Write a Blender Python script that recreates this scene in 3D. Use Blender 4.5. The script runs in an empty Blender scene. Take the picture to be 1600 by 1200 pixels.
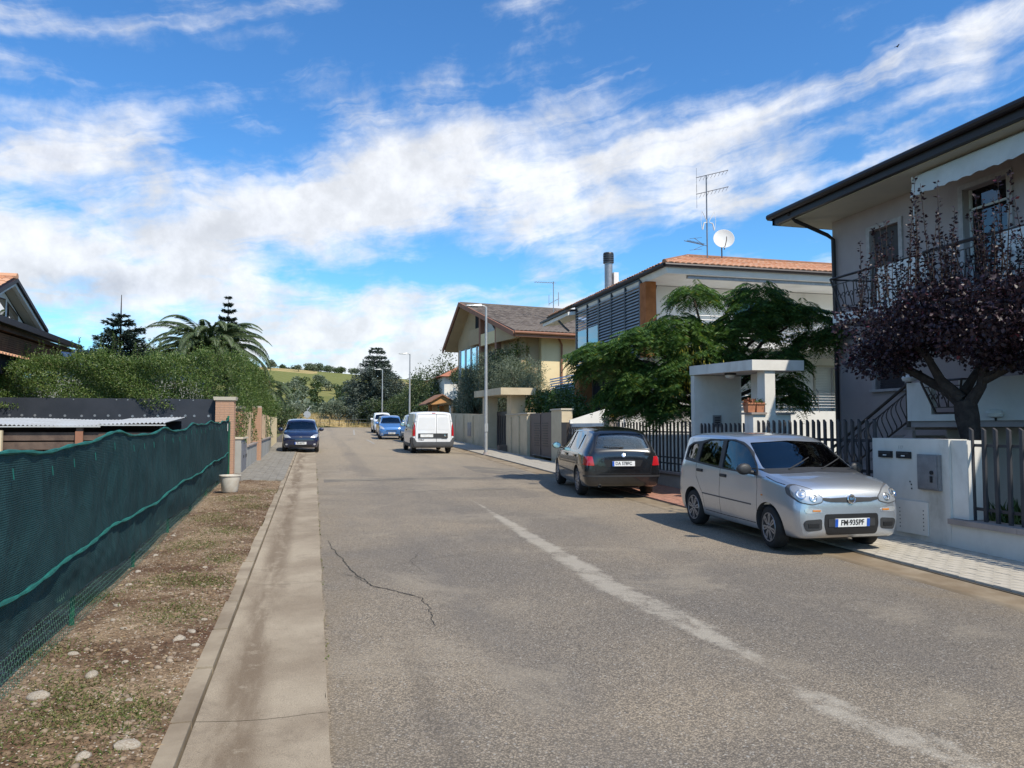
import bpy, math, random
import numpy as np
from mathutils import Matrix, Vector
random.seed(7)
rng = np.random.default_rng(7)
sc = bpy.context.scene
COL = sc.collection
R = math.radians

# ---------------------------------------------------------------- camera
SLOPE = 0.02                      # the street climbs gently away from the viewer


def gz(y):
    return SLOPE * y


cam_d = bpy.data.cameras.new('camera')
cam_d.lens = 27.0
cam_d.sensor_width = 36.0
cam_d.clip_start = 0.05
cam_d.clip_end = 6000
cam = bpy.data.objects.new('camera', cam_d)
cam.location = (0, 0, 1.88)
cam.rotation_euler = (R(90 + 3.148), 0, R(-14.508))
COL.objects.link(cam)
sc.camera = cam

# ---------------------------------------------------------------- view, sun
sc.view_settings.view_transform = 'Standard'
sc.view_settings.look = 'None'
sc.view_settings.gamma = 1
sc.view_settings.exposure = 0.60
sc.view_settings.use_curve_mapping = False
sc.cycles.use_denoising = True
sc.cycles.max_bounces = 7
sc.cycles.transparent_max_bounces = 12
TO_SUN = Vector((0.42, -0.80, 1.06)).normalized()
SUN_EL = math.asin(TO_SUN.z)
SUN_AZ = math.atan2(TO_SUN.x, TO_SUN.y)
sl = bpy.data.lights.new('sun', 'SUN')
sl.energy = 3.45
sl.angle = R(0.53)
sl.color = (1.0, 0.92, 0.79)
sun = bpy.data.objects.new('sun', sl)
sun.rotation_euler = TO_SUN.to_track_quat('Z', 'Y').to_euler()
COL.objects.link(sun)


# ---------------------------------------------------------------- node helper
class NT:
    """tiny wrapper that wires shader nodes"""

    def __init__(self, tree):
        self.t = tree
        tree.nodes.clear()

    def n(self, typ, **kw):
        nd = self.t.nodes.new(typ)
        for k, v in kw.items():
            if k.startswith('i_'):
                key = k[2:].replace('_', ' ')
                self.set(nd, key, v)
            else:
                setattr(nd, k, v)
        return nd

    def set(self, nd, key, v):
        s = nd.inputs[int(key)] if key.isdigit() else nd.inputs[key]
        if isinstance(v, bpy.types.NodeSocket):
            self.t.links.new(v, s)
        elif isinstance(v, (tuple, list)) and s.type == 'RGBA' and len(v) == 3:
            s.default_value = (*v, 1)
        else:
            s.default_value = v

    def m(self, op, a, b=None, c=None, clamp=False):
        nd = self.n('ShaderNodeMath', operation=op, use_clamp=clamp)
        self.set(nd, '0', a)
        if b is not None:
            self.set(nd, '1', b)
        if c is not None:
            self.set(nd, '2', c)
        return nd.outputs[0]

    def vm(self, op, a, b=None, s=None):
        nd = self.n('ShaderNodeVectorMath', operation=op)
        self.set(nd, '0', a)
        if b is not None:
            self.set(nd, '1', b)
        if s is not None:
            self.set(nd, 'Scale', s)
        return nd.outputs['Value'] if op in ('LENGTH', 'DISTANCE', 'DOT_PRODUCT') else nd.outputs[0]

    def noise(self, vec, scale, detail=4, rough=0.55, dist=0.0, out=0):
        nd = self.n('ShaderNodeTexNoise')
        if vec is not None:
            self.set(nd, 'Vector', vec)
        self.set(nd, 'Scale', scale)
        self.set(nd, 'Detail', detail)
        self.set(nd, 'Roughness', rough)
        self.set(nd, 'Distortion', dist)
        return nd.outputs[out]

    def ramp(self, f, a, b, lo=0.0, hi=1.0, interp='SMOOTHSTEP'):
        nd = self.n('ShaderNodeMapRange', interpolation_type=interp)
        self.set(nd, 'Value', f)
        self.set(nd, 'From Min', a)
        self.set(nd, 'From Max', b)
        self.set(nd, 'To Min', lo)
        self.set(nd, 'To Max', hi)
        return nd.outputs[0]

    def mix(self, f, a, b, blend='MIX'):
        nd = self.n('ShaderNodeMix', data_type='RGBA', blend_type=blend)
        self.set(nd, '0', f)
        self.set(nd, '6', a)
        self.set(nd, '7', b)
        return nd.outputs[2]

    def coord(self, kind='Object'):
        return self.n('ShaderNodeTexCoord').outputs[kind]

    def xyz(self, v):
        nd = self.n('ShaderNodeSeparateXYZ')
        self.set(nd, '0', v)
        return nd.outputs

    def comb(self, x, y, z):
        nd = self.n('ShaderNodeCombineXYZ')
        self.set(nd, '0', x)
        self.set(nd, '1', y)
        self.set(nd, '2', z)
        return nd.outputs[0]


# ---------------------------------------------------------------- world: sky and clouds
world = bpy.data.worlds.new('World')
sc.world = world
world.use_nodes = True
w = NT(world.node_tree)
sky = w.n('ShaderNodeTexSky', sky_type='NISHITA')
sky.sun_disc = False
sky.sun_elevation = SUN_EL
sky.sun_rotation = SUN_AZ
sky.altitude = 100
sky.air_density = 1.0
sky.dust_density = 0.6
sky.ozone_density = 2.2
dirv = w.coord('Generated')
X, Y, Z = w.xyz(dirv)
zc = w.m('MAXIMUM', Z, 0.02)
# clouds live on two flat layers far above: direction -> layer plane
pl = w.comb(w.m('DIVIDE', X, w.m('ADD', zc, 0.10)), w.m('DIVIDE', Y, w.m('ADD', zc, 0.10)), 0.0)
# azimuth (degrees, clockwise from the street direction) and elevation (degrees)
az = w.m('MULTIPLY', w.m('ARCTAN2', X, Y), 57.2958)
el = w.m('MULTIPLY', w.m('ARCSINE', Z), 57.2958)
warp = w.noise(dirv, 5.0, 5, 0.6, out=1)
wx, wy, wz_ = w.xyz(warp)
az2 = w.m('ADD', az, w.m('MULTIPLY', w.m('SUBTRACT', wx, 0.5), 9.0))
el2 = w.m('ADD', el, w.m('MULTIPLY', w.m('SUBTRACT', wy, 0.5), 5.0))


def blob(a0, e0, ra, re, tilt, amp):
    """soft elliptical cloud bank centred on azimuth a0, elevation e0"""
    c, s = math.cos(R(tilt)), math.sin(R(tilt))
    da = w.m('SUBTRACT', az2, a0)
    de = w.m('SUBTRACT', el2, e0)
    u = w.m('DIVIDE', w.m('ADD', w.m('MULTIPLY', da, c), w.m('MULTIPLY', de, s)), ra)
    v = w.m('DIVIDE', w.m('SUBTRACT', w.m('MULTIPLY', de, c), w.m('MULTIPLY', da, s)), re)
    r2 = w.m('ADD', w.m('MULTIPLY', u, u), w.m('MULTIPLY', v, v))
    return w.m('MULTIPLY', w.m('EXPONENT', w.m('MULTIPLY', r2, -1.0)), amp)


def total(lst):
    acc = lst[0]
    for q in lst[1:]:
        acc = w.m('ADD', acc, q)
    return acc
bank = total([
    blob(1.5, 15.8, 17, 3.5, 12, 1.02), blob(16, 17.5, 9, 3.2, 10, .22),      # the long white bank rising to the right
    blob(8, 21.3, 9, 2.6, 8, 0.66), blob(-5, 14.5, 8, 3.0, 10, .3), blob(33, 15.5, 10, 1.4, 8, .5),
    blob(-14.5, 18.6, 5.5, 2.0, 10, 0.95),  # grey puff on the left
    blob(-18.5, 16.3, 6.5, 1.8, 0, 0.7),
    blob(-19, 11.6, 6.0, 2.2, -8, 1.0),     # bright cumulus low on the left
    blob(-12, 9.6, 11, 2.0, 0, 0.75),
    blob(12, 7.5, 20, 3.6, 0, 0.95),        # pale veil low in the middle
    blob(5, 4.0, 30, 2.8, 0, 0.7),
    blob(34, 9.0, 16, 2.4, 4, 0.6), blob(29, 20.5, 9, 1.6, 12, .5),
    blob(22, 15.2, 9, 1.5, 8, 0.62),
    blob(25, 18.2, 9, 1.5, 10, 0.66),
    blob(40, 20.0, 14, 0.9, 16, 0.66),      # streaks on the right
    blob(42, 17.6, 12, 0.75, 12, 0.45),
    blob(44, 24.2, 9, 1.3, 14, 0.6),
    blob(-16, 24.6, 9, 1.2, 6, 0.48),
    blob(-19, 21.6, 4, 1.0, 0, 0.45),
    blob(7.0, 12.3, 3.2, 0.7, 10, 0.25),
    blob(8.5, 11.6, 7.5, 0.95, 8, -0.55),  # blue gaps
    blob(-7.5, 19.0, 3.0, 1.8, 0, -0.35),
    blob(40, 14.2, 10, 1.5, 6, -0.35),
])
strk = w.noise(w.comb(w.m('MULTIPLY', w.m('ADD', az2, w.m('MULTIPLY', el2, -2.2)), 0.05), w.m('MULTIPLY', w.m('SUBTRACT', el2, w.m('MULTIPLY', az2, 0.18)), 0.42), 0.3), 1.0, 7, 0.6, 0.6)
fbm = w.noise(dirv, 9.0, 8, 0.6, 0.2)
wide = w.noise(pl, 0.55, 6, 0.58, 0.4)       # unseen rest of the sky: broken cloud, thickened for brighter, more neutral skylight
# outside the surveyed part of the sky the broken layer takes over
outer = w.ramp(w.m('ABSOLUTE', w.m('SUBTRACT', az, 14.5)), 36, 60)
outer = w.m('MAXIMUM', outer, w.ramp(el, 27, 38))
cell = w.noise(w.vm('MULTIPLY', pl, (1.0, 0.75, 1.0)), 3.4, 7, 0.6, 0.5)
dens_in = w.m('ADD', w.m('ADD', bank, w.m('MULTIPLY', w.m('SUBTRACT', cell, 0.52), 1.7)), w.m('ADD', w.m('MULTIPLY', w.m('SUBTRACT', strk, 0.5), 1.75), w.m('MULTIPLY', w.m('SUBTRACT', fbm, 0.5), 1.5)))
dens_out = w.m('ADD', w.m('MULTIPLY', w.m('SUBTRACT', wide, 0.43), 3.4), w.m('MULTIPLY', w.m('SUBTRACT', fbm, 0.5), 0.8))
dens = w.m('ADD', w.m('MULTIPLY', dens_in, w.m('SUBTRACT', 1.0, outer)), w.m('MULTIPLY', dens_out, outer))
cover = w.ramp(dens, 0.02, 1.14)
cover = w.m('MULTIPLY', cover, w.ramp(Z, -0.02, 0.03))
# cloud colour: whiter where thin or billowing, grey-lilac in the thick undersides on the left
greyb = total([blob(-16, 16.8, 9, 1.5, 0, 0.9), blob(-17, 9.3, 8, 1.2, 0, 1.0), blob(-9, 13, 9, 1.8, 10, 0.35)])
shade = w.m('MULTIPLY', greyb, w.ramp(w.noise(dirv, 7.0, 6, 0.6), 0.38, 0.66), clamp=True)
ccol = w.mix(shade, (4.45, 4.55, 4.75), (2.8, 2.95, 3.35))
puff = w.ramp(w.noise(w.vm('ADD', dirv, (0.02, 0.0, 0.03)), 16.0, 8, 0.62), 0.3, 0.75, 0.80, 1.12)
ccol = w.vm('SCALE', ccol, s=puff)
skyc = w.mix(1.0, sky.outputs[0], w.mix(w.ramp(el, 4, 24), (0.42, 0.78, 0.97), (0.33, 0.64, 0.90)), 'MULTIPLY')
full = w.mix(w.m('MULTIPLY', cover, 0.94), skyc, ccol)
bg = w.n('ShaderNodeBackground')
w.set(bg, 'Color', full)
bg.inputs['Strength'].default_value = 0.145
wo = w.n('ShaderNodeOutputWorld')
world.node_tree.links.new(bg.outputs[0], wo.inputs[0])


# ---------------------------------------------------------------- materials
def principled(name, build=None, **kw):
    m = bpy.data.materials.new(name)
    m.use_nodes = True
    t = NT(m.node_tree)
    p = t.n('ShaderNodeBsdfPrincipled')
    o = t.n('ShaderNodeOutputMaterial')
    t.t.links.new(p.outputs[0], o.inputs[0])
    for k, v in kw.items():
        t.set(p, k.replace('_', ' '), v)
    if build:
        build(t, p)
    return m


def bump(t, p, h, strength=0.3, dist=0.02):
    b = t.n('ShaderNodeBump')
    t.set(b, 'Height', h)
    b.inputs['Strength'].default_value = strength
    b.inputs['Distance'].default_value = dist
    t.set(p, 'Normal', b.outputs[0])


def rough_mat(name, c1, c2, scale=3.0, rough=0.85, bscale=60, bstr=0.15, bdist=0.01, stain=None, coord='Object', metallic=0.0, spec=0.3):
    """two tone weathered surface with fine relief; stain = (colour, amount) adds dirty patches"""

    def b(t, p):
        v = t.coord(coord)
        f = t.ramp(t.noise(v, scale, 6, 0.6), 0.32, 0.68)
        c = t.mix(f, c1, c2)
        if stain:
            v2 = t.vm('MULTIPLY', v, (1.0, 1.0, 0.35))
            s = t.ramp(t.noise(v2, scale * 0.6 + 0.4, 8, 0.68, 0.4), 0.5, 0.8)
            c = t.mix(t.m('MULTIPLY', s, stain[1]), c, stain[0])
        t.set(p, 'Base Color', c)
        t.set(p, 'Roughness', t.ramp(f, 0, 1, rough, min(1, rough + 0.08)))
        if bstr:
            bump(t, p, t.noise(v, bscale, 4, 0.6), bstr, bdist)

    return principled(name, b, Metallic=metallic, Specular_IOR_Level=spec)


def paint_mat(name, c, metallic=0.0, rough=0.3, coat=1.0, flake=0.0, dirt=0.25):
    def b(t, p):
        v = t.coord('Object')
        x, y, z = t.xyz(v)
        low = t.ramp(z, 0.15, 0.75, 1.0, 0.0)
        d = t.m('MULTIPLY', t.ramp(t.noise(v, 5.0, 6, 0.65), 0.35, 0.75), t.m('MULTIPLY', low, dirt), clamp=True)
        dust = t.m('MULTIPLY', t.ramp(t.noise(v, 2.2, 6, 0.6), 0.4, 0.8), dirt * 0.35)
        c1 = t.mix(t.m('ADD', d, dust, clamp=True), c, (0.16, 0.145, 0.12))
        if flake:
            c1 = t.mix(t.ramp(t.noise(v, 900, 2), 0.35, 0.65, 0, flake), c1, (0.9, 0.92, 0.95))
        t.set(p, 'Base Color', c1)
        t.set(p, 'Roughness', t.m('ADD', rough, t.m('MULTIPLY', d, 0.5)))
        t.set(p, 'Coat Weight', coat)
        t.set(p, 'Coat Roughness', t.m('ADD', 0.04, t.m('MULTIPLY', t.m('ADD', d, dust), 0.5)))

    return principled(name, b, Metallic=metallic)


def leaf_mat(name, cols, rough=0.5, trans=0.25, spec=0.35):
    """leaves: every leaf (mesh island) takes its own tint"""

    def b(t, p):
        g = t.n('ShaderNodeNewGeometry')
        rp = t.n('ShaderNodeValToRGB')
        e = rp.color_ramp.elements
        while len(e) < len(cols):
            e.new(0.5)
        for i, (pos, c) in enumerate(cols):
            e[i].position = pos
            e[i].color = (*c, 1)
        t.set(rp, 'Fac', g.outputs['Random Per Island'])
        t.set(p, 'Base Color', rp.outputs[0])
        t.set(p, 'Roughness', rough)
        t.set(p, 'Specular IOR Level', spec)
        tr = t.n('ShaderNodeBsdfTranslucent')
        t.set(tr, 'Color', t.mix(1.0, rp.outputs[0], (1.3, 1.5, 0.7), 'MULTIPLY'))
        mx = t.n('ShaderNodeMixShader')
        mx.inputs[0].default_value = trans
        t.t.links.new(p.outputs[0], mx.inputs[1])
        t.t.links.new(tr.outputs[0], mx.inputs[2])
        o = [q for q in t.t.nodes if q.type == 'OUTPUT_MATERIAL'][0]
        t.t.links.new(mx.outputs[0], o.inputs[0])

    return principled(name, b)


def glass_mat(name, tint=(0.55, 0.6, 0.6), refl=1.0, rough=0.02):
    def b(t, p):
        tr = t.n('ShaderNodeBsdfTransparent')
        t.set(tr, 'Color', tint)
        gl = t.n('ShaderNodeBsdfGlossy')
        gl.inputs['Roughness'].default_value = rough
        fr = t.n('ShaderNodeFresnel')
        fr.inputs['IOR'].default_value = 1.55
        mx = t.n('ShaderNodeMixShader')
        t.set(mx, '0', t.m('MULTIPLY', fr.outputs[0], refl, clamp=True))
        t.t.links.new(tr.outputs[0], mx.inputs[1])
        t.t.links.new(gl.outputs[0], mx.inputs[2])
        o = [q for q in t.t.nodes if q.type == 'OUTPUT_MATERIAL'][0]
        t.t.links.new(mx.outputs[0], o.inputs[0])

    return principled(name, b)


def plain(name, c, rough=0.6, metallic=0.0, spec=0.5, **kw):
    """nearly uniform material with a faint mottling"""

    def b(t, p):
        v = t.coord('Object')
        f = t.ramp(t.noise(v, 9.0, 5, 0.6), 0.3, 0.7, 0.86, 1.1)
        cc = t.vm('SCALE', (*c[:3],), s=f)
        t.set(p, 'Base Color', cc)

    return principled(name, b, Roughness=rough, Metallic=metallic, Specular_IOR_Level=spec, **kw)


# ---------------------------------------------------------------- mesh helpers
class MB:
    """collects geometry that becomes one mesh object"""

    def __init__(self):
        self.v = []
        self.f = []
        self.mi = []

    def add(self, vs, fs, mi=0):
        o = len(self.v)
        self.v += [tuple(p) for p in vs]
        self.f += [tuple(i + o for i in f) for f in fs]
        self.mi += [mi] * len(fs)
        return self

    def box(self, c, s, rz=0.0, mi=0, M=None):
        hx, hy, hz = s[0] / 2, s[1] / 2, s[2] / 2
        ca, sa = math.cos(rz), math.sin(rz)
        vs = []
        for z in (-hz, hz):
            for x, y in ((-hx, -hy), (hx, -hy), (hx, hy), (-hx, hy)):
                p = Vector((x * ca - y * sa + c[0], x * sa + y * ca + c[1], z + c[2]))
                vs.append(M @ p if M else p)
        return self.add(vs, [(3, 2, 1, 0), (4, 5, 6, 7), (0, 1, 5, 4), (1, 2, 6, 5), (2, 3, 7, 6), (3, 0, 4, 7)], mi)

    def b2(self, a, b, mi=0):
        """box from corner a to corner b"""
        return self.box([(a[i] + b[i]) / 2 for i in range(3)], [abs(b[i] - a[i]) for i in range(3)], 0, mi)

    def slab(self, base, top, mi=0):
        """base and top: same-length loops, joined by side faces"""
        n = len(base)
        fs = [tuple(range(n - 1, -1, -1)), tuple(range(n, 2 * n))]
        fs += [(i, (i + 1) % n, n + (i + 1) % n, n + i) for i in range(n)]
        return self.add(list(base) + list(top), fs, mi)

    def ext(self, loop, d, mi=0):
        """3d loop extruded by vector d"""
        return self.slab(loop, [tuple(p[i] + d[i] for i in range(3)) for p in loop], mi)

    def tube(self, pts, r, n=8, mi=0, cap=True):
        pts = [Vector(p) for p in pts]
        rs = r if isinstance(r, (list, tuple)) else [r] * len(pts)
        o = len(self.v)
        up = Vector((0, 0, 1))
        prev = None
        for i, p in enumerate(pts):
            t = (pts[min(i + 1, len(pts) - 1)] - pts[max(i - 1, 0)])
            t = t.normalized() if t.length > 1e-9 else up
            if prev is None:
                a = t.orthogonal().normalized()
            else:
                a = (prev - t * prev.dot(t))
                a = a.normalized() if a.length > 1e-6 else t.orthogonal().normalized()
            prev = a
            b = t.cross(a)
            for k in range(n):
                an = 2 * math.pi * k / n
                self.v.append(tuple(p + (a * math.cos(an) + b * math.sin(an)) * rs[i]))
        for i in range(len(pts) - 1):
            for k in range(n):
                self.f.append((o + i * n + k, o + i * n + (k + 1) % n, o + (i + 1) * n + (k + 1) % n, o + (i + 1) * n + k))
                self.mi.append(mi)
        if cap:
            self.f.append(tuple(o + k for k in range(n - 1, -1, -1)))
            self.f.append(tuple(o + (len(pts) - 1) * n + k for k in range(n)))
            self.mi += [mi, mi]
        return self

    def lathe(self, prof, n=24, c=(0, 0, 0), axis='Z', mi=0):
        """prof: list of (radius, height)"""
        o = len(self.v)
        for r, h in prof:
            for k in range(n):
                a = 2 * math.pi * k / n
                x, y = r * math.cos(a), r * math.sin(a)
                p = {'Z': (x, y, h), 'X': (h, x, y), 'Y': (y, h, x)}[axis]
                self.v.append((p[0] + c[0], p[1] + c[1], p[2] + c[2]))
        for i in range(len(prof) - 1):
            for k in range(n):
                self.f.append((o + i * n + k, o + i * n + (k + 1) % n, o + (i + 1) * n + (k + 1) % n, o + (i + 1) * n + k))
                self.mi.append(mi)
        if prof[0][0] > 1e-6:
            self.f.append(tuple(o + k for k in range(n - 1, -1, -1)))
            self.mi.append(mi)
        if prof[-1][0] > 1e-6:
            q = o + (len(prof) - 1) * n
            self.f.append(tuple(q + k for k in range(n)))
            self.mi.append(mi)
        return self

    def mesh(self, name, mats, smooth=False, angle=35):
        me = bpy.data.meshes.new(name)
        me.from_pydata(self.v, [], self.f)
        for m in (mats if isinstance(mats, (list, tuple)) else [mats]):
            me.materials.append(m)
        if any(self.mi):
            me.polygons.foreach_set('material_index', self.mi)
        if smooth:
            me.polygons.foreach_set('use_smooth', [True] * len(me.polygons))
            me.set_sharp_from_angle(angle=R(angle))
        me.update()
        return me

    def build(self, name, mats, parent=None, smooth=False, angle=35, **tags):
        return link(name, self.mesh(name, mats, smooth, angle), parent, **tags)


def wm(o):
    """world matrix without waiting for the depsgraph"""
    m = o.matrix_basis.copy()
    if o.parent:
        m = wm(o.parent) @ o.matrix_parent_inverse @ m
    return m


def link(name, data, parent=None, **tags):
    o = bpy.data.objects.new(name, data)
    COL.objects.link(o)
    if parent is not None:
        o.parent = parent
        o.matrix_parent_inverse = wm(parent).inverted()
    for k, v in tags.items():
        o[{'cat': 'category'}.get(k, k)] = v
    return o


def thing(name, label, cat, loc=(0, 0, 0), rz=0.0, group=None):
    o = bpy.data.objects.new(name, None)
    o.empty_display_size = 0.2
    o.location = loc
    o.rotation_euler = (0, 0, rz)
    COL.objects.link(o)
    o['label'] = label
    o['category'] = cat
    if group:
        o['group'] = group
    return o


def dup(root, loc=None, rz=None, label=None, group=None, scale=None):
    r = root.copy()
    COL.objects.link(r)
    if loc is not None:
        r.location = loc
    if rz is not None:
        r.rotation_euler.z = rz
    if scale is not None:
        r.scale = (scale,) * 3 if not isinstance(scale, (tuple, list)) else scale
    if label:
        r['label'] = label
    if group:
        r['group'] = group
    for ch in list(root.children):
        c = ch.copy()
        COL.objects.link(c)
        c.parent = r
        c.matrix_parent_inverse = ch.matrix_parent_inverse.copy()
        for g in list(ch.children):
            d = g.copy()
            COL.objects.link(d)
            d.parent = c
            d.matrix_parent_inverse = g.matrix_parent_inverse.copy()
    return r


def piece(name, me, M, parent):
    """a cheap repeated piece: shares mesh me, placed by world matrix M"""
    o = bpy.data.objects.new(name, me)
    COL.objects.link(o)
    o.parent = parent
    o.matrix_basis = wm(parent).inverted() @ M if parent else M
    return o


def npmesh(name, verts, quads, mats, smooth=False):
    """big mesh straight from numpy arrays (quads Nx4 or tris Nx3)"""
    me = bpy.data.meshes.new(name)
    nv, nf, k = len(verts), len(quads), quads.shape[1]
    me.vertices.add(nv)
    me.vertices.foreach_set('co', np.asarray(verts, np.float32).ravel())
    me.loops.add(nf * k)
    me.polygons.add(nf)
    me.polygons.foreach_set('loop_start', np.arange(0, nf * k, k, dtype=np.int32))
    me.loops.foreach_set('vertex_index', np.asarray(quads, np.int32).ravel())
    for m in (mats if isinstance(mats, (list, tuple)) else [mats]):
        me.materials.append(m)
    me.update(calc_edges=True)
    if smooth:
        me.polygons.foreach_set('use_smooth', [True] * nf)
    return me


def leaves_np(P, D, L, W, N=None, fold=0.18, curl=0.0):
    """diamond leaves: base P, direction D (unit), length L, width W -> verts, tris"""
    n = len(P)
    L = np.broadcast_to(L, (n,))[:, None]
    W = np.broadcast_to(W, (n,))[:, None]
    if N is None:
        N = rng.normal(size=(n, 3))
        N[:, 2] = np.abs(N[:, 2]) + 0.5
    S = np.cross(D, N)
    S /= np.linalg.norm(S, axis=1, keepdims=True) + 1e-9
    Nn = np.cross(S, D)
    a = P
    b = P + D * L * 0.45 + S * W * 0.5 + Nn * W * fold
    c = P + D * L - Nn * L * curl
    d = P + D * L * 0.45 - S * W * 0.5 + Nn * W * fold
    V = np.stack([a, b, c, d], 1).reshape(-1, 3)
    i = np.arange(n)[:, None] * 4
    T = np.concatenate([i + [0, 1, 2], i + [0, 2, 3]], 1).reshape(-1, 3)
    return V, T


def merge(parts):
    V, T, o = [], [], 0
    for v, t in parts:
        V.append(v)
        T.append(t + o)
        o += len(v)
    return np.concatenate(V), np.concatenate(T)


def unit(a):
    return a / (np.linalg.norm(a, axis=-1, keepdims=True) + 1e-9)


def blob_pts(c, r, n, shell=0.55, noise=0.25, flat_bottom=False):
    """points inside a lumpy ellipsoid, mostly near its skin; returns points and outward directions"""
    d = unit(rng.normal(size=(n, 3)))
    if flat_bottom:
        d[:, 2] = np.where(d[:, 2] < -0.2, -d[:, 2] * 0.4, d[:, 2])
        d = unit(d)
    k = rng.random(n) ** (1 / 3.0)
    k = shell + (1 - shell) * k
    k *= rng.random(n) ** 0.12
    ph = rng.random(3) * 6
    lump = 1 + noise * (np.sin(d[:, 0] * 5 + ph[0]) * np.sin(d[:, 1] * 5 + ph[1]) + 0.6 * np.sin(d[:, 2] * 9 + d[:, 0] * 7 + ph[2]))
    return np.asarray(c) + d * np.asarray(r) * (k * lump)[:, None], d


def text_mesh(s, size, mat, extrude=0.002, bold=0.0, align='CENTER', sx=1.0):
    cu = bpy.data.curves.new('lettering', 'FONT')
    cu.body = s
    cu.size = size
    cu.extrude = extrude
    cu.offset = bold
    cu.align_x = align
    cu.align_y = 'CENTER'
    cu.resolution_u = 3
    o = bpy.data.objects.new('lettering', cu)
    COL.objects.link(o)
    dg = bpy.context.evaluated_depsgraph_get()
    me = bpy.data.meshes.new_from_object(o.evaluated_get(dg))
    bpy.data.objects.remove(o)
    me.materials.clear()
    me.materials.append(mat)
    if sx != 1.0:
        me.transform(Matrix.Diagonal((sx, 1, 1, 1)))
    return me
# ================================================================ vehicles
from mathutils.bvhtree import BVHTree

M_TYRE = rough_mat('tyre_rubber', (0.018, 0.018, 0.019), (0.035, 0.033, 0.030), 8, 0.8, 80, 0.1)
M_TRIM = plain('black_trim', (0.03, 0.031, 0.033), 0.55)
M_TRIMG = plain('grey_plastic', (0.075, 0.077, 0.082), 0.6)
M_INNER = plain('dark_cabin', (0.06, 0.06, 0.064), 0.9, spec=0.1)
M_SEAT = plain('seat_cloth', (0.17, 0.175, 0.19), 0.9)
M_CHROME = plain('chrome', (0.75, 0.76, 0.78), 0.12, 1.0)
M_RIM = plain('rim_silver', (0.36, 0.36, 0.37), 0.38, 0.75)
M_CGLASS = glass_mat('car_glass', (0.88, 0.91, 0.91), 1.7)
M_DGLASS = glass_mat('privacy_glass', (0.30, 0.34, 0.36), 2.0)
M_WGLASS = glass_mat('clear_lens', (0.85, 0.87, 0.88), 1.2)
M_REFL = plain('lamp_reflector', (0.62, 0.64, 0.66), 0.22, 0.55)
M_LAMP = principled('lamp_field', None, Base_Color=(0.42, 0.44, 0.46, 1), Metallic=0.55, Roughness=0.28, Coat_Weight=1.0)
M_RED = principled('red_lens', None, Base_Color=(0.42, 0.012, 0.018, 1), Roughness=0.15, Coat_Weight=1.0)
M_AMBER = principled('amber_lens', None, Base_Color=(0.6, 0.22, 0.04, 1), Roughness=0.2, Coat_Weight=1.0)
M_PLATE = plain('plate_white', (0.72, 0.73, 0.72), 0.4)
M_PBLUE = plain('plate_blue', (0.01, 0.08, 0.42), 0.4)
M_INK = plain('ink_black', (0.012, 0.012, 0.013), 0.5)


def pchip(xs, ys, x):
    xs, ys, x = map(lambda a: np.asarray(a, float), (xs, ys, x))
    h = np.diff(xs)
    dl = np.diff(ys) / h
    d = np.zeros_like(ys)
    for i in range(1, len(xs) - 1):
        if dl[i - 1] * dl[i] > 0:
            w1, w2 = 2 * h[i] + h[i - 1], h[i] + 2 * h[i - 1]
            d[i] = (w1 + w2) / (w1 / dl[i - 1] + w2 / dl[i])
    d[0], d[-1] = dl[0], dl[-1]
    i = np.clip(np.searchsorted(xs, x) - 1, 0, len(xs) - 2)
    t = (x - xs[i]) / h[i]
    return ((2 * t**3 - 3 * t**2 + 1) * ys[i] + (t**3 - 2 * t**2 + t) * h[i] * d[i] + (-2 * t**3 + 3 * t**2) * ys[i + 1] + (t**3 - t**2) * h[i] * d[i + 1])


def chaikin(p, it=2, closed=False):
    p = np.asarray(p, float)
    for _ in range(it):
        if closed:
            q = np.roll(p, -1, 0)
            p = np.stack([p * 0.75 + q * 0.25, p * 0.25 + q * 0.75], 1).reshape(-1, p.shape[1])
        else:
            a, b = p[:-1], p[1:]
            m = np.stack([a * 0.75 + b * 0.25, a * 0.25 + b * 0.75], 1).reshape(-1, p.shape[1])
            p = np.concatenate([p[:1], m[1:-1], p[-1:]])
    return p


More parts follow.
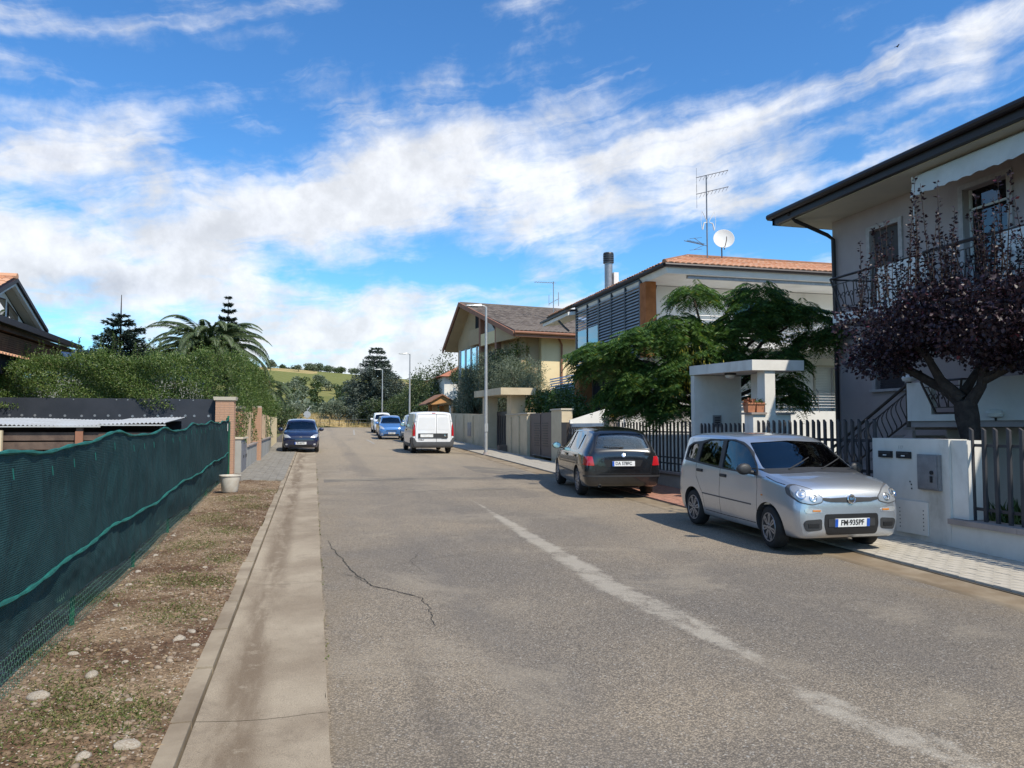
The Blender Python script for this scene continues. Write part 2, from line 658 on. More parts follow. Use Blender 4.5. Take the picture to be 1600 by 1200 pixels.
# a station row: y, zb, xs, zm, xm, zbelt, xb, zr, xr, zt
def shell(rows, inset=0.0, n=84, zfloor=None, y0=None, y1=None, mi=0):
    """closed car shell lofted from cross-sections; inset shrinks it"""
    rows = sorted(rows)
    A = np.array(rows, float)
    ya, yb = A[0, 0], A[-1, 0]
    t = np.linspace(0, 1, n)
    ys = ya + (yb - ya) * t
    ys = np.unique(np.concatenate([ys, A[:, 0], ya + (yb - ya) * 0.02 * np.linspace(0, 1, 4), yb - (yb - ya) * 0.02 * np.linspace(0, 1, 4)]).round(4))
    K = [pchip(A[:, 0], A[:, k], ys) for k in range(1, 10)]
    ymid = (ya + yb) / 2
    yo = ymid + (ys - ymid) * (1 - inset / ((yb - ya) / 2))
    if y0 is not None:
        keep = (yo > y0) & (yo < y1)
        K = [k[keep] for k in K]
        yo = yo[keep]
    vs = []
    for i in range(len(yo)):
        zb, xs, zm, xm, zbl, xb, zr, xr, zt = [k[i] for k in K]
        zb = zb + inset
        if zfloor is not None:
            zb = max(zb, zfloor)
        xs, xm, xb, xr = [v - inset for v in (xs, xm, xb, xr)]
        zt, zr = zt - inset, zr - inset
        zbl = max(min(zbl, zr - 0.02), zb + 0.04)
        zm = max(min(zm, zbl - 0.02), zb + 0.03)
        zs = min(zb + 0.07, zm - 0.005)
        pts = [(0, zb), (xs * 0.6, zb), (xs * 0.94, zb), (xs, zs), (xm, zm), (xm * 0.25 + xb * 0.75, zm * 0.25 + zbl * 0.75), (xb, zbl), (xb + (xr - xb) * 0.35, zbl + (zr - zbl) * 0.35),
               (xb + (xr - xb) * 0.85, zbl + (zr - zbl) * 0.85), (xr, zr), (xr * 0.80, zr + (zt - zr) * 0.62), (xr * 0.4, zr + (zt - zr) * 0.92), (0, zt)]
        h = chaikin(pts, 2)
        full = np.concatenate([h, h[-2:0:-1] * [-1, 1]])
        vs.append(full)
    m = len(vs[0])
    mb = MB()
    mb.v = [(p[0], yo[i], p[1]) for i, s in enumerate(vs) for p in s]
    for i in range(len(vs) - 1):
        for k in range(m):
            mb.f.append((i * m + k, (i + 1) * m + k, (i + 1) * m + (k + 1) % m, i * m + (k + 1) % m))
    mb.f.append(tuple(range(m)))
    q = (len(vs) - 1) * m
    mb.f.append(tuple(q + k for k in range(m - 1, -1, -1)))
    mb.mi = [mi] * len(mb.f)
    return mb


def prism(poly, plane, a, b, mi=1):
    """poly in plane 'yz' (extruded in x), 'xz' (in y) or 'xy' (in z) from a to b"""
    f = {'yz': lambda p, t: (t, p[0], p[1]), 'xz': lambda p, t: (p[0], t, p[1]), 'xy': lambda p, t: (p[0], p[1], t)}[plane]
    lo, hi = [f(p, a) for p in poly], [f(p, b) for p in poly]
    mb = MB()
    mb.slab(lo, hi, mi)
    # keep normals outward
    area = sum(poly[i][0] * poly[(i + 1) % len(poly)][1] - poly[(i + 1) % len(poly)][0] * poly[i][1] for i in range(len(poly)))
    flip = (area < 0) != (plane == 'xz')
    if b < a:
        flip = not flip
    if flip:
        mb.f = [tuple(reversed(q)) for q in mb.f]
    return mb


def stripe(path, wd):
    """closed polygon following a polyline, wd wide"""
    p = np.asarray(path, float)
    t = unit(np.gradient(p, axis=0))
    nrm = np.stack([-t[:, 1], t[:, 0]], 1) * wd / 2
    return [tuple(q) for q in np.concatenate([p + nrm, (p - nrm)[::-1]])]


def rnd(poly, r=0.035):
    """polygon with its corners rounded"""
    out = []
    n = len(poly)
    for i in range(n):
        p, a, b = (np.array(poly[j % n], float) for j in (i, i - 1, i + 1))
        la, lb = np.linalg.norm(a - p), np.linalg.norm(b - p)
        if np.dot((p - a) / la, (b - p) / lb) > 0.94:
            out.append(tuple(p))
            continue
        q0, q1 = p + (a - p) / la * min(r, la * 0.45), p + (b - p) / lb * min(r, lb * 0.45)
        for t in (0, 0.25, 0.5, 0.75, 1):
            out.append(tuple(q0 * (1 - t) ** 2 + p * 2 * t * (1 - t) + q1 * t * t))
    return out


def tmp(mb, mats):
    o = bpy.data.objects.new('tmp', mb.mesh('tmp', mats))
    COL.objects.link(o)
    return o


def boolean(mb, ops, mats, name='body', smooth=True, angle=32):
    """mb with a list of (operation, MB) applied; returns a mesh"""
    base = tmp(mb, mats)
    cut = []
    for op, c in ops:
        o = tmp(c, mats)
        cut.append(o)
        md = base.modifiers.new('b', 'BOOLEAN')
        md.operation = op
        md.object = o
        md.solver = 'EXACT'
    dg = bpy.context.evaluated_depsgraph_get()
    me = bpy.data.meshes.new_from_object(base.evaluated_get(dg))
    me.name = name
    for o in cut + [base]:
        d = o.data
        bpy.data.objects.remove(o)
        bpy.data.meshes.remove(d)
    me.polygons.foreach_set('use_smooth', [smooth] * len(me.polygons))
    if smooth:
        me.set_sharp_from_angle(angle=R(angle))
    return me


def skin(rows, poly, plane, a, b, proud, mats, thick=0.03, n=84, holes=(), name='patch'):
    """patch of the car skin cut out by a prism, standing 'proud' of the paint"""
    if plane == 'yz':
        lo, hi = min(p[0] for p in poly) - .12, max(p[0] for p in poly) + .12
    else:
        lo, hi = min(a, b) - .12, max(a, b) + .12
    ops = [('INTERSECT', prism(poly, plane, a, b, 0)), ('DIFFERENCE', shell(rows, thick - proud, n, y0=lo + .02, y1=hi - .02, mi=0))]
    ops += [('DIFFERENCE', prism(h, plane, a * .9, b * 1.1, 0)) for h in holes]
    return boolean(shell(rows, -proud, n, y0=lo, y1=hi), ops, mats, name, True, 30)


def make_wheel(rad, wid, style, rim_mat=None, rim_frac=0.66):
    """returns meshes (tyre, rim); axle along X, outer face at +X"""
    r = rad
    tb = MB()
    tb.lathe([(r * rim_frac, -wid / 2), (r * 0.86, -wid / 2 - 0.006), (r * 0.96, -wid / 2 + 0.008), (r * 0.995, -wid / 2 + 0.03), (r, -wid / 4), (r, wid / 4), (r * 0.995, wid / 2 - 0.03),
              (r * 0.96, wid / 2 - 0.008), (r * 0.86, wid / 2 + 0.006), (r * rim_frac, wid / 2)], 40, axis='X')
    rb = MB()
    q = r * rim_frac
    e = wid / 2
    rb.lathe([(q, -e), (q + 0.004, e - 0.002), (q - 0.012, e + 0.006), (q - 0.02, e - 0.01), (q * 0.92, -e * 0.2), (q * 0.2, -e * 0.2)], 40, axis='X', mi=1)
    rb.lathe([(q + 0.004, e - 0.004), (q, e + 0.006), (q * 0.93, e + 0.004), (q * 0.90, e - 0.012)], 40, axis='X')
    rb.lathe([(q * 0.30, e - 0.02), (q * 0.28, e + 0.004), (q * 0.16, e + 0.010), (0.0, e + 0.011)], 24, axis='X')
    ns = {'panda': 7, 'cover': 9, 'steel': 6, 'five': 5}[style]
    for k in range(ns):
        a = 2 * math.pi * k / ns
        spread = {'panda': 0.155, 'cover': 0.0, 'steel': 0.0, 'five': 0.0}[style]
        for sgn in ((-1, 1) if spread else (0,)):
            a1, a2 = a + sgn * spread * 1.2, a + sgn * spread * 1.0
            w1, w2 = {'panda': (0.018, 0.026), 'cover': (0.03, 0.06), 'steel': (0.045, 0.07), 'five': (0.035, 0.06)}[style]
            pts = []
            for rr, aa, ww, xx in ((q * 0.24, a1, w1, e + 0.002), (q * 0.6, a2, (w1 + w2) / 2, e + 0.004), (q * 0.93, a2 * 1.0, w2, e - 0.002)):
                cx, cy = rr * math.cos(aa), rr * math.sin(aa)
                px, py = -math.sin(aa) * ww / 2, math.cos(aa) * ww / 2
                pts.append(((xx, cx - px, cy - py), (xx, cx + px, cy + py)))
            for i in range(2):
                l0, r0 = pts[i]
                l1, r1 = pts[i + 1]
                rb.ext([l0, r0, r1, l1], (-0.014, 0, 0))
        if style == 'panda':   # outer bridge between the spoke pair
            loop = [(e + 0.001, rr * math.cos(a + da), rr * math.sin(a + da)) for rr, da in ((q * 0.80, -0.16), (q * 0.80, 0.16), (q * 0.95, 0.17), (q * 0.95, -0.17))]
            rb.ext(loop, (-0.012, 0, 0))
    for k in range(4):
        a = math.pi / 4 + k * math.pi / 2
        rb.lathe([(0.011, e + 0.008), (0.009, e + 0.014), (0, e + 0.015)], 8, c=(0, q * 0.17 * math.cos(a), q * 0.17 * math.sin(a)), axis='X', mi=1)
    return tb.mesh('tyre', M_TYRE, True, 40), rb.mesh('rim', [rim_mat or M_RIM, M_INNER], True, 30)


def stick(S, me, p, d, off=0.0, spin=0.0):
    """move a mesh built facing +Y onto the car skin: ray from p along d"""
    h = S['skin'].ray_cast(Vector(p), Vector(d).normalized())
    if h[0] is None:
        h = (Vector(p) + Vector(d), -Vector(d))
    nrm = h[1] if h[1].dot(Vector(d)) < 0 else -h[1]
    q = nrm.to_track_quat('Y', 'Z')
    me.transform(Matrix.Translation(h[0] + nrm * off) @ q.to_matrix().to_4x4())
    return me


def make_plate(parent, txt, c, ry, tilt, w_=0.52, h_=0.115, blue2=True, sy=0.10):
    """number plate centred at c on the front (ry = +1) or back (-1) of the car"""
    m = Matrix.Translation(c) @ Matrix.Rotation(math.pi if ry > 0 else 0, 4, 'Z') @ Matrix.Rotation(tilt, 4, 'X')
    mb = MB().box((0, 0, 0), (w_, 0.012, h_))
    mb.box((-w_ / 2 + 0.022, -0.0075, 0), (0.042, 0.004, h_ - 0.006), 0, 1)
    if blue2:
        mb.box((w_ / 2 - 0.022, -0.0075, 0), (0.042, 0.004, h_ - 0.006), 0, 1)
    me = mb.mesh('number_plate', [M_PLATE, M_PBLUE])
    me.transform(m)
    p = link('number_plate', me, parent)
    t = text_mesh(txt, sy, M_INK, 0.0012, 0.0022, sx=0.88)
    t.transform(m @ Matrix.Translation((0, -0.0078, 0)) @ Matrix.Rotation(math.pi / 2, 4, 'X'))
    link('lettering', t, p)
    return p


def make_car(name, label, spec, loc, heading, cat='car', group=None, detail=2):
    """heading: angle of the car's nose, 0 = along +Y. Local frame: nose +Y, ground z = 0"""
    S = spec
    root = thing(name, label, cat, (0, 0, 0), 0, group)
    rows = S['rows']
    n = 72 if detail == 2 else 40
    mats = [S['paint'], M_INNER]
    W = max(r[4] for r in rows)
    ops = []
    r_w, wa = S['r'], S['r'] + S.get('arch', 0.045)
    tw = S['tw']
    for yw in S['wy']:
        for s in (-1, 1):
            c = MB().lathe([(wa, 0), (wa, 0.42)], 40 if detail == 2 else 20, c=((W - 0.30) if s > 0 else -(W - 0.30) - 0.42, yw, r_w + 0.005), axis='X', mi=1)
            ops.append(('DIFFERENCE', c))
    sidewin = S.get('side', [])
    ends = S.get('ends', [])
    see = S.get('see', detail == 2)
    if see:
        y0, y1 = S['cab']
        ops.append(('DIFFERENCE', shell(rows, 0.055, n, zfloor=S.get('floor', 0.42), y0=y0, y1=y1, mi=1)))
        for poly in sidewin:
            ops.append(('DIFFERENCE', prism(rnd(poly[1]), 'yz', -1.3, 1.3)))
        for poly in ends:
            ops.append(('DIFFERENCE', prism(rnd(poly[1]), 'xz', *poly[2])))
    for path in (S.get('seams', []) if detail == 2 else []):
        for s in (-1, 1):
            ops.append(('DIFFERENCE', prism(stripe(path, 0.009), 'yz', s * (W - 0.13), s * (W + 0.1))))
    for k in range(6):     # a cut that meets an edge head-on can fail: move the stations a little
        body = boolean(shell(rows, 0, n), ops, mats)
        bv = BVHTree.FromPolygons([v.co[:] for v in body.vertices], [p.vertices[:] for p in body.polygons])
        ok = True
        for q in [(0, max(r[0] for r in rows) - .5, 3), (W - .2, 0.02, 3), (0, min(r[0] for r in rows) + .6, 3)]:
            h = bv.ray_cast(Vector(q), Vector((0, 0, -1)))
            ok = ok and h[0] is not None and h[0].z > .75
        h1 = bv.ray_cast(Vector((2, .1, .6)), Vector((-1, 0, 0)))
        h2 = bv.ray_cast(Vector((-2, .1, .6)), Vector((1, 0, 0)))
        if ok and h1[0] is not None and h1[0].x > .5 and h2[0] is not None and h2[0].x < -.5:
            break
        n += 3
    S['skin'] = bv
    b = link('body', body, root)
    # glazing
    for gname, poly in [('side_window', p) for p in sidewin]:
        for s in (-1, 1):
            if see:
                me = skin(rows, rnd(poly[1]), 'yz', s * 0.2, s * 1.3, -0.012, [poly[0]], 0.005, n)
            else:
                me = skin(rows, rnd(poly[1]), 'yz', s * 0.2, s * 1.3, 0.004, [poly[0]], n=n)
            link(gname, me, root)
    for poly in ends:
        if see:
            me = skin(rows, rnd(poly[1]), 'xz', *poly[2], -0.008, [poly[0]], 0.006, n)
        else:
            me = skin(rows, rnd(poly[1]), 'xz', *poly[2], 0.004, [poly[0]], n=n)
        link('windscreen' if poly[2][1] > 0 else 'rear_window', me, root)
    # patches: (name, mat, poly, plane, a, b, proud, mirror)
    for row in S.get('patch', []):
        nm, mt, poly, plane, a, bb, proud, mir = row[:8]
        holes = [rnd(p[1]) for p in sidewin] if len(row) > 8 else ()
        for s in ((1, -1) if mir else (1,)):
            if plane == 'yz':
                me = skin(rows, poly, plane, s * a, s * bb, proud, [mt], n=n, holes=holes, thick=.03 if not holes else .012, name=nm)
            else:
                me = skin(rows, [(s * q[0], q[1]) for q in poly], plane, a, bb, proud, [mt], n=n, name=nm)
            if len(me.polygons):
                link(nm, me, root)
    # wheels
    tyre, rim = make_wheel(r_w, tw, S['wheel'], S.get('rim'), S.get('rimf', 0.66))
    xw = W - 0.035 - tw / 2
    steer = S.get('steer', 0)
    for yw in S['wy']:
        for s in (-1, 1):
            rz_ = (math.pi if s < 0 else 0) + (R(steer) if yw > 0 else 0)
            mt = Matrix.Translation((s * xw, yw, r_w)) @ Matrix.Rotation(rz_, 4, 'Z') @ Matrix.Rotation(random.random() * 3, 4, 'X')
            t = piece('tyre', tyre, mt, root)
            piece('rim', rim, mt, root)
    # door mirrors
    if S.get('mirror'):
        my, mz, mm = S['mirror']
        for s in (-1, 1):
            xb = float(pchip([r[0] for r in sorted(rows)], [r[6] for r in sorted(rows)], my))
            mb = MB()
            prof = [(0.0, 0.0), (0.055, 0.004), (0.085, 0.02), (0.098, 0.05), (0.092, 0.085), (0.080, 0.10)]
            mb.lathe([(p[0], -p[1]) for p in prof][::-1], 20, axis='Y')
            me = mb.mesh('mirror', [mm, M_INNER], True, 50)
            me.transform(Matrix.Translation((s * (xb + 0.115), my, mz)) @ Matrix.Diagonal((1.18, 1.0, 0.86, 1)) @ Matrix.Translation((0, 0.06, 0)))
            o = link('door_mirror', me, root)
            a = MB().tube([(s * (xb - 0.03), my + 0.01, mz - 0.05), (s * (xb + 0.06), my + 0.01, mz - 0.03)], 0.028, 8)
            a.build('mirror_arm', M_TRIM, o, True)
            g = MB().lathe([(0.078, 0), (0.0, 0.001)], 18, axis='Y')
            gm = g.mesh('mirror_glass', M_CHROME)
            gm.transform(Matrix.Translation((s * (xb + 0.115), my - 0.042, mz)) @ Matrix.Diagonal((1.18, -1, 0.86, 1)))
            link('mirror_glass', gm, o)
    # handles
    for hy, hz in S.get('handles', []):
        for s in (-1, 1):
            xm = W * 0.985
            rr = sorted(rows)
            xb = float(pchip([r[0] for r in rr], [r[6] for r in rr], hy))
            xmm = float(pchip([r[0] for r in rr], [r[4] for r in rr], hy))
            zbt = float(pchip([r[0] for r in rr], [r[5] for r in rr], hy))
            zmm = float(pchip([r[0] for r in rr], [r[3] for r in rr], hy))
            f = min(1, max(0, (hz - zmm) / max(0.01, zbt - zmm)))
            xx = xmm + (xb - xmm) * f
            mb = MB().box((0, 0, 0), (0.03, 0.17, 0.032)).box((-0.012, 0, 0.0), (0.02, 0.21, 0.05))
            me = mb.mesh('door_handle', S.get('handle_mat', M_TRIM))
            me.transform(Matrix.Translation((s * (xx + 0.006), hy, hz)))
            link('door_handle', me, root)
    # cabin
    if see:
        rz0 = S.get('floor', 0.42)
        for (sx, sy) in S.get('seats', []):
            mb = MB()
            mb.tube([(sx, sy - 0.12, rz0 + 0.14), (sx, sy + 0.30, rz0 + 0.16)], [0.19, 0.2], 10)
            mb.tube([(sx, sy - 0.16, rz0 + 0.12), (sx, sy - 0.26, rz0 + 0.45), (sx, sy - 0.31, rz0 + 0.66)], [0.20, 0.21, 0.15], 10)
            me = mb.mesh('seat', M_SEAT, True, 50)
            me.transform(Matrix.Translation((sx, 0, 0)) @ Matrix.Diagonal((1.15, 1, 1, 1)) @ Matrix.Translation((-sx, 0, 0)))
            o = link('seat', me, root)
            hb = MB().box((sx, sy - 0.33, rz0 + 0.86), (0.26, 0.10, 0.17)).tube([(sx, sy - 0.33, rz0 + 0.6), (sx, sy - 0.33, rz0 + 0.82)], 0.012, 6)
            hb.build('headrest', M_SEAT, o)
        dy, dz = S['dash']
        MB().box((0, dy, dz - 0.12), (W * 2 - 0.32, 0.34, 0.20)).box((0, dy + 0.2, dz - 0.1), (W * 2 - 0.4, 0.3, 0.14)).build('dashboard', M_INNER, root)
        ring = [(-0.36 + 0.175 * math.cos(a), dy - 0.24 + 0.07 * math.sin(a), dz - 0.02 + 0.16 * math.sin(a)) for a in np.linspace(0, 2 * math.pi, 20)]
        MB().tube(ring, 0.014, 6, cap=False).tube([(-0.36, dy - 0.05, dz - 0.1), (-0.36, dy - 0.24, dz - 0.02)], [0.03, 0.05], 8).build('steering_wheel', M_TRIM, root)
    for f in S.get('extra', []):
        f(root, S)
    root.rotation_euler = (R(1.146) * math.cos(heading) , 0, heading)
    root.location = loc
    return root
# ---------------------------------------------------------------- silver city car
P_SILVER = paint_mat('silver_paint', (0.46, 0.50, 0.55), 0.75, 0.30, 1.0, 0.35, 0.22)
P_BLACK = paint_mat('black_paint', (0.008, 0.0085, 0.010), 0.0, 0.25, 1.0, 0.0, 0.06)
P_WHITE = paint_mat('white_paint', (0.74, 0.75, 0.76), 0.0, 0.35, 0.8, 0.0, 0.18)
P_NAVY = paint_mat('navy_paint', (0.006, 0.010, 0.040), 0.0, 0.25, 1.0, 0.0, 0.15)
P_BLUE = paint_mat('azure_paint', (0.03, 0.17, 0.46), 0.35, 0.3, 1.0, 0.1, 0.15)
P_GREY = paint_mat('grey_paint', (0.30, 0.32, 0.33), 0.6, 0.32, 1.0, 0.2, 0.2)
P_DARK = paint_mat('anthracite_paint', (0.03, 0.035, 0.045), 0.3, 0.3, 1.0, 0.1, 0.15)

# y, zb, xs, zm, xm, zbelt, xb, zr, xr, zt
ROWS_PANDA = [
    (-1.74, .34, .58, .55, .64, .82, .62, 1.00, .54, 1.04),
    (-1.725, .28, .69, .56, .75, .88, .72, 1.10, .62, 1.15),
    (-1.69, .23, .73, .57, .795, .92, .76, 1.22, .655, 1.28),
    (-1.60, .21, .755, .57, .81, .96, .78, 1.41, .655, 1.475),
    (-1.48, .20, .77, .57, .82, .98, .79, 1.465, .67, 1.52),
    (-1.15, .19, .78, .57, .825, .99, .80, 1.49, .68, 1.545),
    (-.50, .19, .78, .57, .825, .985, .80, 1.50, .685, 1.555),
    (.05, .19, .78, .57, .825, .98, .80, 1.475, .68, 1.535),
    (.32, .19, .78, .57, .825, .975, .80, 1.41, .67, 1.47),
    (.62, .19, .78, .57, .825, .97, .80, 1.24, .695, 1.29),
    (.97, .19, .78, .57, .825, .965, .795, 1.04, .735, 1.08),
    (1.10, .19, .775, .57, .825, .955, .79, 1.005, .735, 1.045),
    (1.36, .20, .77, .56, .82, .92, .78, .97, .725, 1.015),
    (1.58, .20, .76, .55, .81, .875, .765, .925, .70, .97),
    (1.71, .21, .745, .54, .795, .82, .74, .87, .665, .91),
    (1.79, .23, .70, .53, .745, .745, .69, .79, .61, .83),
    (1.825, .27, .62, .52, .67, .685, .61, .715, .53, .75),
    (1.84, .31, .50, .50, .54, .62, .48, .65, .42, .67),
]

def fog_panda(root, S):
    pass


def panda_extra(root, S):
    rows = S['rows']
    # badge bar across the nose, badge, grille bars, lamp innards
    yb = 1.80
    b = MB().lathe([(0.058, 0), (0.056, 0.012), (0.0, 0.016)], 28, axis='Y')
    b2 = MB().lathe([(0.062, -0.004), (0.062, 0.010), (0.052, 0.017), (0.046, 0.012)], 28, axis='Y')
    m = Matrix.Translation((0, 1.788, .725)) @ Matrix.Rotation(R(-22), 4, 'X')
    h_ = S['skin'].ray_cast(Vector((0, 3, .735)), Vector((0, -1, 0)))
    m2 = Matrix.Translation(h_[0] + h_[1] * .012) @ h_[1].to_track_quat('Y', 'Z').to_matrix().to_4x4()
    me = b.mesh('badge', M_TRIM, True)
    me.transform(m2)
    o = link('badge', me, root)
    me = b2.mesh('badge_ring', M_CHROME, True)
    me.transform(m2)
    link('badge_ring', me, o)
    t = text_mesh('FIAT', 0.040, M_CHROME, 0.002, 0.0006, sx=0.8)
    t.transform(m2 @ Matrix.Translation((0, 0.017, 0)) @ Matrix.Rotation(math.pi, 4, 'Z') @ Matrix.Rotation(math.pi / 2, 4, 'X'))
    link('lettering', t, o)
    g = MB()
    for k in range(9):
        z = .29 + k * 0.029
        if .385 < z < .475:
            continue
        pts = [(x, 1.823 - 0.10 * x * x - (0.03 if abs(x) > .35 else 0), z + 0.004 * math.sin(x * 60)) for x in np.linspace(-.36, .36, 25)]
        g.tube(pts, 0.006, 4)
    g.build('grille_bars', M_TRIMG, root)
    make_plate(root, 'FM\u00b7935PF', (0, 1.856, .43), 1, R(4), 0.52, 0.11)
    MB().box((0, 1.838, .43), (.70, .03, .10)).build('plate_holder', M_TRIM, root)
    # lamp bowls sit on the smoked lamp field, under a bright ring each
    for s in (-1, 1):
        for (x, z, r) in ((.69, .80, .070), (.555, .755, .052)):
            me = MB().lathe([(r, -.004), (r, .010), (r * .90, .012), (r * .82, .0), (r * .45, -.003), (r * .40, .008), (0, .012)], 22, axis='Y').mesh('lamp_bowl', M_CHROME, True)
            link('lamp_bowl', stick(S, me, (s * x, 3, z), (0, -1, 0), .006), root)
        me = MB().box((0, 0, 0), (.11, .012, .02)).mesh('indicator_bulb', M_AMBER)
        link('indicator_bulb', stick(S, me, (s * .52, 3, .592), (0, -1, 0), .006), root)
        me = MB().box((0, 0, 0), (.15, .01, .05)).mesh('fog_insert', M_INK)
        link('fog_insert', stick(S, me, (s * .56, 3, .40), (0, -1, 0), .006), root)
        me = MB().box((0, 0, 0), (.035, .01, .02)).mesh('side_repeater', M_AMBER)
        link('side_repeater', stick(S, me, (s * 3, 1.0, .72), (-s, 0, 0), .003), root)
    MB().tube([(-.3, -1.3, 1.53), (-.3, -1.42, 1.66)], [0.006, 0.003], 6).build('aerial', M_TRIM, root) if False else None
    MB().tube([(0.0, .0, 1.53), (0.02, -.16, 1.70)], [0.007, 0.003], 6).build('aerial', M_TRIM, root)
    for s, x0 in ((1, -.15), (1, .38)):
        MB().tube([(x0, 1.0, 1.075), (x0 - .25, .88, 1.15), (x0 - .48, .76, 1.225)], [0.010, 0.008, 0.006], 6).build('wiper', M_TRIM, root)


def cpoly(cx, cz, rx, rz, n=16, p=2.6):
    out = []
    for k in range(n):
        a = 2 * math.pi * k / n
        c, s = math.cos(a), math.sin(a)
        out.append((cx + rx * math.copysign(abs(c) ** (2 / p), c), cz + rz * math.copysign(abs(s) ** (2 / p), s)))
    return out


def ring_path(cy, cz, r, a0, a1, n=14):
    return [(cy + r * math.cos(R(a)), cz + r * math.sin(R(a))) for a in np.linspace(a0, a1, n)]


PANDA = dict(
    rows=ROWS_PANDA, paint=P_SILVER, r=.29, tw=.175, wy=(-1.15, 1.15), wheel='panda', arch=.05, cab=(-1.52, 1.18), floor=.44, rimf=.68, steer=-6,
    side=[(M_CGLASS, [(.80, 1.0), (.74, 1.10), (.48, 1.31), (.30, 1.395), (.06, 1.44), (-.17, 1.445), (-.17, 1.02)]),
          (M_CGLASS, [(-.28, 1.03), (-.28, 1.435), (-.72, 1.425), (-.95, 1.36), (-.99, 1.06)]),
          (M_DGLASS, [(-1.10, 1.09), (-1.08, 1.345), (-1.28, 1.345), (-1.44, 1.28), (-1.46, 1.10)])],
    ends=[(M_CGLASS, [(-.715, 1.075), (.715, 1.075), (.69, 1.16), (.61, 1.425), (0, 1.455), (-.61, 1.425), (-.69, 1.16)], (.15, 1.4)),
          (M_DGLASS, [(-.56, 1.02), (.56, 1.02), (.50, 1.38), (0, 1.41), (-.50, 1.38)], (-2, -1.3))],
    seams=[[(.86, .30), (.87, .80), (.84, .98)], [(1.05, .98), (1.30, .93), (1.50, .905)], [(-.22, .30), (-.22, 1.0)], [(-.75, .32), (-.78, .55), (-1.02, .82), (-1.04, 1.04)], [(-.74, .30), (.0, .295), (.79, .30)],
           ],
    handles=[(-.12, .90), (-.90, .925)], mirror=(.70, 1.06, M_TRIM),
    seats=[(-.36, -.05), (.36, -.05), (-.36, -.85), (.36, -.85)], dash=(.80, 1.03),
    patch=[
        ('window_frame', M_TRIM, rnd([(.88, .975), (.76, 1.12), (.49, 1.34), (.30, 1.425), (.05, 1.465), (-.72, 1.447), (-1.0, 1.40), (-1.28, 1.375), (-1.49, 1.30), (-1.53, 1.06), (-.25, 1.0)], .05), 'yz', .655, 1.3, .003, True, 'SIDE'),
        ('cowl', M_TRIM, rnd([(-.73, 1.02), (0, 1.045), (.73, 1.02), (.76, 1.075), (0, 1.095), (-.76, 1.075)], .02), 'xz', .5, 1.5, .002, False),
        ('rub_strip', M_TRIMG, stripe([(.72, .555), (-.80, .565)], .020), 'yz', .5, 1.3, .004, True),
        ('headlight_rim', M_TRIMG, rnd([(.405, .758), (.425, .695), (.57, .662), (.738, .692), (.782, .77), (.772, .895), (.70, .93), (.535, .872)]), 'xz', 1.45, 2.2, .003, True),
        ('headlight', M_LAMP, rnd([(.42, .757), (.437, .705), (.57, .675), (.728, .705), (.772, .775), (.762, .883), (.70, .916), (.54, .862)]), 'xz', 1.38, 2.2, .007, True),
        ('indicator_lamp', M_REFL, rnd([(.44, .565), (.66, .555), (.69, .60), (.66, .625), (.44, .61)]), 'xz', 1.2, 2.2, .005, True),
        ('fog_recess', M_TRIM, rnd([(.44, .34), (.66, .32), (.70, .42), (.67, .47), (.44, .485)]), 'xz', 1.2, 2.2, .004, True),
        ('lower_grille', M_INK, rnd([(-.37, .27), (.37, .27), (.41, .40), (.40, .545), (-.40, .545), (-.41, .40)]), 'xz', 1.2, 2.2, .005, False),
        ('nose_bar', M_TRIM, rnd([(-.44, .73), (-.30, .70), (0, .69), (.30, .70), (.44, .73), (.42, .762), (.30, .752), (0, .762), (-.30, .752), (-.42, .762)], 1), 'xz', 1.2, 2.2, .006, False),
        ('chin_strip', M_TRIMG, [(-.6, .19), (.6, .19), (.6, .222), (-.6, .222)], 'xz', 1.2, 2.2, .004, False),
        ('tail_light', M_RED, rnd([(.60, .95), (.80, .95), (.72, 1.38), (.62, 1.38)]), 'xz', -2.2, -1.70, .006, True),
    ],
    extra=[panda_extra])
# ---------------------------------------------------------------- black estate car, seen from behind
ROWS_WAGON = [
    (-2.10, .36, .58, .52, .64, .72, .60, .84, .50, .88),
    (-2.08, .30, .72, .54, .77, .80, .73, .97, .60, 1.01),
    (-2.03, .26, .79, .56, .835, .86, .78, 1.05, .63, 1.09),
    (-1.95, .24, .82, .57, .86, .90, .80, 1.17, .61, 1.22),
    (-1.82, .22, .83, .58, .875, .93, .82, 1.35, .575, 1.40),
    (-1.66, .20, .835, .58, .88, .95, .835, 1.42, .57, 1.475),
    (-1.25, .19, .84, .58, .882, .96, .845, 1.455, .59, 1.515),
    (-.50, .19, .84, .58, .882, .955, .845, 1.475, .60, 1.535),
    (.10, .19, .84, .58, .882, .945, .845, 1.445, .60, 1.505),
    (.45, .19, .84, .58, .882, .935, .845, 1.35, .60, 1.41),
    (.85, .19, .84, .58, .88, .925, .84, 1.15, .65, 1.20),
    (1.25, .19, .835, .57, .875, .91, .82, .96, .72, 1.0),
    (1.70, .20, .80, .55, .85, .83, .78, .86, .68, .90),
    (2.0, .22, .74, .53, .79, .72, .70, .76, .60, .80),
    (2.18, .25, .62, .50, .68, .62, .58, .66, .50, .69),
    (2.24, .30, .50, .48, .54, .56, .46, .60, .40, .62),
]


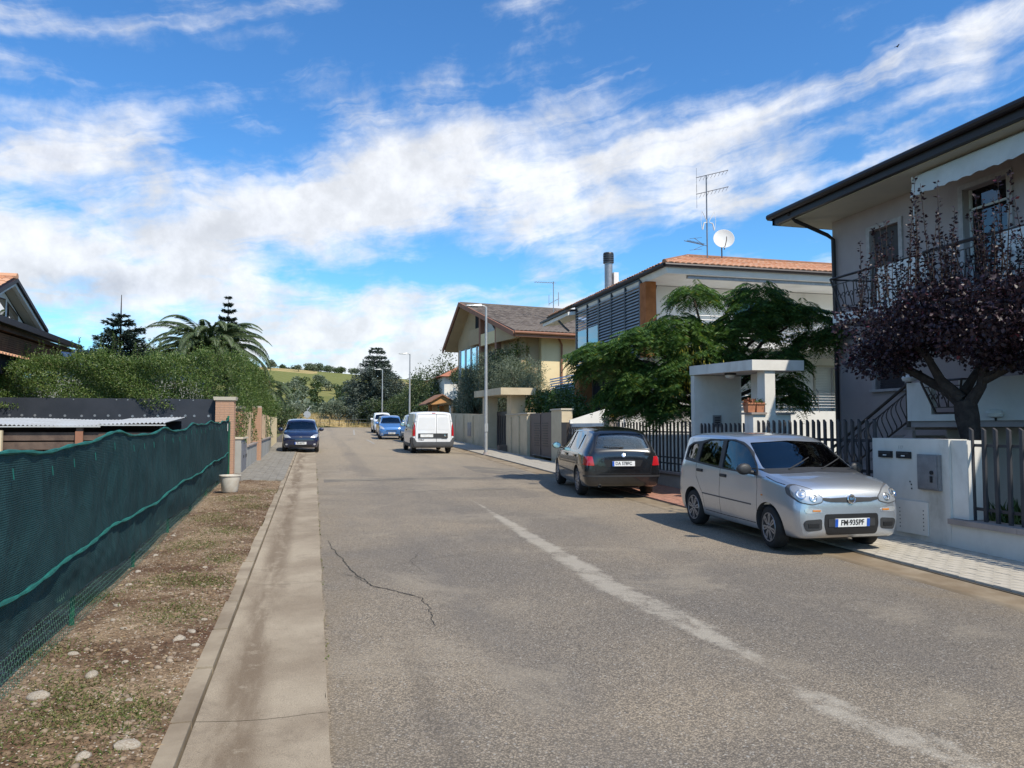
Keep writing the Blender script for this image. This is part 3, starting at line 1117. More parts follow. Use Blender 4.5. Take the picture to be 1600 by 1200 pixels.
def wagon_extra(root, S):
    make_plate(root, 'DA 578FC', (0, -2.125, .755), -1, R(-6), 0.50, 0.11, False, 0.095)
    b = MB().lathe([(0.0, -0.016), (0.042, -0.012), (0.046, 0.01)], 24, axis='Y')
    me = b.mesh('badge', M_CHROME, True)
    me.transform(Matrix.Translation((0, -2.10, .93)) @ Matrix.Rotation(R(-25), 4, 'X'))
    link('badge', me, root)
    MB().tube([(-.24, -2.115, .835), (0, -2.128, .845), (.24, -2.115, .835)], [0.008, 0.014, 0.008], 6).build('boot_handle', P_BLACK, root, True)
    MB().tube([(.02, -2.03, 1.10), (-.26, -2.03, 1.11), (-.44, -2.01, 1.12)], [0.014, 0.009, 0.006], 6).build('rear_wiper', M_TRIM, root)
    MB().lathe([(0.026, 0), (0.030, 0.0), (0.030, -0.09), (0.026, -0.09), (0.022, 0)], 14, c=(-.52, -2.0, .27), axis='Y').build('exhaust_pipe', M_CHROME, root, True)
    t = text_mesh('STILO', 0.042, M_CHROME, 0.001, 0.0006)
    t.transform(Matrix.Translation((-.47, -2.10, .865)) @ Matrix.Rotation(math.pi / 2, 4, 'X'))
    link('lettering', t, root)


WAGON = dict(
    rows=ROWS_WAGON, paint=P_BLACK, r=.315, tw=.195, wy=(-1.25, 1.35), wheel='cover', arch=.05, cab=(-1.86, 1.2), floor=.45, rimf=.66,
    side=[(M_CGLASS, [(.98, .985), (.75, 1.13), (.42, 1.32), (.20, 1.395), (-.08, 1.42), (-.08, 1.0)]),
          (M_CGLASS, [(-.17, 1.0), (-.17, 1.42), (-.80, 1.41), (-1.08, 1.37), (-1.06, 1.02)]),
          (M_DGLASS, [(-1.15, 1.03), (-1.15, 1.365), (-1.50, 1.33), (-1.60, 1.28), (-1.70, 1.07)])],
    ends=[(M_CGLASS, [(-.68, .99), (.68, .99), (.56, 1.36), (0, 1.41), (-.56, 1.36)], (.3, 1.7)),
          (M_CGLASS, [(-.60, 1.075), (0, 1.065), (.60, 1.075), (.50, 1.35), (.44, 1.39), (0, 1.405), (-.44, 1.39), (-.50, 1.35)], (-2.4, -1.45))],
    seams=[[(1.05, .30), (1.05, .90)], [(-.12, .30), (-.12, .96)], [(-.80, .32), (-.86, .60), (-1.12, .85), (-1.14, .97)]],
    handles=[(.02, .86), (-.98, .88)], handle_mat=P_BLACK, mirror=(.86, 1.03, P_BLACK),
    seats=[(-.37, .05), (.37, .05), (-.37, -.85), (.37, -.85)], dash=(.92, .98),
    patch=[
        ('tail_light', M_RED, rnd([(.64, .71), (.90, .72), (.90, .91), (.68, .91), (.66, .80)], .02), 'xz', -2.6, -1.88, .010, True),
        ('bumper_strip', M_TRIM, [(-.95, .465), (.95, .465), (.95, .50), (-.95, .50)], 'xz', -2.6, -1.9, .006, False),
        ('boot_edge', M_INK, stripe([(-.74, 1.0), (-.70, .86), (-.62, .66), (-.60, .54), (.60, .54), (.62, .66), (.70, .86), (.74, 1.0)], .010), 'xz', -2.6, -1.9, .003, False),
        ('plate_recess', M_INK, rnd([(-.38, .69), (.38, .69), (.44, .83), (-.44, .83)], .02), 'xz', -2.6, -1.95, .002, False),
        ('headlight', M_REFL, rnd([(.45, .60), (.76, .62), (.78, .76), (.55, .74)]), 'xz', 1.6, 2.6, .006, True),
        ('rub_strip', M_TRIM, stripe([(.95, .50), (-.85, .50)], .03), 'yz', .5, 1.3, .006, True),
    ],
    extra=[wagon_extra])

# ---------------------------------------------------------------- white panel van, seen from behind
ROWS_VAN = [
    (-2.15, .42, .70, .60, .80, 1.02, .82, 1.70, .72, 1.76),
    (-2.12, .32, .84, .62, .89, 1.02, .885, 1.745, .755, 1.80),
    (-2.0, .26, .88, .64, .915, 1.05, .905, 1.775, .775, 1.835),
    (-1.4, .23, .88, .64, .915, 1.06, .905, 1.79, .785, 1.85),
    (-.2, .23, .88, .64, .915, 1.06, .905, 1.79, .785, 1.85),
    (.45, .23, .88, .64, .915, 1.05, .90, 1.74, .76, 1.80),
    (.85, .23, .88, .64, .915, 1.04, .90, 1.52, .70, 1.58),
    (1.25, .23, .88, .62, .91, 1.02, .88, 1.16, .74, 1.21),
    (1.60, .23, .86, .60, .89, .95, .82, 1.02, .72, 1.06),
    (1.95, .25, .80, .58, .84, .85, .76, .92, .66, .95),
    (2.15, .28, .70, .56, .74, .74, .68, .82, .58, .84),
    (2.22, .34, .56, .54, .60, .68, .54, .74, .46, .76),
]


def van_extra(root, S):
    make_plate(root, 'EX 418KR', (-.28, -2.195, .79), -1, 0, 0.50, 0.11, False, 0.085) if False else None
    m = MB().box((-.02, -2.168, .79), (1.30, .03, .20))
    m.build('number_panel', M_TRIM, root)
    MB().box((-.30, -2.186, .79), (.56, .012, .125)).build('number_plate', M_PLATE, root)
    b = MB().lathe([(0.0, -0.016), (0.05, -0.012), (0.056, 0.01)], 24, axis='Y')
    me = b.mesh('badge', M_CHROME, True)
    me.transform(Matrix.Translation((.52, -2.186, .79)))
    link('badge', me, root)
    for s_, x, z in (('DOBL\u00d2', -.54, .605), ('CARGO', .48, .66)):
        t = text_mesh(s_, 0.07, M_TRIM, 0.001, 0.001)
        t.transform(Matrix.Translation((x, -2.158, z)) @ Matrix.Rotation(math.pi / 2, 4, 'X'))
        link('lettering', t, root)
    for s in (-1, 1):
        for z in (.62, 1.45):
            MB().box((s * .775, -2.135, z), (.05, .05, .07)).build('door_hinge', P_WHITE, root)
    MB().box((0, -2.12, 1.775), (.16, .06, .035)).build('brake_light', M_RED, root)
    MB().box((.15, -2.17, .98), (.05, .03, .12)).build('door_handle', M_TRIM, root) if False else None
    MB().lathe([(0.026, 0), (0.030, 0.0), (0.030, -0.09), (0.026, -0.09), (0.022, 0)], 12, c=(-.52, -2.0, .27), axis='Y').build('exhaust_pipe', M_CHROME, root, True)
    MB().box((0, -2.02, .30), (1.1, .04, .05)).build('tow_bar', M_CHROME, root)


VAN = dict(
    rows=ROWS_VAN, paint=P_WHITE, r=.31, tw=.19, wy=(-1.30, 1.42), wheel='steel', arch=.055, see=False, rimf=.62,
    side=[(M_DGLASS, [(1.18, 1.12), (.80, 1.50), (.35, 1.62), (.15, 1.62), (.15, 1.12)])],
    ends=[(M_DGLASS, [(-.72, 1.16), (.72, 1.16), (.64, 1.66), (-.64, 1.66)], (.5, 1.9))],
    seams=[[(.05, .35), (.05, 1.70)], [(-1.0, .62), (-1.0, 1.68), (.0, 1.72)], [(1.2, .4), (1.2, 1.1)]],
    handles=[(.2, 1.0)], mirror=(1.05, 1.22, M_TRIM),
    patch=[
        ('tail_light', M_RED, rnd([(.80, .78), (.95, .78), (.95, 1.42), (.86, 1.42), (.80, 1.2)], .02), 'xz', -2.4, -1.85, .010, True),
        ('rear_bumper', M_TRIMG, rnd([(-1, .26), (1, .26), (1, .70), (.84, .70), (.74, .52), (-.74, .52), (-.84, .70), (-1, .70)], .03), 'xz', -2.5, -1.55, .022, False),
        ('side_skirt', M_TRIMG, [(-.92, .22), (1.0, .22), (1.0, .42), (-.92, .42)], 'yz', .5, 1.3, .012, True),
        ('door_gap', M_INK, stripe([(.13, .52), (.13, 1.76)], .014), 'xz', -2.5, -1.9, .003, False),
        ('door_gap', M_INK, stripe([(-.78, .54), (-.79, 1.0), (-.70, 1.72), (.70, 1.72), (.79, 1.0), (.78, .54)], .012), 'xz', -2.5, -1.9, .003, False),
        ('door_panel', P_WHITE, rnd([(-.70, 1.04), (.07, 1.04), (.07, 1.60), (-.64, 1.60)], .06), 'xz', -2.5, -1.9, .006, False),
        ('door_panel', P_WHITE, rnd([(.19, 1.04), (.70, 1.04), (.64, 1.60), (.19, 1.60)], .06), 'xz', -2.5, -1.9, .006, False),
    ],
    extra=[van_extra])

# ---------------------------------------------------------------- small hatchbacks facing the viewer
ROWS_HATCH = [
    (-1.76, .34, .60, .55, .66, .82, .62, .96, .52, 1.0),
    (-1.72, .26, .72, .56, .77, .88, .73, 1.15, .58, 1.20),
    (-1.55, .21, .76, .57, .81, .94, .77, 1.36, .58, 1.41),
    (-1.1, .19, .775, .57, .82, .955, .785, 1.40, .60, 1.455),
    (-.4, .19, .775, .57, .82, .95, .785, 1.42, .61, 1.48),
    (.15, .19, .775, .57, .82, .94, .785, 1.37, .60, 1.43),
    (.55, .19, .775, .57, .82, .93, .78, 1.16, .62, 1.21),
    (.95, .19, .77, .56, .815, .91, .77, .97, .68, 1.01),
    (1.35, .20, .76, .55, .80, .84, .74, .88, .66, .92),
    (1.60, .21, .72, .54, .77, .76, .69, .79, .61, .83),
    (1.74, .24, .64, .52, .69, .68, .61, .71, .53, .74),
    (1.78, .30, .52, .50, .56, .61, .50, .63, .42, .65),
]


def front_extra(txt, emblem=True, ring=None):
    def f(root, S):
        make_plate(root, txt, (0, 1.80, .42), 1, R(4), 0.50, 0.11, False, 0.09)
        b = MB().lathe([(0.07, -.01), (0.07, .01), (0.058, 0.012), (0.056, 0.0), (0.0, 0.002)], 24, axis='Y')
        me = b.mesh('badge', M_CHROME, True)
        me.transform(Matrix.Translation((0, 1.755, .655)) @ Matrix.Rotation(R(-18), 4, 'X'))
        o = link('badge', me, root)
        if emblem:
            for s_, dz in (('V', .028), ('W', -.026)):
                t = text_mesh(s_, 0.06, M_CHROME, 0.004, 0.001)
                t.transform(Matrix.Translation((0, 1.775, .655 + dz)) @ Matrix.Rotation(math.pi, 4, 'Z') @ Matrix.Rotation(math.pi / 2, 4, 'X'))
                link('lettering', t, o)
        MB().tube([(.1, .78, 1.03), (-.3, .62, 1.14)], [0.01, 0.006], 5).build('wiper', M_TRIM, root)
    return f


def hatch(paint, plate, emblem, hl=None, zs=1.0, grille=True):
    hl = hl or [(.40, .665), (.66, .66), (.77, .73), (.74, .82), (.56, .79)]
    rows = [tuple([r[0]] + [r[k] * (zs if k in (5, 7, 9) else 1) for k in range(1, 10)]) for r in ROWS_HATCH]
    z = zs
    pt = [('headlight', M_REFL, rnd(hl, .03), 'xz', 1.0, 2.2, .008, True),
          ('lower_grille', M_INK, rnd([(-.52, .27), (.52, .27), (.48, .36), (-.48, .36)], .03), 'xz', 1.2, 2.2, .005, False),
          ('fog_lamp', M_REFL, cpoly(.60, .37, .05, .035, 12), 'xz', 1.2, 2.2, .008, True)]
    if grille:
        pt.append(('upper_grille', M_INK, rnd([(-.36, .54), (.36, .54), (.34, .60), (-.34, .60)], .02), 'xz', 1.2, 2.2, .005, False))
    else:
        pt.append(('front_lip', M_TRIM, rnd([(-.60, .52), (.60, .52), (.60, .545), (-.60, .545)], .01), 'xz', 1.2, 2.2, .005, False))
    return dict(rows=rows, paint=paint, r=.285, tw=.17, wy=(-1.18, 1.20), wheel='five', arch=.045, see=True, cab=(-1.5, .95), floor=.42,
                side=[(M_CGLASS, [(.72, .99 * z), (.45, 1.17 * z), (.12, 1.33 * z), (-.15, 1.36 * z), (-.15, .99 * z)]),
                      (M_DGLASS, [(-.25, .99 * z), (-.25, 1.36 * z), (-.9, 1.345 * z), (-1.2, 1.28 * z), (-1.25, 1.04 * z)])],
                ends=[(M_CGLASS, [(-.66, .985 * z), (.66, .985 * z), (.53, 1.31 * z), (0, 1.36 * z), (-.53, 1.31 * z)], (.1, 1.5)),
                      (M_CGLASS, [(-.56, 1.02 * z), (.56, 1.02 * z), (.48, 1.32 * z), (-.48, 1.32 * z)], (-2.2, -1.2))],
                handles=[(-.1, .86 * z)], handle_mat=paint, mirror=(.62, 1.0 * z, paint), seats=[(-.36, -.1), (.36, -.1)], dash=(.68, .97 * z),
                patch=pt, extra=[front_extra(plate, emblem)])
# ================================================================ ground, street, pavements
def seg_mask(P, pts, wds):
    """how close plan points P are to a polyline, 1 on it and 0 a width away"""
    best = np.zeros(len(P))
    for i in range(len(pts) - 1):
        a, b = np.array(pts[i]), np.array(pts[i + 1])
        t = np.clip(((P - a) @ (b - a)) / ((b - a) @ (b - a)), 0, 1)
        d = np.linalg.norm(P - a - t[:, None] * (b - a), axis=1)
        wv = wds[i] + (wds[i + 1] - wds[i]) * t
        best = np.maximum(best, np.clip(1.5 - d / wv, 0, 1))
    return best


def sheet(name, xs, ys, zf, mat, parent=None, masks=None, kind='structure', dz=0.0):
    X_, Y_ = np.meshgrid(xs, ys)
    V = np.stack([X_.ravel(), Y_.ravel(), np.zeros(X_.size)], 1)
    V[:, 2] = zf(V[:, 0], V[:, 1]) + dz
    nx = len(xs)
    i = (np.arange(len(ys) - 1)[:, None] * nx + np.arange(nx - 1)[None, :]).ravel()
    Q = np.stack([i, i + 1, i + nx + 1, i + nx], 1)
    me = npmesh(name, V, Q, mat, True)
    for k, fn in (masks or {}).items():
        at = me.attributes.new(k, 'FLOAT', 'POINT')
        at.data.foreach_set('value', fn(V[:, :2]).astype(np.float32))
    o = link(name, me, parent)
    if kind:
        o['kind'] = kind
    return o


def hill_h(x, y):
    """height of the far hill above the plain"""
    d = np.clip((y - 150) / 470.0, 0, 1)
    rise = d * d * (3 - 2 * d)
    crest = 43 - 0.055 * (x + 30) - 12 * np.clip((x - 120) / 300, 0, 1)
    crest = np.clip(crest, 16, 52) * (1 - 0.25 * np.clip((-x - 160) / 260, 0, 1))
    und = 2.0 * np.sin(x / 62.0 + y / 130.0) + 1.3 * np.sin(x / 27.0 - y / 45.0 + 1)
    return rise * (crest + und)


def terrain_z(x, y):
    base = np.where(y < 92, SLOPE * y, 1.84) - 0.05
    return base + np.where(y > 150, hill_h(x, y), 0)


def b_field(t, p):
    v = t.coord()
    x, y, z = t.xyz(v)
    vo = t.n('ShaderNodeTexVoronoi', feature='F1')
    t.set(vo, 'Vector', t.comb(t.m('MULTIPLY', x, 0.024), t.m('MULTIPLY', y, 0.0125), 0.0))
    vo.inputs['Scale'].default_value = 1.0
    vo.inputs['Randomness'].default_value = 0.75
    h = t.xyz(vo.outputs['Color'])[0]
    rp = t.n('ShaderNodeValToRGB')
    rp.color_ramp.interpolation = 'CONSTANT'
    e = rp.color_ramp.elements
    for i, (pos, c) in enumerate([(0, (.17, .17, .055)), (.22, (.24, .22, .08)), (.42, (.44, .33, .15)), (.60, (.18, .185, .06)), (.76, (.33, .27, .11)), (.9, (.14, .15, .055))]):
        if i > 1:
            e.new(pos)
        e[i].position = pos
        e[i].color = (*c, 1)
    t.set(rp, 'Fac', h)
    near = t.mix(t.ramp(t.noise(v, .35, 8, .65), .35, .65), (.20, .17, .085), (.10, .115, .04))
    far = t.mix(t.ramp(t.noise(v, .05, 6, .6), .3, .7, 0, .35), rp.outputs[0], (.12, .14, .045))
    rows_ = t.m('SINE', t.m('MULTIPLY', t.m('ADD', x, t.m('MULTIPLY', y, .4)), 1.1))
    far = t.mix(t.ramp(rows_, -1, 1, 0, .18), far, (.07, .09, .03))
    c = t.mix(t.ramp(y, 120, 190), near, far)
    t.set(p, 'Base Color', c)
    bump(t, p, t.noise(v, 8, 5), .3, .05)


M_FIELD = principled('field_earth', b_field, Roughness=.95, Specular_IOR_Level=.1)
xs = np.concatenate([np.linspace(-900, -60, 40), np.linspace(-50, 60, 56), np.linspace(75, 900, 40)])
ys = np.concatenate([np.linspace(-60, 92, 39), np.linspace(100, 700, 90), np.linspace(760, 1500, 12)])
sheet('ground', xs, ys, terrain_z, M_FIELD, dz=-.04)


def b_asphalt(t, p):
    v = t.coord()
    x, y, z = t.xyz(v)
    att = t.n('ShaderNodeAttribute', attribute_name='worn').outputs['Fac']
    big = t.noise(v, .22, 5, .55, .3)
    bl = t.noise(t.vm('MULTIPLY', v, (1.0, .35, 1.0)), .6, 5, .6)
    c = t.mix(t.ramp(big, .38, .62), (.195, .166, .131), (.295, .240, .172))
    # warm, finer and lighter further up the street
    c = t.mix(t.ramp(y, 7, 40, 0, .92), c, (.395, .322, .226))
    c = t.mix(t.ramp(bl, .5, .72, 0, .38), c, (.150, .134, .118))
    # chippings
    vo = t.n('ShaderNodeTexVoronoi', feature='F1')
    t.set(vo, 'Vector', v)
    vo.inputs['Scale'].default_value = 85
    g = t.xyz(vo.outputs['Color'])[0]
    c = t.vm('SCALE', c, s=t.ramp(g, 0, 1, .60, 1.38, 'LINEAR'))
    c = t.mix(t.ramp(vo.outputs['Distance'], .42, .62, 0, .55), c, (.045, .042, .040))
    sp = t.noise(v, 420, 3, .7)
    c = t.vm('SCALE', c, s=t.ramp(sp, .3, .7, .78, 1.25))
    g2 = t.xyz(vo.outputs['Color'])[1]
    c = t.mix(t.ramp(g2, .93, 1.0, 0, .5), c, (.46, .44, .40))
    trk = t.m('ADD', t.ramp(t.m('ABSOLUTE', t.m('SUBTRACT', x, 1.55)), .45, .1), t.ramp(t.m('ABSOLUTE', t.m('SUBTRACT', x, 4.7)), .5, .1))
    trk = t.m('MULTIPLY', trk, t.ramp(t.noise(t.vm('MULTIPLY', v, (1, .12, 1)), .8, 4), .35, .6))
    c = t.mix(t.m('MULTIPLY', trk, .32, clamp=True), c, (.125, .112, .10))
    st = t.ramp(t.noise(t.vm('MULTIPLY', v, (1, .6, 1)), 1.15, 9, .72, .6), .60, .72, 0, .42)
    c = t.mix(st, c, (.10, .09, .08))
    lt = t.ramp(t.noise(t.vm('ADD', v, (9, 4, 0)), .55, 8, .68, .5), .52, .66, 0, .40)
    c = t.mix(lt, c, (.31, .265, .20))
    # pale worn joint in the middle
    wn = t.m('ADD', att, t.m('MULTIPLY', t.m('SUBTRACT', t.noise(v, 2.6, 9, .75, .5), .55), 2.4))
    wn = t.m('ADD', wn, t.m('MULTIPLY', t.m('SUBTRACT', sp, .5), .5))
    c = t.mix(t.m('MULTIPLY', t.ramp(wn, .48, 1.0, 0, .58), t.ramp(att, .02, .3)), c, (.43, .39, .32))
    # brown dust by the gutters
    rt = t.m('ADD', t.ramp(x, 5.6, 6.7), t.m('MULTIPLY', t.ramp(x, .9, .1), .75))
    ds = t.m('MULTIPLY', rt, t.ramp(t.noise(v, 1.7, 7, .65), .38, .7))
    c = t.mix(t.m('MULTIPLY', ds, .6, clamp=True), c, (.20, .155, .10))
    # damp tar strip on the left
    ts = t.m('MULTIPLY', t.ramp(t.m('ABSOLUTE', t.m('SUBTRACT', x, t.m('ADD', .62, t.m('MULTIPLY', t.noise(v, 1.3, 4), .25)))), .13, .03), t.ramp(y, 7.5, 5.0))
    c = t.mix(t.m('MULTIPLY', ts, .28), c, (.085, .070, .056))
    t.set(p, 'Base Color', c)
    t.set(p, 'Roughness', t.ramp(sp, .3, .7, .78, .95))
    h = t.m('ADD', t.m('MULTIPLY', vo.outputs['Distance'], -1.0), t.m('MULTIPLY', sp, .5))
    bump(t, p, h, .55, .006)


M_ASPHALT = principled('old_asphalt', b_asphalt, Specular_IOR_Level=.35)
STREAK = [(3.30, 16.6), (3.17, 11.1), (3.15, 7.7), (3.27, 6.1), (3.30, 5.4)]
STREAK2 = [(3.22, 4.55), (3.30, 4.0), (3.52, 3.3)]
FAINT = [(2.6, 10.9), (4.5, 10.4)]
FAINT2 = [(3.6, 10.0), (5.2, 10.1)]


def worn(P):
    m = seg_mask(P, STREAK, [.03, .16, .25, .20, .12])
    m = np.maximum(m, .95 * seg_mask(P, STREAK2, [.16, .22, .16]))
    m = np.maximum(m, .8 * seg_mask(P, [(3.3, 5.4), (3.22, 4.55)], [.07, .07]))
    m = np.maximum(m, .62 * seg_mask(P, FAINT, [.03, .02]))
    m = np.maximum(m, .55 * seg_mask(P, FAINT2, [.03, .02]))
    return m


xs = np.linspace(.10, 6.66, 80)
ys = np.concatenate([np.arange(-6, 2.4, .6), np.arange(2.4, 18, .09), np.arange(18.3, 87.2, .8)])
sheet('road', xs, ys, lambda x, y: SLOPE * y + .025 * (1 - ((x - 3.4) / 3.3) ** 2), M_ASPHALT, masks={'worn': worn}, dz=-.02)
M_ASPH2 = rough_mat('pale_asphalt', (.20, .18, .15), (.25, .225, .185), .6, .9, 90, .2)
sheet('cross_road', np.linspace(-40, 44, 12), np.linspace(87.0, 92.5, 4), lambda x, y: 0 * x + 1.742, M_ASPH2)

# cracks: thin dark ribbons that wander
M_CRACK = principled('crack_dark', None, Base_Color=(.030, .027, .024, 1), Roughness=1.0)


def crack(pts, wd, seed, name='road_crack', lift=.006, jag=.035):
    r = np.random.default_rng(seed)
    P = []
    for i in range(len(pts) - 1):
        a, b = np.array(pts[i]), np.array(pts[i + 1])
        n = max(2, int(np.linalg.norm(b - a) / .05))
        for k in range(n):
            P.append(a + (b - a) * k / n)
    P = np.array(P + [pts[-1]])
    w1 = np.cumsum(r.normal(size=P.shape), 0) * jag * .28
    w1 -= np.linspace(0, 1, len(P))[:, None] * w1[-1]
    P = P + w1 + r.normal(size=P.shape) * jag * .16
    wv = wd * (.35 + r.random(len(P))) * np.sin(np.linspace(.25, np.pi - .15, len(P))) ** .5
    T = unit(np.gradient(P, axis=0))
    N = np.stack([-T[:, 1], T[:, 0]], 1)
    mb = MB()
    z = lambda q: SLOPE * q[1] + .025 * (1 - ((q[0] - 3.4) / 3.3) ** 2) - .02 + lift
    for i in range(len(P)):
        for s in (-1, 1):
            q = P[i] + N[i] * s * wv[i] / 2
            mb.v.append((q[0], q[1], z(q)))
    for i in range(len(P) - 1):
        mb.f.append((2 * i, 2 * i + 1, 2 * i + 3, 2 * i + 2))
        mb.mi.append(0)
    return mb.build(name, M_CRACK, None, kind='structure')


crack([(.22, 11.6), (.33, 10.4), (.40, 9.8), (.46, 9.2), (.62, 8.5), (.86, 8.2), (1.08, 7.85), (1.10, 7.3), (1.07, 6.8)], .013, 1)
crack([(.22, 9.5), (.86, 9.55), (1.71, 9.9), (2.69, 10.4), (4.3, 10.2)], .006, 2)
crack([(.24, 9.3), (.5, 9.05), (.62, 8.5)], .008, 3)
crack([(.12, 17.9), (1.8, 17.7), (3.2, 18.1), (4.6, 18.0), (6.4, 18.2)], .02, 4)
crack([(.12, 21.4), (1.6, 21.2), (3.0, 21.5), (5.5, 21.2)], .03, 5)
crack([(5.2, 24.5), (5.9, 22.6), (6.3, 20.4)], .03, 6)
crack([(5.4, 26.2), (6.1, 23.2), (6.45, 21.2)], .03, 8)
crack([(1.3, 8.9), (1.2, 9.7), (1.5, 10.6)], .005, 9)
# old repair patches where the surface was opened across the street
M_PATCH = rough_mat('repair_tar', (.15, .132, .11), (.23, .20, .155), 1.6, .9, 160, .3, .004)
for k, (x0, x1, y0, y1) in enumerate([(.3, 5.9, 20.9, 21.9), (3.6, 4.6, 17.9, 18.35), (4.9, 6.5, 21.8, 25.6)]):
    n = 26
    r = np.random.default_rng(20 + k)
    xs_ = np.linspace(x0, x1, n)
    ya = y0 + np.cumsum(r.normal(size=n)) * .035
    yb = y1 + np.cumsum(r.normal(size=n)) * .045
    if k == 2:
        ya += (x1 - xs_) * .9
        yb += (x1 - xs_) * 1.2 - 1.4
    mb = MB()
    for i in range(n):
        for yy in (ya[i], (ya[i] + yb[i]) / 2, yb[i]):
            mb.v.append((xs_[i], yy, SLOPE * yy + .025 * (1 - ((xs_[i] - 3.4) / 3.3) ** 2) - .02 + .0035))
    for i in range(n - 1):
        for s in (0, 1):
            mb.f.append((3 * i + s, 3 * i + s + 1, 3 * i + s + 4, 3 * i + s + 3))
            mb.mi.append(0)
    mb.build('road_patch', M_PATCH, None, kind='structure')
# worn white marks far up the street
M_MARK = rough_mat('worn_marking', (.42, .40, .36), (.26, .235, .20), 4, .85, 80, .1)
for pts in ([(3.3, 44), (3.42, 44), (3.42, 50), (3.3, 50)], [(3.0, 60), (3.14, 60), (3.9, 76), (3.76, 76)], [(.12, 84.2), (6.6, 84.2), (6.6, 84.6), (.12, 84.6)], [(3.9, 33), (4.4, 32.9), (4.5, 33.06), (3.9, 33.2)]):
    MB().add([(x, y, SLOPE * y + .016) for x, y in pts], [(0, 1, 2, 3)]).build('road_marking', M_MARK, None, kind='structure')


# ---- concrete kerb strip on the left
def b_conc(t, p):
    v = t.coord()
    x, y, z = t.xyz(v)
    c = t.mix(t.ramp(t.noise(v, .8, 7, .62), .35, .65), (.37, .31, .23), (.255, .205, .148))
    run = t.noise(t.vm('MULTIPLY', v, (3.0, .45, 1.0)), 1.3, 7, .62, .3)
    band = t.ramp(t.m('ABSOLUTE', t.m('ADD', x, .42)), .22, .05)
    c = t.mix(t.m('MULTIPLY', t.m('MULTIPLY', band, t.ramp(run, .36, .6)), .75), c, (.145, .105, .07))
    c = t.mix(t.m('MULTIPLY', t.ramp(t.m('ABSOLUTE', t.m('ADD', x, .40)), .1, .03), t.ramp(t.noise(v, 5.4, 7, .7), .52, .66, 0, .4)), c, (.42, .36, .27))
    sp = t.noise(v, 190, 4, .7)
    c = t.vm('SCALE', c, s=t.ramp(sp, .3, .7, .66, 1.28))
    c = t.mix(t.ramp(t.noise(v, 46, 5, .7), .58, .72, 0, .6), c, (.12, .10, .08))
    c = t.mix(t.ramp(t.noise(v, 2.6, 9, .72, .6), .52, .70, 0, .55), c, (.17, .135, .10))
    t.set(p, 'Base Color', c)
    bump(t, p, t.m('ADD', sp, t.noise(v, 26, 5, .6)), .4, .006)


M_STRIP = principled('stained_concrete', b_conc, Roughness=.93, Specular_IOR_Level=.2)
M_KERB = rough_mat('kerb_concrete', (.36, .30, .22), (.22, .175, .125), 1.3, .93, 90, .5, .006, ((.085, .06, .04), .8))
strip = MB()
strip.v, strip.f, strip.mi = [], [], []
joints = [-6, -2.2, 1.6, 5.0, 8.75, 12.4, 16.1, 19.8, 23.4, 27, 31, 35, 39, 44, 49, 54, 59, 64, 69, 74, 79, 84]
base = thing('kerb_strip', 'x', 'x')
base['kind'] = 'structure'
del base['label'], base['category']
for i in range(len(joints) - 1):
    y0, y1 = joints[i] + .003, joints[i + 1] - .003
    mb = MB()
    n = max(2, int((y1 - y0) / .25))
    m = 7
    r = np.random.default_rng(i)
    jg = r.normal(size=n + 1) * .006
    for k in range(n + 1):
        yy = y0 + (y1 - y0) * k / n
        for q in range(m):
            xx = -.655 + (.115 + .655) * q / (m - 1) + (jg[k] if q == m - 1 else 0)
            dz = [.022, .012, .004, .0, .002, .008, .012][q]
            mb.v.append((xx, yy, gz(yy) + dz))
    for k in range(n):
        for q in range(m - 1):
            a = k * m + q
            mb.f.append((a, a + 1, a + m + 1, a + m))
            mb.mi.append(0)
    mb.ext([(.115, y0, gz(y0) - .12), (.115, y0, gz(y0) + .011), (.115, y1, gz(y1) + .011), (.115, y1, gz(y1) - .12)], (-.01, 0, 0))
    mb.build('gutter_slab', M_STRIP, base, True, 60)
for yy in np.arange(-4, 86, 1.0):
    mb = MB()
    a, b_ = yy + .006, yy + .994
    o1 = rng.normal() * .010
    h = .030 + rng.normal() * .004
    c = .012
    mb.slab([(-.79 + o1, a, gz(a) - .15), (-.665, a, gz(a) - .15), (-.665, b_, gz(b_) - .15), (-.79 + o1, b_, gz(b_) - .15)],
            [(-.79 + o1 + c, a + c, gz(a) + h), (-.665 - c, a + c, gz(a) + h), (-.665 - c, b_ - c, gz(b_) + h), (-.79 + o1 + c, b_ - c, gz(b_) + h)])
    mb.build('kerb_stone', M_KERB, base)


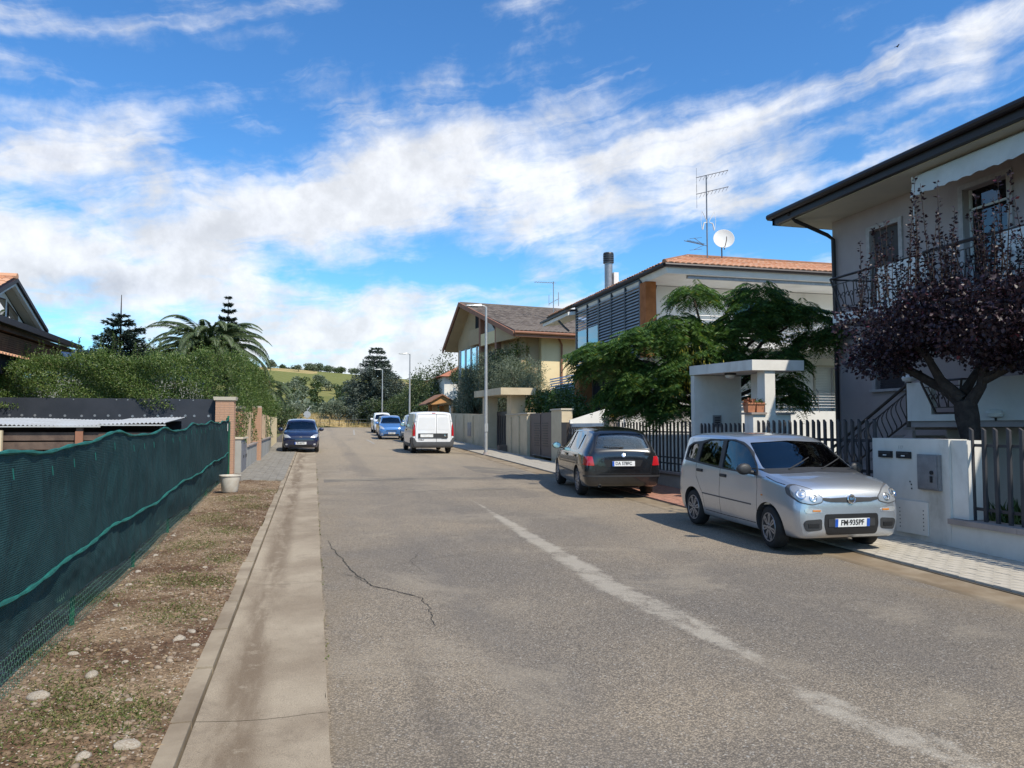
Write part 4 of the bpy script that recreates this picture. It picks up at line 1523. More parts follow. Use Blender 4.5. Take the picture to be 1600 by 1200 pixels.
# ---- dirt verge on the left
def b_dirt(t, p):
    v = t.coord()
    n1 = t.noise(v, 1.1, 7, .65, .4)
    n2 = t.noise(v, 7.0, 7, .68)
    x, y, z = t.xyz(v)
    c = t.mix(t.ramp(n1, .36, .62), (.120, .072, .042), (.27, .195, .125))
    c = t.mix(t.ramp(t.noise(t.vm('ADD', v, (4.0, 7.0, 0)), .9, 6, .6), .52, .66, 0, .75), c, (.085, .042, .026))
    c = t.mix(t.ramp(n2, .5, .68, 0, .7), c, (.10, .065, .04))
    c = t.mix(t.m('MULTIPLY', t.ramp(t.noise(t.vm('MULTIPLY', v, (2.2, 1, 1)), 2.6, 8, .72, .6), .57, .68), .55), c, (.42, .35, .26))
    vo = t.n('ShaderNodeTexVoronoi', feature='F1')
    t.set(vo, 'Vector', v)
    vo.inputs['Scale'].default_value = 62
    g = t.xyz(vo.outputs['Color'])[0]
    c = t.vm('SCALE', c, s=t.ramp(g, 0, 1, .55, 1.45, 'LINEAR'))
    c = t.mix(t.m('MULTIPLY', t.ramp(g, .88, .93), t.ramp(vo.outputs['Distance'], .5, .35)), c, (.50, .46, .39))
    t.set(p, 'Base Color', c)
    bump(t, p, t.m('ADD', t.m('MULTIPLY', vo.outputs['Distance'], -.6), t.m('MULTIPLY', n2, 1.5)), .8, .02)


M_DIRT = principled('bare_earth', b_dirt, Roughness=.97, Specular_IOR_Level=.15)


def nz(x, y, s, seed=0):
    """cheap value noise for relief"""
    r = np.random.default_rng(seed)
    out = np.zeros_like(x)
    for k in range(5):
        a, b_ = r.normal(size=2) * s * 1.7**k
        c_, d = r.random(2) * 6.3
        out += np.sin(x * a + y * b_ + c_) * np.cos(x * b_ * .8 - y * a * .9 + d) / 1.5**k
    return out / 2


def verge_z(x, y):
    t_ = np.clip((-.79 - x) / 1.2, 0, 1)
    return SLOPE * y + .015 + .035 * np.sin(t_ * 2.8) + .012 * nz(x, y, 3.0, 1) + .010 * nz(x, y, 13.0, 2) + .06 * np.clip((-x - 2.3) / 1.5, 0, 1)


sheet('verge', np.linspace(-4.6, -.785, 110), np.concatenate([np.arange(1.0, 9, .05), np.arange(9, 21.3, .1)]), verge_z, M_DIRT)
sheet('building_plot', np.linspace(-16, -4.55, 12), np.linspace(1, 23.4, 24), lambda x, y: SLOPE * y + .04, M_DIRT)

M_STONE = rough_mat('pale_stone', (.40, .36, .30), (.25, .20, .15), 6, .85, 60, .3, .01, ((.16, .11, .07), .5))


def rock_mesh(seed, n=2):
    import bmesh as _b
    bm = _b.new()
    _b.ops.create_icosphere(bm, subdivisions=n, radius=1)
    r = np.random.default_rng(seed)
    k = r.normal(size=(4, 3)) * 1.6
    for v_ in bm.verts:
        d = Vector(v_.co)
        f = 1 + .22 * sum(math.sin(float(np.dot(k[j], d)) + j) for j in range(4)) / 2
        v_.co = d * f
    me = bpy.data.meshes.new('stone')
    bm.to_mesh(me)
    bm.free()
    me.materials.append(M_STONE)
    me.polygons.foreach_set('use_smooth', [True] * len(me.polygons))
    me.set_sharp_from_angle(angle=R(38))
    return me


ROCKS = [rock_mesh(s) for s in range(5)]
# stones one can pick out (plan position, size)
big = [(-1.68, 5.60, .085), (-1.45, 5.95, .07), (-1.72, 6.5, .05), (-1.02, 6.75, .07), (-.95, 6.95, .055), (-.88, 6.60, .04), (-1.10, 5.4, .045), (-.97, 4.72, .09), (-1.16, 4.62, .06),
       (-1.75, 8.0, .05), (-1.85, 8.9, .045), (-1.65, 7.4, .035), (-.90, 7.3, .035), (-1.9, 10.6, .05), (-1.5, 7.1, .04), (-1.3, 6.2, .03), (-1.95, 12.2, .05), (-1.2, 9.7, .04), (-1.9, 9.6, .05)]
dsc = ['flat pale stone by the green net, larger than its neighbours', 'rounded whitish stone lying in the brown dirt strip']
for i, (x, y, s) in enumerate(big):
    o = link('stone', ROCKS[i % 5])
    o.location = (x, y, float(verge_z(np.array([x]), np.array([y]))[0]) + s * .04)
    o.scale = (s * .8, s * .55, s * .34)
    o.rotation_euler = (0, 0, i * 1.3)
    o['label'] = {0: 'flat pale stone nearest the green net among the loose stones', 7: 'largest whitish stone by the kerb at the bottom left', 10: 'pale stone farthest up the dirt strip beside the net'}.get(i, 'whitish stone lying loose on the dirt strip beside the concrete kerb')
    o['category'] = 'stone'
    o['group'] = 'loose stones on the dirt strip'
# gravel nobody could count
V0 = np.array([v.co[:] for v in rock_mesh(11, 1).vertices])
F0 = np.array([p.vertices[:] for p in ROCKS[0].polygons]) if False else np.array([p.vertices[:] for p in rock_mesh(11, 1).polygons])
parts = []
for k in range(1700):
    y = 3.2 + 17.8 * rng.random() ** 1.7
    x = -2.35 + 1.55 * rng.random()
    if rng.random() < .35:
        x = -.82 - abs(rng.normal()) * .2
    s = .007 + .02 * rng.random() ** 3
    a = rng.random() * 6.28
    c_, s_ = math.cos(a), math.sin(a)
    v = V0 * [s * 1.2, s * .9, s * .6]
    v = v @ np.array([[c_, s_, 0], [-s_, c_, 0], [0, 0, 1]])
    parts.append((v + [x, y, float(verge_z(np.array([x]), np.array([y]))[0]) + s * .2], F0))
V, T = merge(parts)
M_GRAVEL = leaf_mat('gravel_mix', [(0, (.15, .10, .06)), (.5, (.22, .155, .10)), (.85, (.32, .26, .20)), (1, (.12, .075, .045))], .9, 0.0, .2)
link('gravel', npmesh('gravel', V, T, M_GRAVEL), None, kind='stuff')
# weeds and thin grass in patches
M_WEED = leaf_mat('weed_green', [(0, (.06, .085, .018)), (.4, (.10, .13, .03)), (.75, (.17, .15, .06)), (1, (.24, .19, .10))], .7, .2)
cent = [(-1.35, 5.15, .26, 420), (-1.0, 5.2, .2, 260), (-1.5, 5.75, .3, 320), (-1.15, 7.6, .3, 350), (-1.45, 9.0, .28, 300), (-1.05, 8.9, .2, 240), (-1.5, 11.2, .35, 420), (-1.2, 12.5, .35, 380), (-1.6, 14.0, .4, 420),
        (-1.1, 15.6, .35, 320), (-1.5, 17.0, .4, 350), (-1.05, 10.2, .22, 240), (-1.9, 6.6, .2, 180), (-2.05, 8.4, .2, 200), (-1.2, 4.4, .2, 200), (-.9, 18.5, .3, 200), (-1.75, 4.9, .25, 200)]
P, D = [], []
for x, y, r_, n in cent:
    q = rng.normal(size=(int(n * 3.6), 2)) * r_ * .62
    P.append(np.stack([x + q[:, 0] * 1.15, y + q[:, 1] * 1.5], 1))
# moss and weeds along the road joint
q = np.stack([.125 + rng.normal(size=700) * .012, 3.5 + rng.random(700) * 22], 1)
P.append(q[np.sin(q[:, 1] * 2.1) + np.sin(q[:, 1] * 5.3) > .1])
P = np.concatenate(P)
P = P[(P[:, 0] < -.8) | (P[:, 0] > 0)]
P3 = np.column_stack([P, np.where(P[:, 0] < 0, verge_z(P[:, 0], P[:, 1]), SLOPE * P[:, 1] + .0)])
D = unit(np.column_stack([rng.normal(size=(len(P), 2)) * .9, .25 + .6 * rng.random(len(P))]))
V, T = leaves_np(P3, D, .012 + .034 * rng.random(len(P)) ** 1.5, .005 + .006 * rng.random(len(P)))
link('weeds', npmesh('weeds', V, T, M_WEED), None, kind='stuff')
# dead leaves and straw scraps
P = np.stack([-2.3 + 1.5 * rng.random(1100), 3.2 + 18 * rng.random(1100) ** 1.5], 1)
P3 = np.column_stack([P, verge_z(P[:, 0], P[:, 1]) + .006])
D = unit(np.column_stack([rng.normal(size=(len(P), 2)), .12 * rng.normal(size=len(P))]))
V, T = leaves_np(P3, D, .02 + .05 * rng.random(len(P)), .006 + .014 * rng.random(len(P)))
link('leaf_litter', npmesh('leaf_litter', V, T, leaf_mat('litter', [(0, (.22, .13, .07)), (.5, (.36, .28, .17)), (1, (.12, .06, .035))], .9, 0)), None, kind='stuff')


# ---- left pavement of grey blocks beyond the fence
M_BLOCK = rough_mat('grey_block', (.25, .235, .205), (.175, .16, .135), 5, .9, 90, .25, .004, ((.12, .10, .075), .45))
M_BED = rough_mat('joint_sand', (.07, .06, .05), (.11, .095, .075), 5, .95, 90, .2)
left_walk = sheet('left_pavement', np.linspace(-2.35, -.785, 3), np.linspace(21.2, 86, 60), lambda x, y: SLOPE * y + .018, M_BED)


def block_mesh(lx, ly, h, name, mat, bev=.008, wavy=0.0):
    mb = MB()
    x, y = lx / 2, ly / 2
    if wavy:
        out = [(-x, -y), (-x * .34, -y + wavy), (x * .34, -y - wavy), (x, -y), (x, y), (x * .34, y - wavy), (-x * .34, y + wavy), (-x, y)]
    else:
        out = [(-x, -y), (x, -y), (x, y), (-x, y)]
    ins = [(a * (1 - bev / x), b * (1 - bev / y)) for a, b in out]
    mb.slab([(a, b, -h) for a, b in out], [(a, b, -bev * .6) for a, b in out])
    k = len(mb.v)
    n = len(out)
    mb.f.pop(1)
    mb.mi.pop(1)
    mb.v += [(a, b, 0) for a, b in ins]
    for i in range(n):
        mb.f.append((n + i, n + (i + 1) % n, k + (i + 1) % n, k + i))
        mb.mi.append(0)
    mb.f.append(tuple(k + i for i in range(n)))
    mb.mi.append(0)
    return mb.mesh(name, mat)


def pave(parent, me, x0, x1, y0, y1, lx, ly, zoff, stag=True, limit=300, near=None, skip=None, name='paving_block', jit=.0015):
    """lay blocks of mesh me; the nearest 'limit' are objects, the rest one joined part"""
    spots = []
    nx = int(round((x1 - x0) / lx))
    ny = int(round((y1 - y0) / ly))
    for j in range(nx):
        for i in range(ny):
            yy = y0 + (i + .5 + (.5 if stag and j % 2 else 0)) * ly
            xx = x0 + (j + .5) * lx
            if yy + ly / 2 > y1 + ly * .5:
                continue
            if skip and skip(xx, yy):
                continue
            spots.append((xx, yy))
    if near:
        spots.sort(key=near)
    vb = np.array([v.co[:] for v in me.vertices])
    fb = [p.vertices[:] for p in me.polygons]
    rest = MB()
    for k, (xx, yy) in enumerate(spots):
        zz = gz(yy) + zoff + rng.normal() * jit
        if k < limit:
            M = Matrix.Translation((xx, yy, zz)) @ Matrix.Rotation(math.atan(SLOPE) + rng.normal() * .004, 4, 'X') @ Matrix.Rotation(rng.normal() * .006, 4, 'Y')
            piece(name, me, M, parent)
        else:
            v = vb + [xx, yy, zz]
            v[:, 2] += vb[:, 1] * SLOPE
            rest.add(v.tolist(), fb)
    if rest.v:
        rest.build(name + 's', me.materials[0], parent, kind='stuff')


pave(left_walk, block_mesh(.195, .118, .05, 'paving_block', M_BLOCK), -2.34, -.80, 21.25, 46, .2, .123, .045, limit=0)

# ---- right gutter, pavement
M_GUT = rough_mat('brown_gutter', (.20, .15, .095), (.29, .235, .165), 1.8, .93, 120, .35, .004, ((.13, .09, .055), .6))
sheet('gutter', np.array([6.60, 6.645, 6.75, 6.87, 7.0, 7.12]), np.linspace(-4, 86, 180), lambda x, y: SLOPE * y - .001 - .05 * (x < 6.62) - .012 * np.sin(np.clip((x - 6.64) / .45, 0, 1) * np.pi), M_GUT)
# mound of silt in the gutter near the viewer
right_walk = sheet('right_pavement', np.linspace(7.10, 8.72, 3), np.linspace(-4, 86, 90), lambda x, y: SLOPE * y + .006, M_BED)
M_PAV = rough_mat('cream_paver', (.47, .43, .36), (.36, .33, .275), 4, .88, 100, .25, .003, ((.20, .17, .13), .5))
M_PINK = rough_mat('red_paver', (.40, .20, .14), (.31, .165, .12), 5, .9, 100, .25, .003, ((.22, .17, .13), .5))
M_PALE = rough_mat('pale_slab', (.40, .37, .315), (.31, .285, .24), 3, .9, 90, .25, .004, ((.18, .155, .12), .6))
pave(right_walk, block_mesh(.116, .218, .05, 'paving_block', M_PAV, .006, .0), 7.14, 8.60, -1.0, 12.4, .122, .224, .034, limit=300, near=lambda q: abs(q[1] - 6.6))
pave(right_walk, block_mesh(.110, .216, .05, 'paving_block', M_PINK), 7.12, 8.60, 12.45, 19.8, .1165, .223, .034, limit=120, near=lambda q: abs(q[1] - 12.4), name='red_block')
pave(right_walk, block_mesh(.36, .36, .05, 'paving_slab', M_PALE), 7.14, 8.62, 19.9, 50, .37, .37, .034, stag=False, limit=120, near=lambda q: q[1], name='paving_slab')
# ================================================================ right-hand boundary walls, fences, porches
M_WHITEW = rough_mat('white_render', (.72, .70, .65), (.62, .60, .55), 1.6, .9, 70, .2, .004, ((.30, .27, .23), .8))
M_GREYW = rough_mat('offwhite_wall', (.62, .605, .56), (.53, .515, .47), 1.4, .9, 80, .25, .004, ((.24, .22, .18), .8))
M_LOWW = rough_mat('grey_low_wall', (.36, .36, .34), (.30, .30, .28), 1.5, .9, 80, .2, .004, ((.17, .16, .13), .6))
M_CAP = rough_mat('stone_coping', (.34, .29, .265), (.27, .235, .215), 3, .8, 60, .2, .004, ((.15, .13, .11), .5))
M_CAPB = rough_mat('brown_coping', (.13, .10, .085), (.19, .15, .125), 3, .8, 60, .2)
M_IRON = plain('charcoal_iron', (.055, .056, .062), .45, .3)
M_IRON2 = plain('brown_iron', (.060, .048, .044), .5, .3)
M_STEEL = plain('brushed_steel', (.30, .30, .31), .42, .6)
M_PICK = rough_mat('painted_picket', (.040, .040, .045), (.060, .058, .062), 3, .5, 60, .08, .002, None, 'Object', .2, .4)


def pickets(parent, x, y0, y1, pitch, zb, zt, slant=.035, wd=.055, dp=.022, mat=None, zslope=0.0, turn=0.5):
    """flat pickets with slanted tops standing along the street"""
    mat = mat or M_PICK
    n = int(round(abs(y1 - y0) / pitch))
    hh = zt - zb
    mb = MB()
    w, d = wd / 2, dp / 2
    mb.slab([(-d, -w, 0), (d, -w, 0), (d, w, 0), (-d, w, 0)], [(-d, -w, hh - slant), (d, -w, hh - slant), (d, w, hh), (-d, w, hh)])
    me = mb.mesh('picket', mat)
    for i in range(n + 1):
        y = y0 + (y1 - y0) * i / n
        piece('picket', me, Matrix.Translation((x + rng.normal() * .002, y, zb + zslope * i)) @ Matrix.Rotation(turn, 4, 'Z') @ Matrix.Rotation(rng.normal() * .006, 4, 'X'), parent)


# -- near garden fence, low wall, coping, pickets
g = thing('garden_fence', 'charcoal slanted picket fence on a low off-white wall, nearest the viewer at right', 'fence', (8.7, 6.0, gz(6)))
MB().b2((8.60, -2, -.3), (8.84, 8.885, .525)).build('low_wall', M_GREYW, g)
for k, y in enumerate(np.arange(-2, 8.7, 1.09)):
    MB().b2((8.55, y + .003, .527), (8.90, y + 1.087, .60)).build('coping_stone', M_CAP, g)
pickets(g, 8.73, 1.0, 8.62, .19, .60, 1.86, turn=.0, wd=.05, dp=.035)
MB().b2((8.745, -1, .74), (8.775, 8.8, .78)).build('rail', M_PICK, g)
MB().b2((8.745, -1, 1.60), (8.775, 8.8, 1.64)).build('rail', M_PICK, g)

# -- wall with letterboxes, meter cabinet and gas hatch
m_ = thing('letterbox_wall', 'thick off-white wall with two letterboxes and a steel cabinet beside the silver car', 'wall', (8.75, 9.65, gz(9.6)))
MB().b2((8.60, 8.89, -.2), (8.92, 10.40, 1.695)).build('wall', M_GREYW, m_)
MB().b2((8.64, 8.62, .605), (8.92, 8.887, 1.685)).build('side_pier', M_WHITEW, m_)
MB().b2((8.545, 9.02, .965), (8.597, 9.42, 1.475)).build('cabinet_frame', M_STEEL, m_)
cb = MB().b2((8.53, 9.045, .985), (8.543, 9.395, 1.455)).build('cabinet_door', M_STEEL, m_)
MB().lathe([(.028, 0), (.028, .02), (0, .022)], 14, c=(8.51, 9.13, 1.22), axis='X').build('lock', M_INK, cb)
MB().b2((8.512, 9.12, 1.08), (8.529, 9.155, 1.17)).build('latch', M_INK, cb)
for y in (9.58, 9.96):
    lb = MB().b2((8.575, y, 1.40), (8.597, y + .29, 1.50)).build('letterbox', M_INK, m_)
    MB().b2((8.566, y + .02, 1.462), (8.574, y + .27, 1.485)).build('flap', M_TRIM, lb)
    MB().b2((8.568, y + .11, 1.43), (8.574, y + .18, 1.445)).build('name_card', M_PLATE, lb)
h = MB().b2((8.578, 9.28, .30), (8.597, 9.90, .78)).build('gas_hatch', M_WHITEW, m_)
for yy in (9.36, 9.82):
    for k in range(6):
        MB().lathe([(.010, 0), (.010, .003)], 8, c=(8.5745, yy, .38 + k * .055), axis='X').build('vent_hole', M_TRIMG, h)
for yy, zz in ((9.57, .96 - .0), (9.60, 1.06), (9.575, 1.02)):
    MB().lathe([(.014, 0), (.011, .003)], 9, c=(8.593, yy + .02, zz + .0), axis='X').build('screw_hole', M_INK, m_)
t = text_mesh('117', .07, M_LOWW, .0008, 0)
t.transform(Matrix.Translation((8.5985, 9.80, 1.56)) @ Matrix.Rotation(-math.pi / 2, 4, 'Z') @ Matrix.Rotation(math.pi / 2, 4, 'X'))
link('lettering', t, m_)

# -- driveway gate of pickets behind the silver car
g = thing('driveway_gate', 'charcoal picket driveway gate between the letterbox wall and the white porch', 'gate', (8.75, 12.2, gz(12)))
pickets(g, 8.75, 10.52, 13.84, .175, .32, 2.0, turn=.0, slant=.05, wd=.05, dp=.04)
for z in (.5, 1.12, 1.62):
    MB().b2((8.765, 10.45, z), (8.805, 13.9, z + .05)).build('rail', M_PICK, g)

# -- white entrance porch
pc = thing('entrance_porch', 'white concrete entrance porch with flat canopy between the two picket fences', 'porch', (9.1, 15.2, gz(15)))
MB().slab([(8.70, 13.97, 3.03), (9.92, 13.97, 3.04), (9.92, 16.60, 3.10), (8.66, 16.60, 3.09)], [(8.70, 13.97, 3.245), (9.92, 13.97, 3.255), (9.92, 16.60, 3.315), (8.66, 16.60, 3.305)]).build('canopy', M_WHITEW, pc)
MB().b2((8.68, 16.42, .2), (9.92, 16.58, 3.075)).build('far_wall', M_WHITEW, pc)
MB().b2((9.02, 14.02, .2), (9.26, 14.30, 3.03)).build('pillar', M_WHITEW, pc)
MB().b2((9.46, 15.0, .2), (9.66, 15.25, 3.04)).build('pillar', M_WHITEW, pc)
MB().b2((8.72, 13.995, .2), (9.60, 14.32, 2.12)).build('planter_wall', M_WHITEW, pc)
MB().b2((8.66, 13.95, 2.122), (9.02, 14.36, 2.165)).build('planter_coping', M_CAP, pc)
MB().b2((9.262, 13.95, 2.122), (9.66, 14.36, 2.165)).build('planter_coping', M_CAP, pc)
l = MB().lathe([(.05, .0), (.13, -.01), (.13, -.05), (.12, -.06)], 20, c=(8.98, 15.3, 3.075)).build('porch_lamp', M_INK, pc, True)
MB().lathe([(.12, .0), (.10, -.05), (.05, -.08), (0, -.085)], 20, c=(8.98, 15.3, 3.014)).build('lamp_glass', plain('frosted', (.6, .6, .56), .3), l, True)
o = MB().b2((9.15, 16.38, 1.86), (9.36, 16.417, 2.14)).build('intercom', M_STEEL, pc)
for k in range(4):
    MB().b2((9.19, 16.372, 1.90 + k * .055), (9.32, 16.379, 1.925 + k * .055)).build('button', M_TRIM, o)
MB().b2((8.80, 14.6, .32), (8.84, 15.9, 1.75)).build('gate_leaf', M_PICK, pc) if False else None
gl = MB()
pickets(pc, 8.80, 14.45, 16.3, .18, .45, 1.95, turn=.0, slant=.05, wd=.05, dp=.035)
MB().b2((8.815, 14.4, 1.55), (8.845, 16.35, 1.59)).build('rail', M_PICK, pc)
MB().b2((8.815, 14.4, .62), (8.845, 16.35, .66)).build('rail', M_PICK, pc)
M_TERRA = rough_mat('terracotta', (.46, .20, .11), (.36, .15, .085), 7, .85, 50, .2, .004, ((.45, .36, .28), .5))
for k, (xx, lab) in enumerate(((8.70, 'terracotta trough with reddish plants on the porch wall, left of its pair'), (8.90, 'terracotta trough next to the porch pillar, right of its pair'))):
    pt = thing('flower_trough', lab, 'planter', (xx, 14.15, 2.166), 0, 'terracotta troughs on the porch wall')
    x0 = xx - .0
    mb = MB()
    w, d = (.092, .10)
    mb.slab([(x0 - w * .82, 14.1 - d * .8, 2.166), (x0 + w * .82, 14.1 - d * .8, 2.166), (x0 + w * .82, 14.1 + d * .8, 2.166), (x0 - w * .82, 14.1 + d * .8, 2.166)],
            [(x0 - w, 14.1 - d, 2.35), (x0 + w, 14.1 - d, 2.35), (x0 + w, 14.1 + d, 2.35), (x0 - w, 14.1 + d, 2.35)])
    mb.build('trough', M_TERRA, pt)
    rim = MB()
    rx0, rx1 = x0 - w + .014, x0 + w - .014
    rim.b2((rx0 - .015, 13.985, 2.33), (rx1 + .015, 14.215, 2.365)).build('rim', M_TERRA, pt)
    n = 420 if k == 0 else 160
    P = np.stack([rx0 + (rx1 - rx0) * rng.random(n), 14.03 + .14 * rng.random(n), np.full(n, 2.36)], 1)
    P += rng.normal(size=P.shape) * [.03, .03, .035]
    P[:, 2] = np.maximum(P[:, 2], 2.30)
    D = unit(np.column_stack([rng.normal(size=(n, 2)), .3 + rng.normal(size=n) * .5]))
    V, T = leaves_np(P, D, .05, .03)
    link('foliage', npmesh('foliage', V, T, leaf_mat('begonia%d' % k, [(0, (.20, .05, .035)), (.45, (.30, .10, .06)), (.7, (.10, .09, .03)), (1, (.34, .14, .10))] if k == 0 else [(0, (.05, .09, .02)), (1, (.10, .15, .03))], .6, .2)), pt)

# -- far picket fence behind the black car
g = thing('garden_fence', 'dark picket fence on a low grey wall behind the black estate car', 'fence', (8.75, 19.5, gz(19)))
MB().b2((8.60, 16.62, .1), (8.86, 21.6, .70)).build('low_wall', M_LOWW, g)
for y in np.arange(16.64, 21.5, .99):
    MB().b2((8.55, y, .702), (8.90, min(y + .985, 21.6), .755)).build('coping_stone', M_CAP, g)
pickets(g, 8.72, 16.72, 21.5, .205, .756, 2.0, turn=.0, wd=.05, slant=.03, dp=.035)
for z in (.93, 1.08, 1.72):
    MB().b2((8.735, 16.64, z), (8.765, 21.6, z + .035)).build('rail', M_PICK, g)
# -- gate post with flashing lamp, sliding gate and beige pillar
gp = thing('gate_post', 'grey concrete gate post with a yellow warning lamp at the end of the picket fence', 'post', (8.8, 21.85, gz(22)))
MB().b2((8.62, 21.65, .2), (8.98, 22.1, 2.07)).build('post', M_CAP, gp)
MB().b2((8.58, 21.61, 2.072), (9.02, 22.14, 2.13)).build('cap', M_CAP, gp)
lm = MB().b2((8.72, 21.78, 2.131), (8.84, 21.92, 2.165)).build('lamp_base', M_INK, gp)
MB().lathe([(.055, 0), (.06, .02), (.06, .12), (.03, .15), (0, .152)], 14, c=(8.78, 21.85, 2.166)).build('lamp_dome', principled('amber_dome', None, Base_Color=(.75, .42, .02, 1), Roughness=.25), gp, True)
sg = thing('sliding_gate', 'dark low sliding gate of thin bars between the grey post and the cream pillar', 'gate', (8.85, 24.4, gz(24)))
pickets(sg, 8.85, 22.3, 26.7, .22, .58, 1.86, turn=.0, wd=.045, slant=.0, dp=.03)
for z in (.62, 1.80):
    MB().b2((8.87, 22.2, z), (8.90, 26.8, z + .05)).build('rail', M_PICK, sg)
MB().b2((8.80, 26.2, .5), (8.92, 26.8, 2.02)).build('gate_stile', M_IRON2, sg)
M_CREAM = rough_mat('cream_render', (.60, .505, .35), (.52, .435, .30), 1.3, .9, 80, .2, .004, ((.32, .25, .17), .6))
M_CREAMC = rough_mat('cream_cap', (.56, .50, .40), (.50, .45, .36), 2, .9, 80, .15)
pl_ = thing('wall_pillar', 'sunlit cream pillar at the near end of the cream street wall', 'pillar', (9.1, 27.2, gz(27)))
MB().b2((8.88, 27.0, .4), (9.30, 28.28, 2.48)).build('shaft', M_CREAM, pl_)
MB().b2((8.84, 26.96, 2.482), (9.34, 28.32, 2.54)).build('cap', M_CREAMC, pl_)
# brown gate with slots
M_BROWN = rough_mat('brown_gate_paint', (.115, .085, .072), (.14, .105, .09), 2, .55, 60, .08, .002, None, 'Object', .1, .4)
bgate = thing('panel_gate', 'brown two-leaf gate with cut slots between cream pillars', 'gate', (8.95, 30.0, gz(30)))
for a, b_ in ((28.32, 29.92), (29.95, 31.55)):
    lf = MB().b2((8.96, a, .62), (9.0, b_, 2.42)).build('gate_leaf', M_BROWN, bgate)
    mb = MB()
    for i in range(15):
        z = .78 + i * .10
        L_ = (b_ - a) * (.28 + .22 * (1 if i % 3 == 0 else .5 if i % 3 == 1 else .8))
        c = (a + b_) / 2 + (.22 if a < 29 else -.22)
        if 2 < i < 13:
            mb.b2((8.95, c - L_ / 2, z), (8.959, c + L_ / 2, z + .035))
    mb.build('slots', M_INK, lf)
    MB().b2((8.935, a, .62), (8.958, a + .06, 2.42)).build('stile', M_BROWN, lf)
# cream street wall with pilasters
cw = thing('street_wall', 'long cream rendered street wall with pilasters running up the street', 'wall', (8.95, 40, gz(40)))
MB().b2((8.90, 31.6, .4), (9.16, 35.5, 2.40)).build('wall', M_CREAM, cw)
MB().slab([(8.90, 38.9, .5), (9.16, 38.9, .5), (9.16, 62, .9), (8.90, 62, .9)], [(8.90, 38.9, 2.48), (9.16, 38.9, 2.48), (9.16, 62, 3.0), (8.90, 62, 3.0)]).build('wall', M_CREAM, cw)
for y in (31.62, 33.0, 34.4):
    MB().b2((8.84, y, .5), (8.897, y + .34, 2.30)).build('pilaster', M_CREAM, cw)
for y in (40.5, 43.2, 46.0, 48.8, 51.6, 54.4, 57.2):
    MB().b2((8.84, y, .5), (8.897, y + .34, 2.38 + (y - 39) * .022)).build('pilaster', M_CREAM, cw)
MB().b2((8.84, 31.58, 2.402), (9.22, 32.9, 2.46)).build('coping', M_CREAMC, cw)
MB().b2((8.86, 32.92, 2.402), (9.20, 35.5, 2.445)).build('coping', M_CREAMC, cw)
MB().b2((8.86, 43.8, 1.3), (8.895, 44.8, 2.1)).build('meter_hatch', M_STEEL, cw)
bp = thing('entrance_porch', 'cream porch with flat canopy set in the cream street wall behind the lamp post', 'porch', (8.8, 37.2, gz(37)))
MB().slab([(8.25, 33.9, 3.32), (9.9, 33.9, 3.32), (9.9, 39.9, 3.40), (8.25, 39.9, 3.40)], [(8.25, 33.9, 3.64), (9.9, 33.9, 3.64), (9.9, 39.9, 3.72), (8.25, 39.9, 3.72)]).build('canopy', M_CREAM, bp)
MB().b2((8.45, 38.1, .6), (9.1, 38.7, 3.35)).build('pillar', M_CREAM, bp)
MB().b2((8.92, 34.6, .6), (9.6, 35.45, 3.33)).build('pillar', M_CREAM, bp)
dr = MB().b2((9.05, 35.52, .7), (9.10, 38.05, 2.6)).build('door', M_IRON2, bp)
for k in range(5):
    MB().tube([(9.03, 35.8 + k * .45, 1.0), (9.02, 35.95 + k * .45, 1.7), (9.03, 35.8 + k * .45, 2.4)], .02, 5).build('scroll', M_IRON, dr)
for yy in (35.3, 38.3):
    MB().b2((8.5, yy, .62), (8.9, yy + .4, .98)).build('pot', M_CAPB, bp)
# little tiled gate roof further up
M_ORNG = rough_mat('apricot_render', (.55, .30, .13), (.50, .26, .11), 2, .9, 80, .15)
M_TILEO = rough_mat('old_tile', (.30, .15, .09), (.22, .12, .075), 5, .9, 50, .3)
gt = thing('gate_shelter', 'small orange gate shelter with a tiled gable roof beyond the white van', 'shelter', (9.4, 60, gz(60)))
for yy in (59.2, 61.4):
    MB().b2((9.0, yy, 1.1), (9.35, yy + .45, 3.55)).build('post', M_ORNG, gt)
    MB().b2((9.9, yy, 1.1), (10.25, yy + .45, 3.55)).build('post', M_ORNG, gt)
MB().slab([(8.55, 58.7, 3.55), (10.7, 58.7, 3.55), (10.7, 62.4, 3.6), (8.55, 62.4, 3.6)], [(9.5, 58.7, 4.25), (9.7, 58.7, 4.25), (9.7, 62.4, 4.3), (9.5, 62.4, 4.3)]).build('gable', M_ORNG, gt)
for s in (-1, 1):
    MB().slab([(9.62, 58.5, 4.27), (9.62 + s * 1.3, 58.5, 3.50), (9.62 + s * 1.3, 62.6, 3.55), (9.62, 62.6, 4.32)], [(9.62, 58.5, 4.37), (9.62 + s * 1.3, 58.5, 3.60), (9.62 + s * 1.3, 62.6, 3.65), (9.62, 62.6, 4.42)]).build('roof', M_TILEO, gt)
po = thing('wall_pillar', 'short orange pillar just right of the gate shelter', 'pillar', (9.2, 52.0, gz(52)))
MB().b2((9.2, 51.7, 2.4), (9.75, 52.3, 3.25)).build('shaft', M_ORNG, po)
MB().b2((8.9, 52.4, .9), (9.9, 52.8, 2.7)).build('foot', M_ORNG, po) if False else None
MB().b2((9.2, 51.7, .9), (9.75, 52.3, 2.398)).build('plinth', M_CREAM, po)

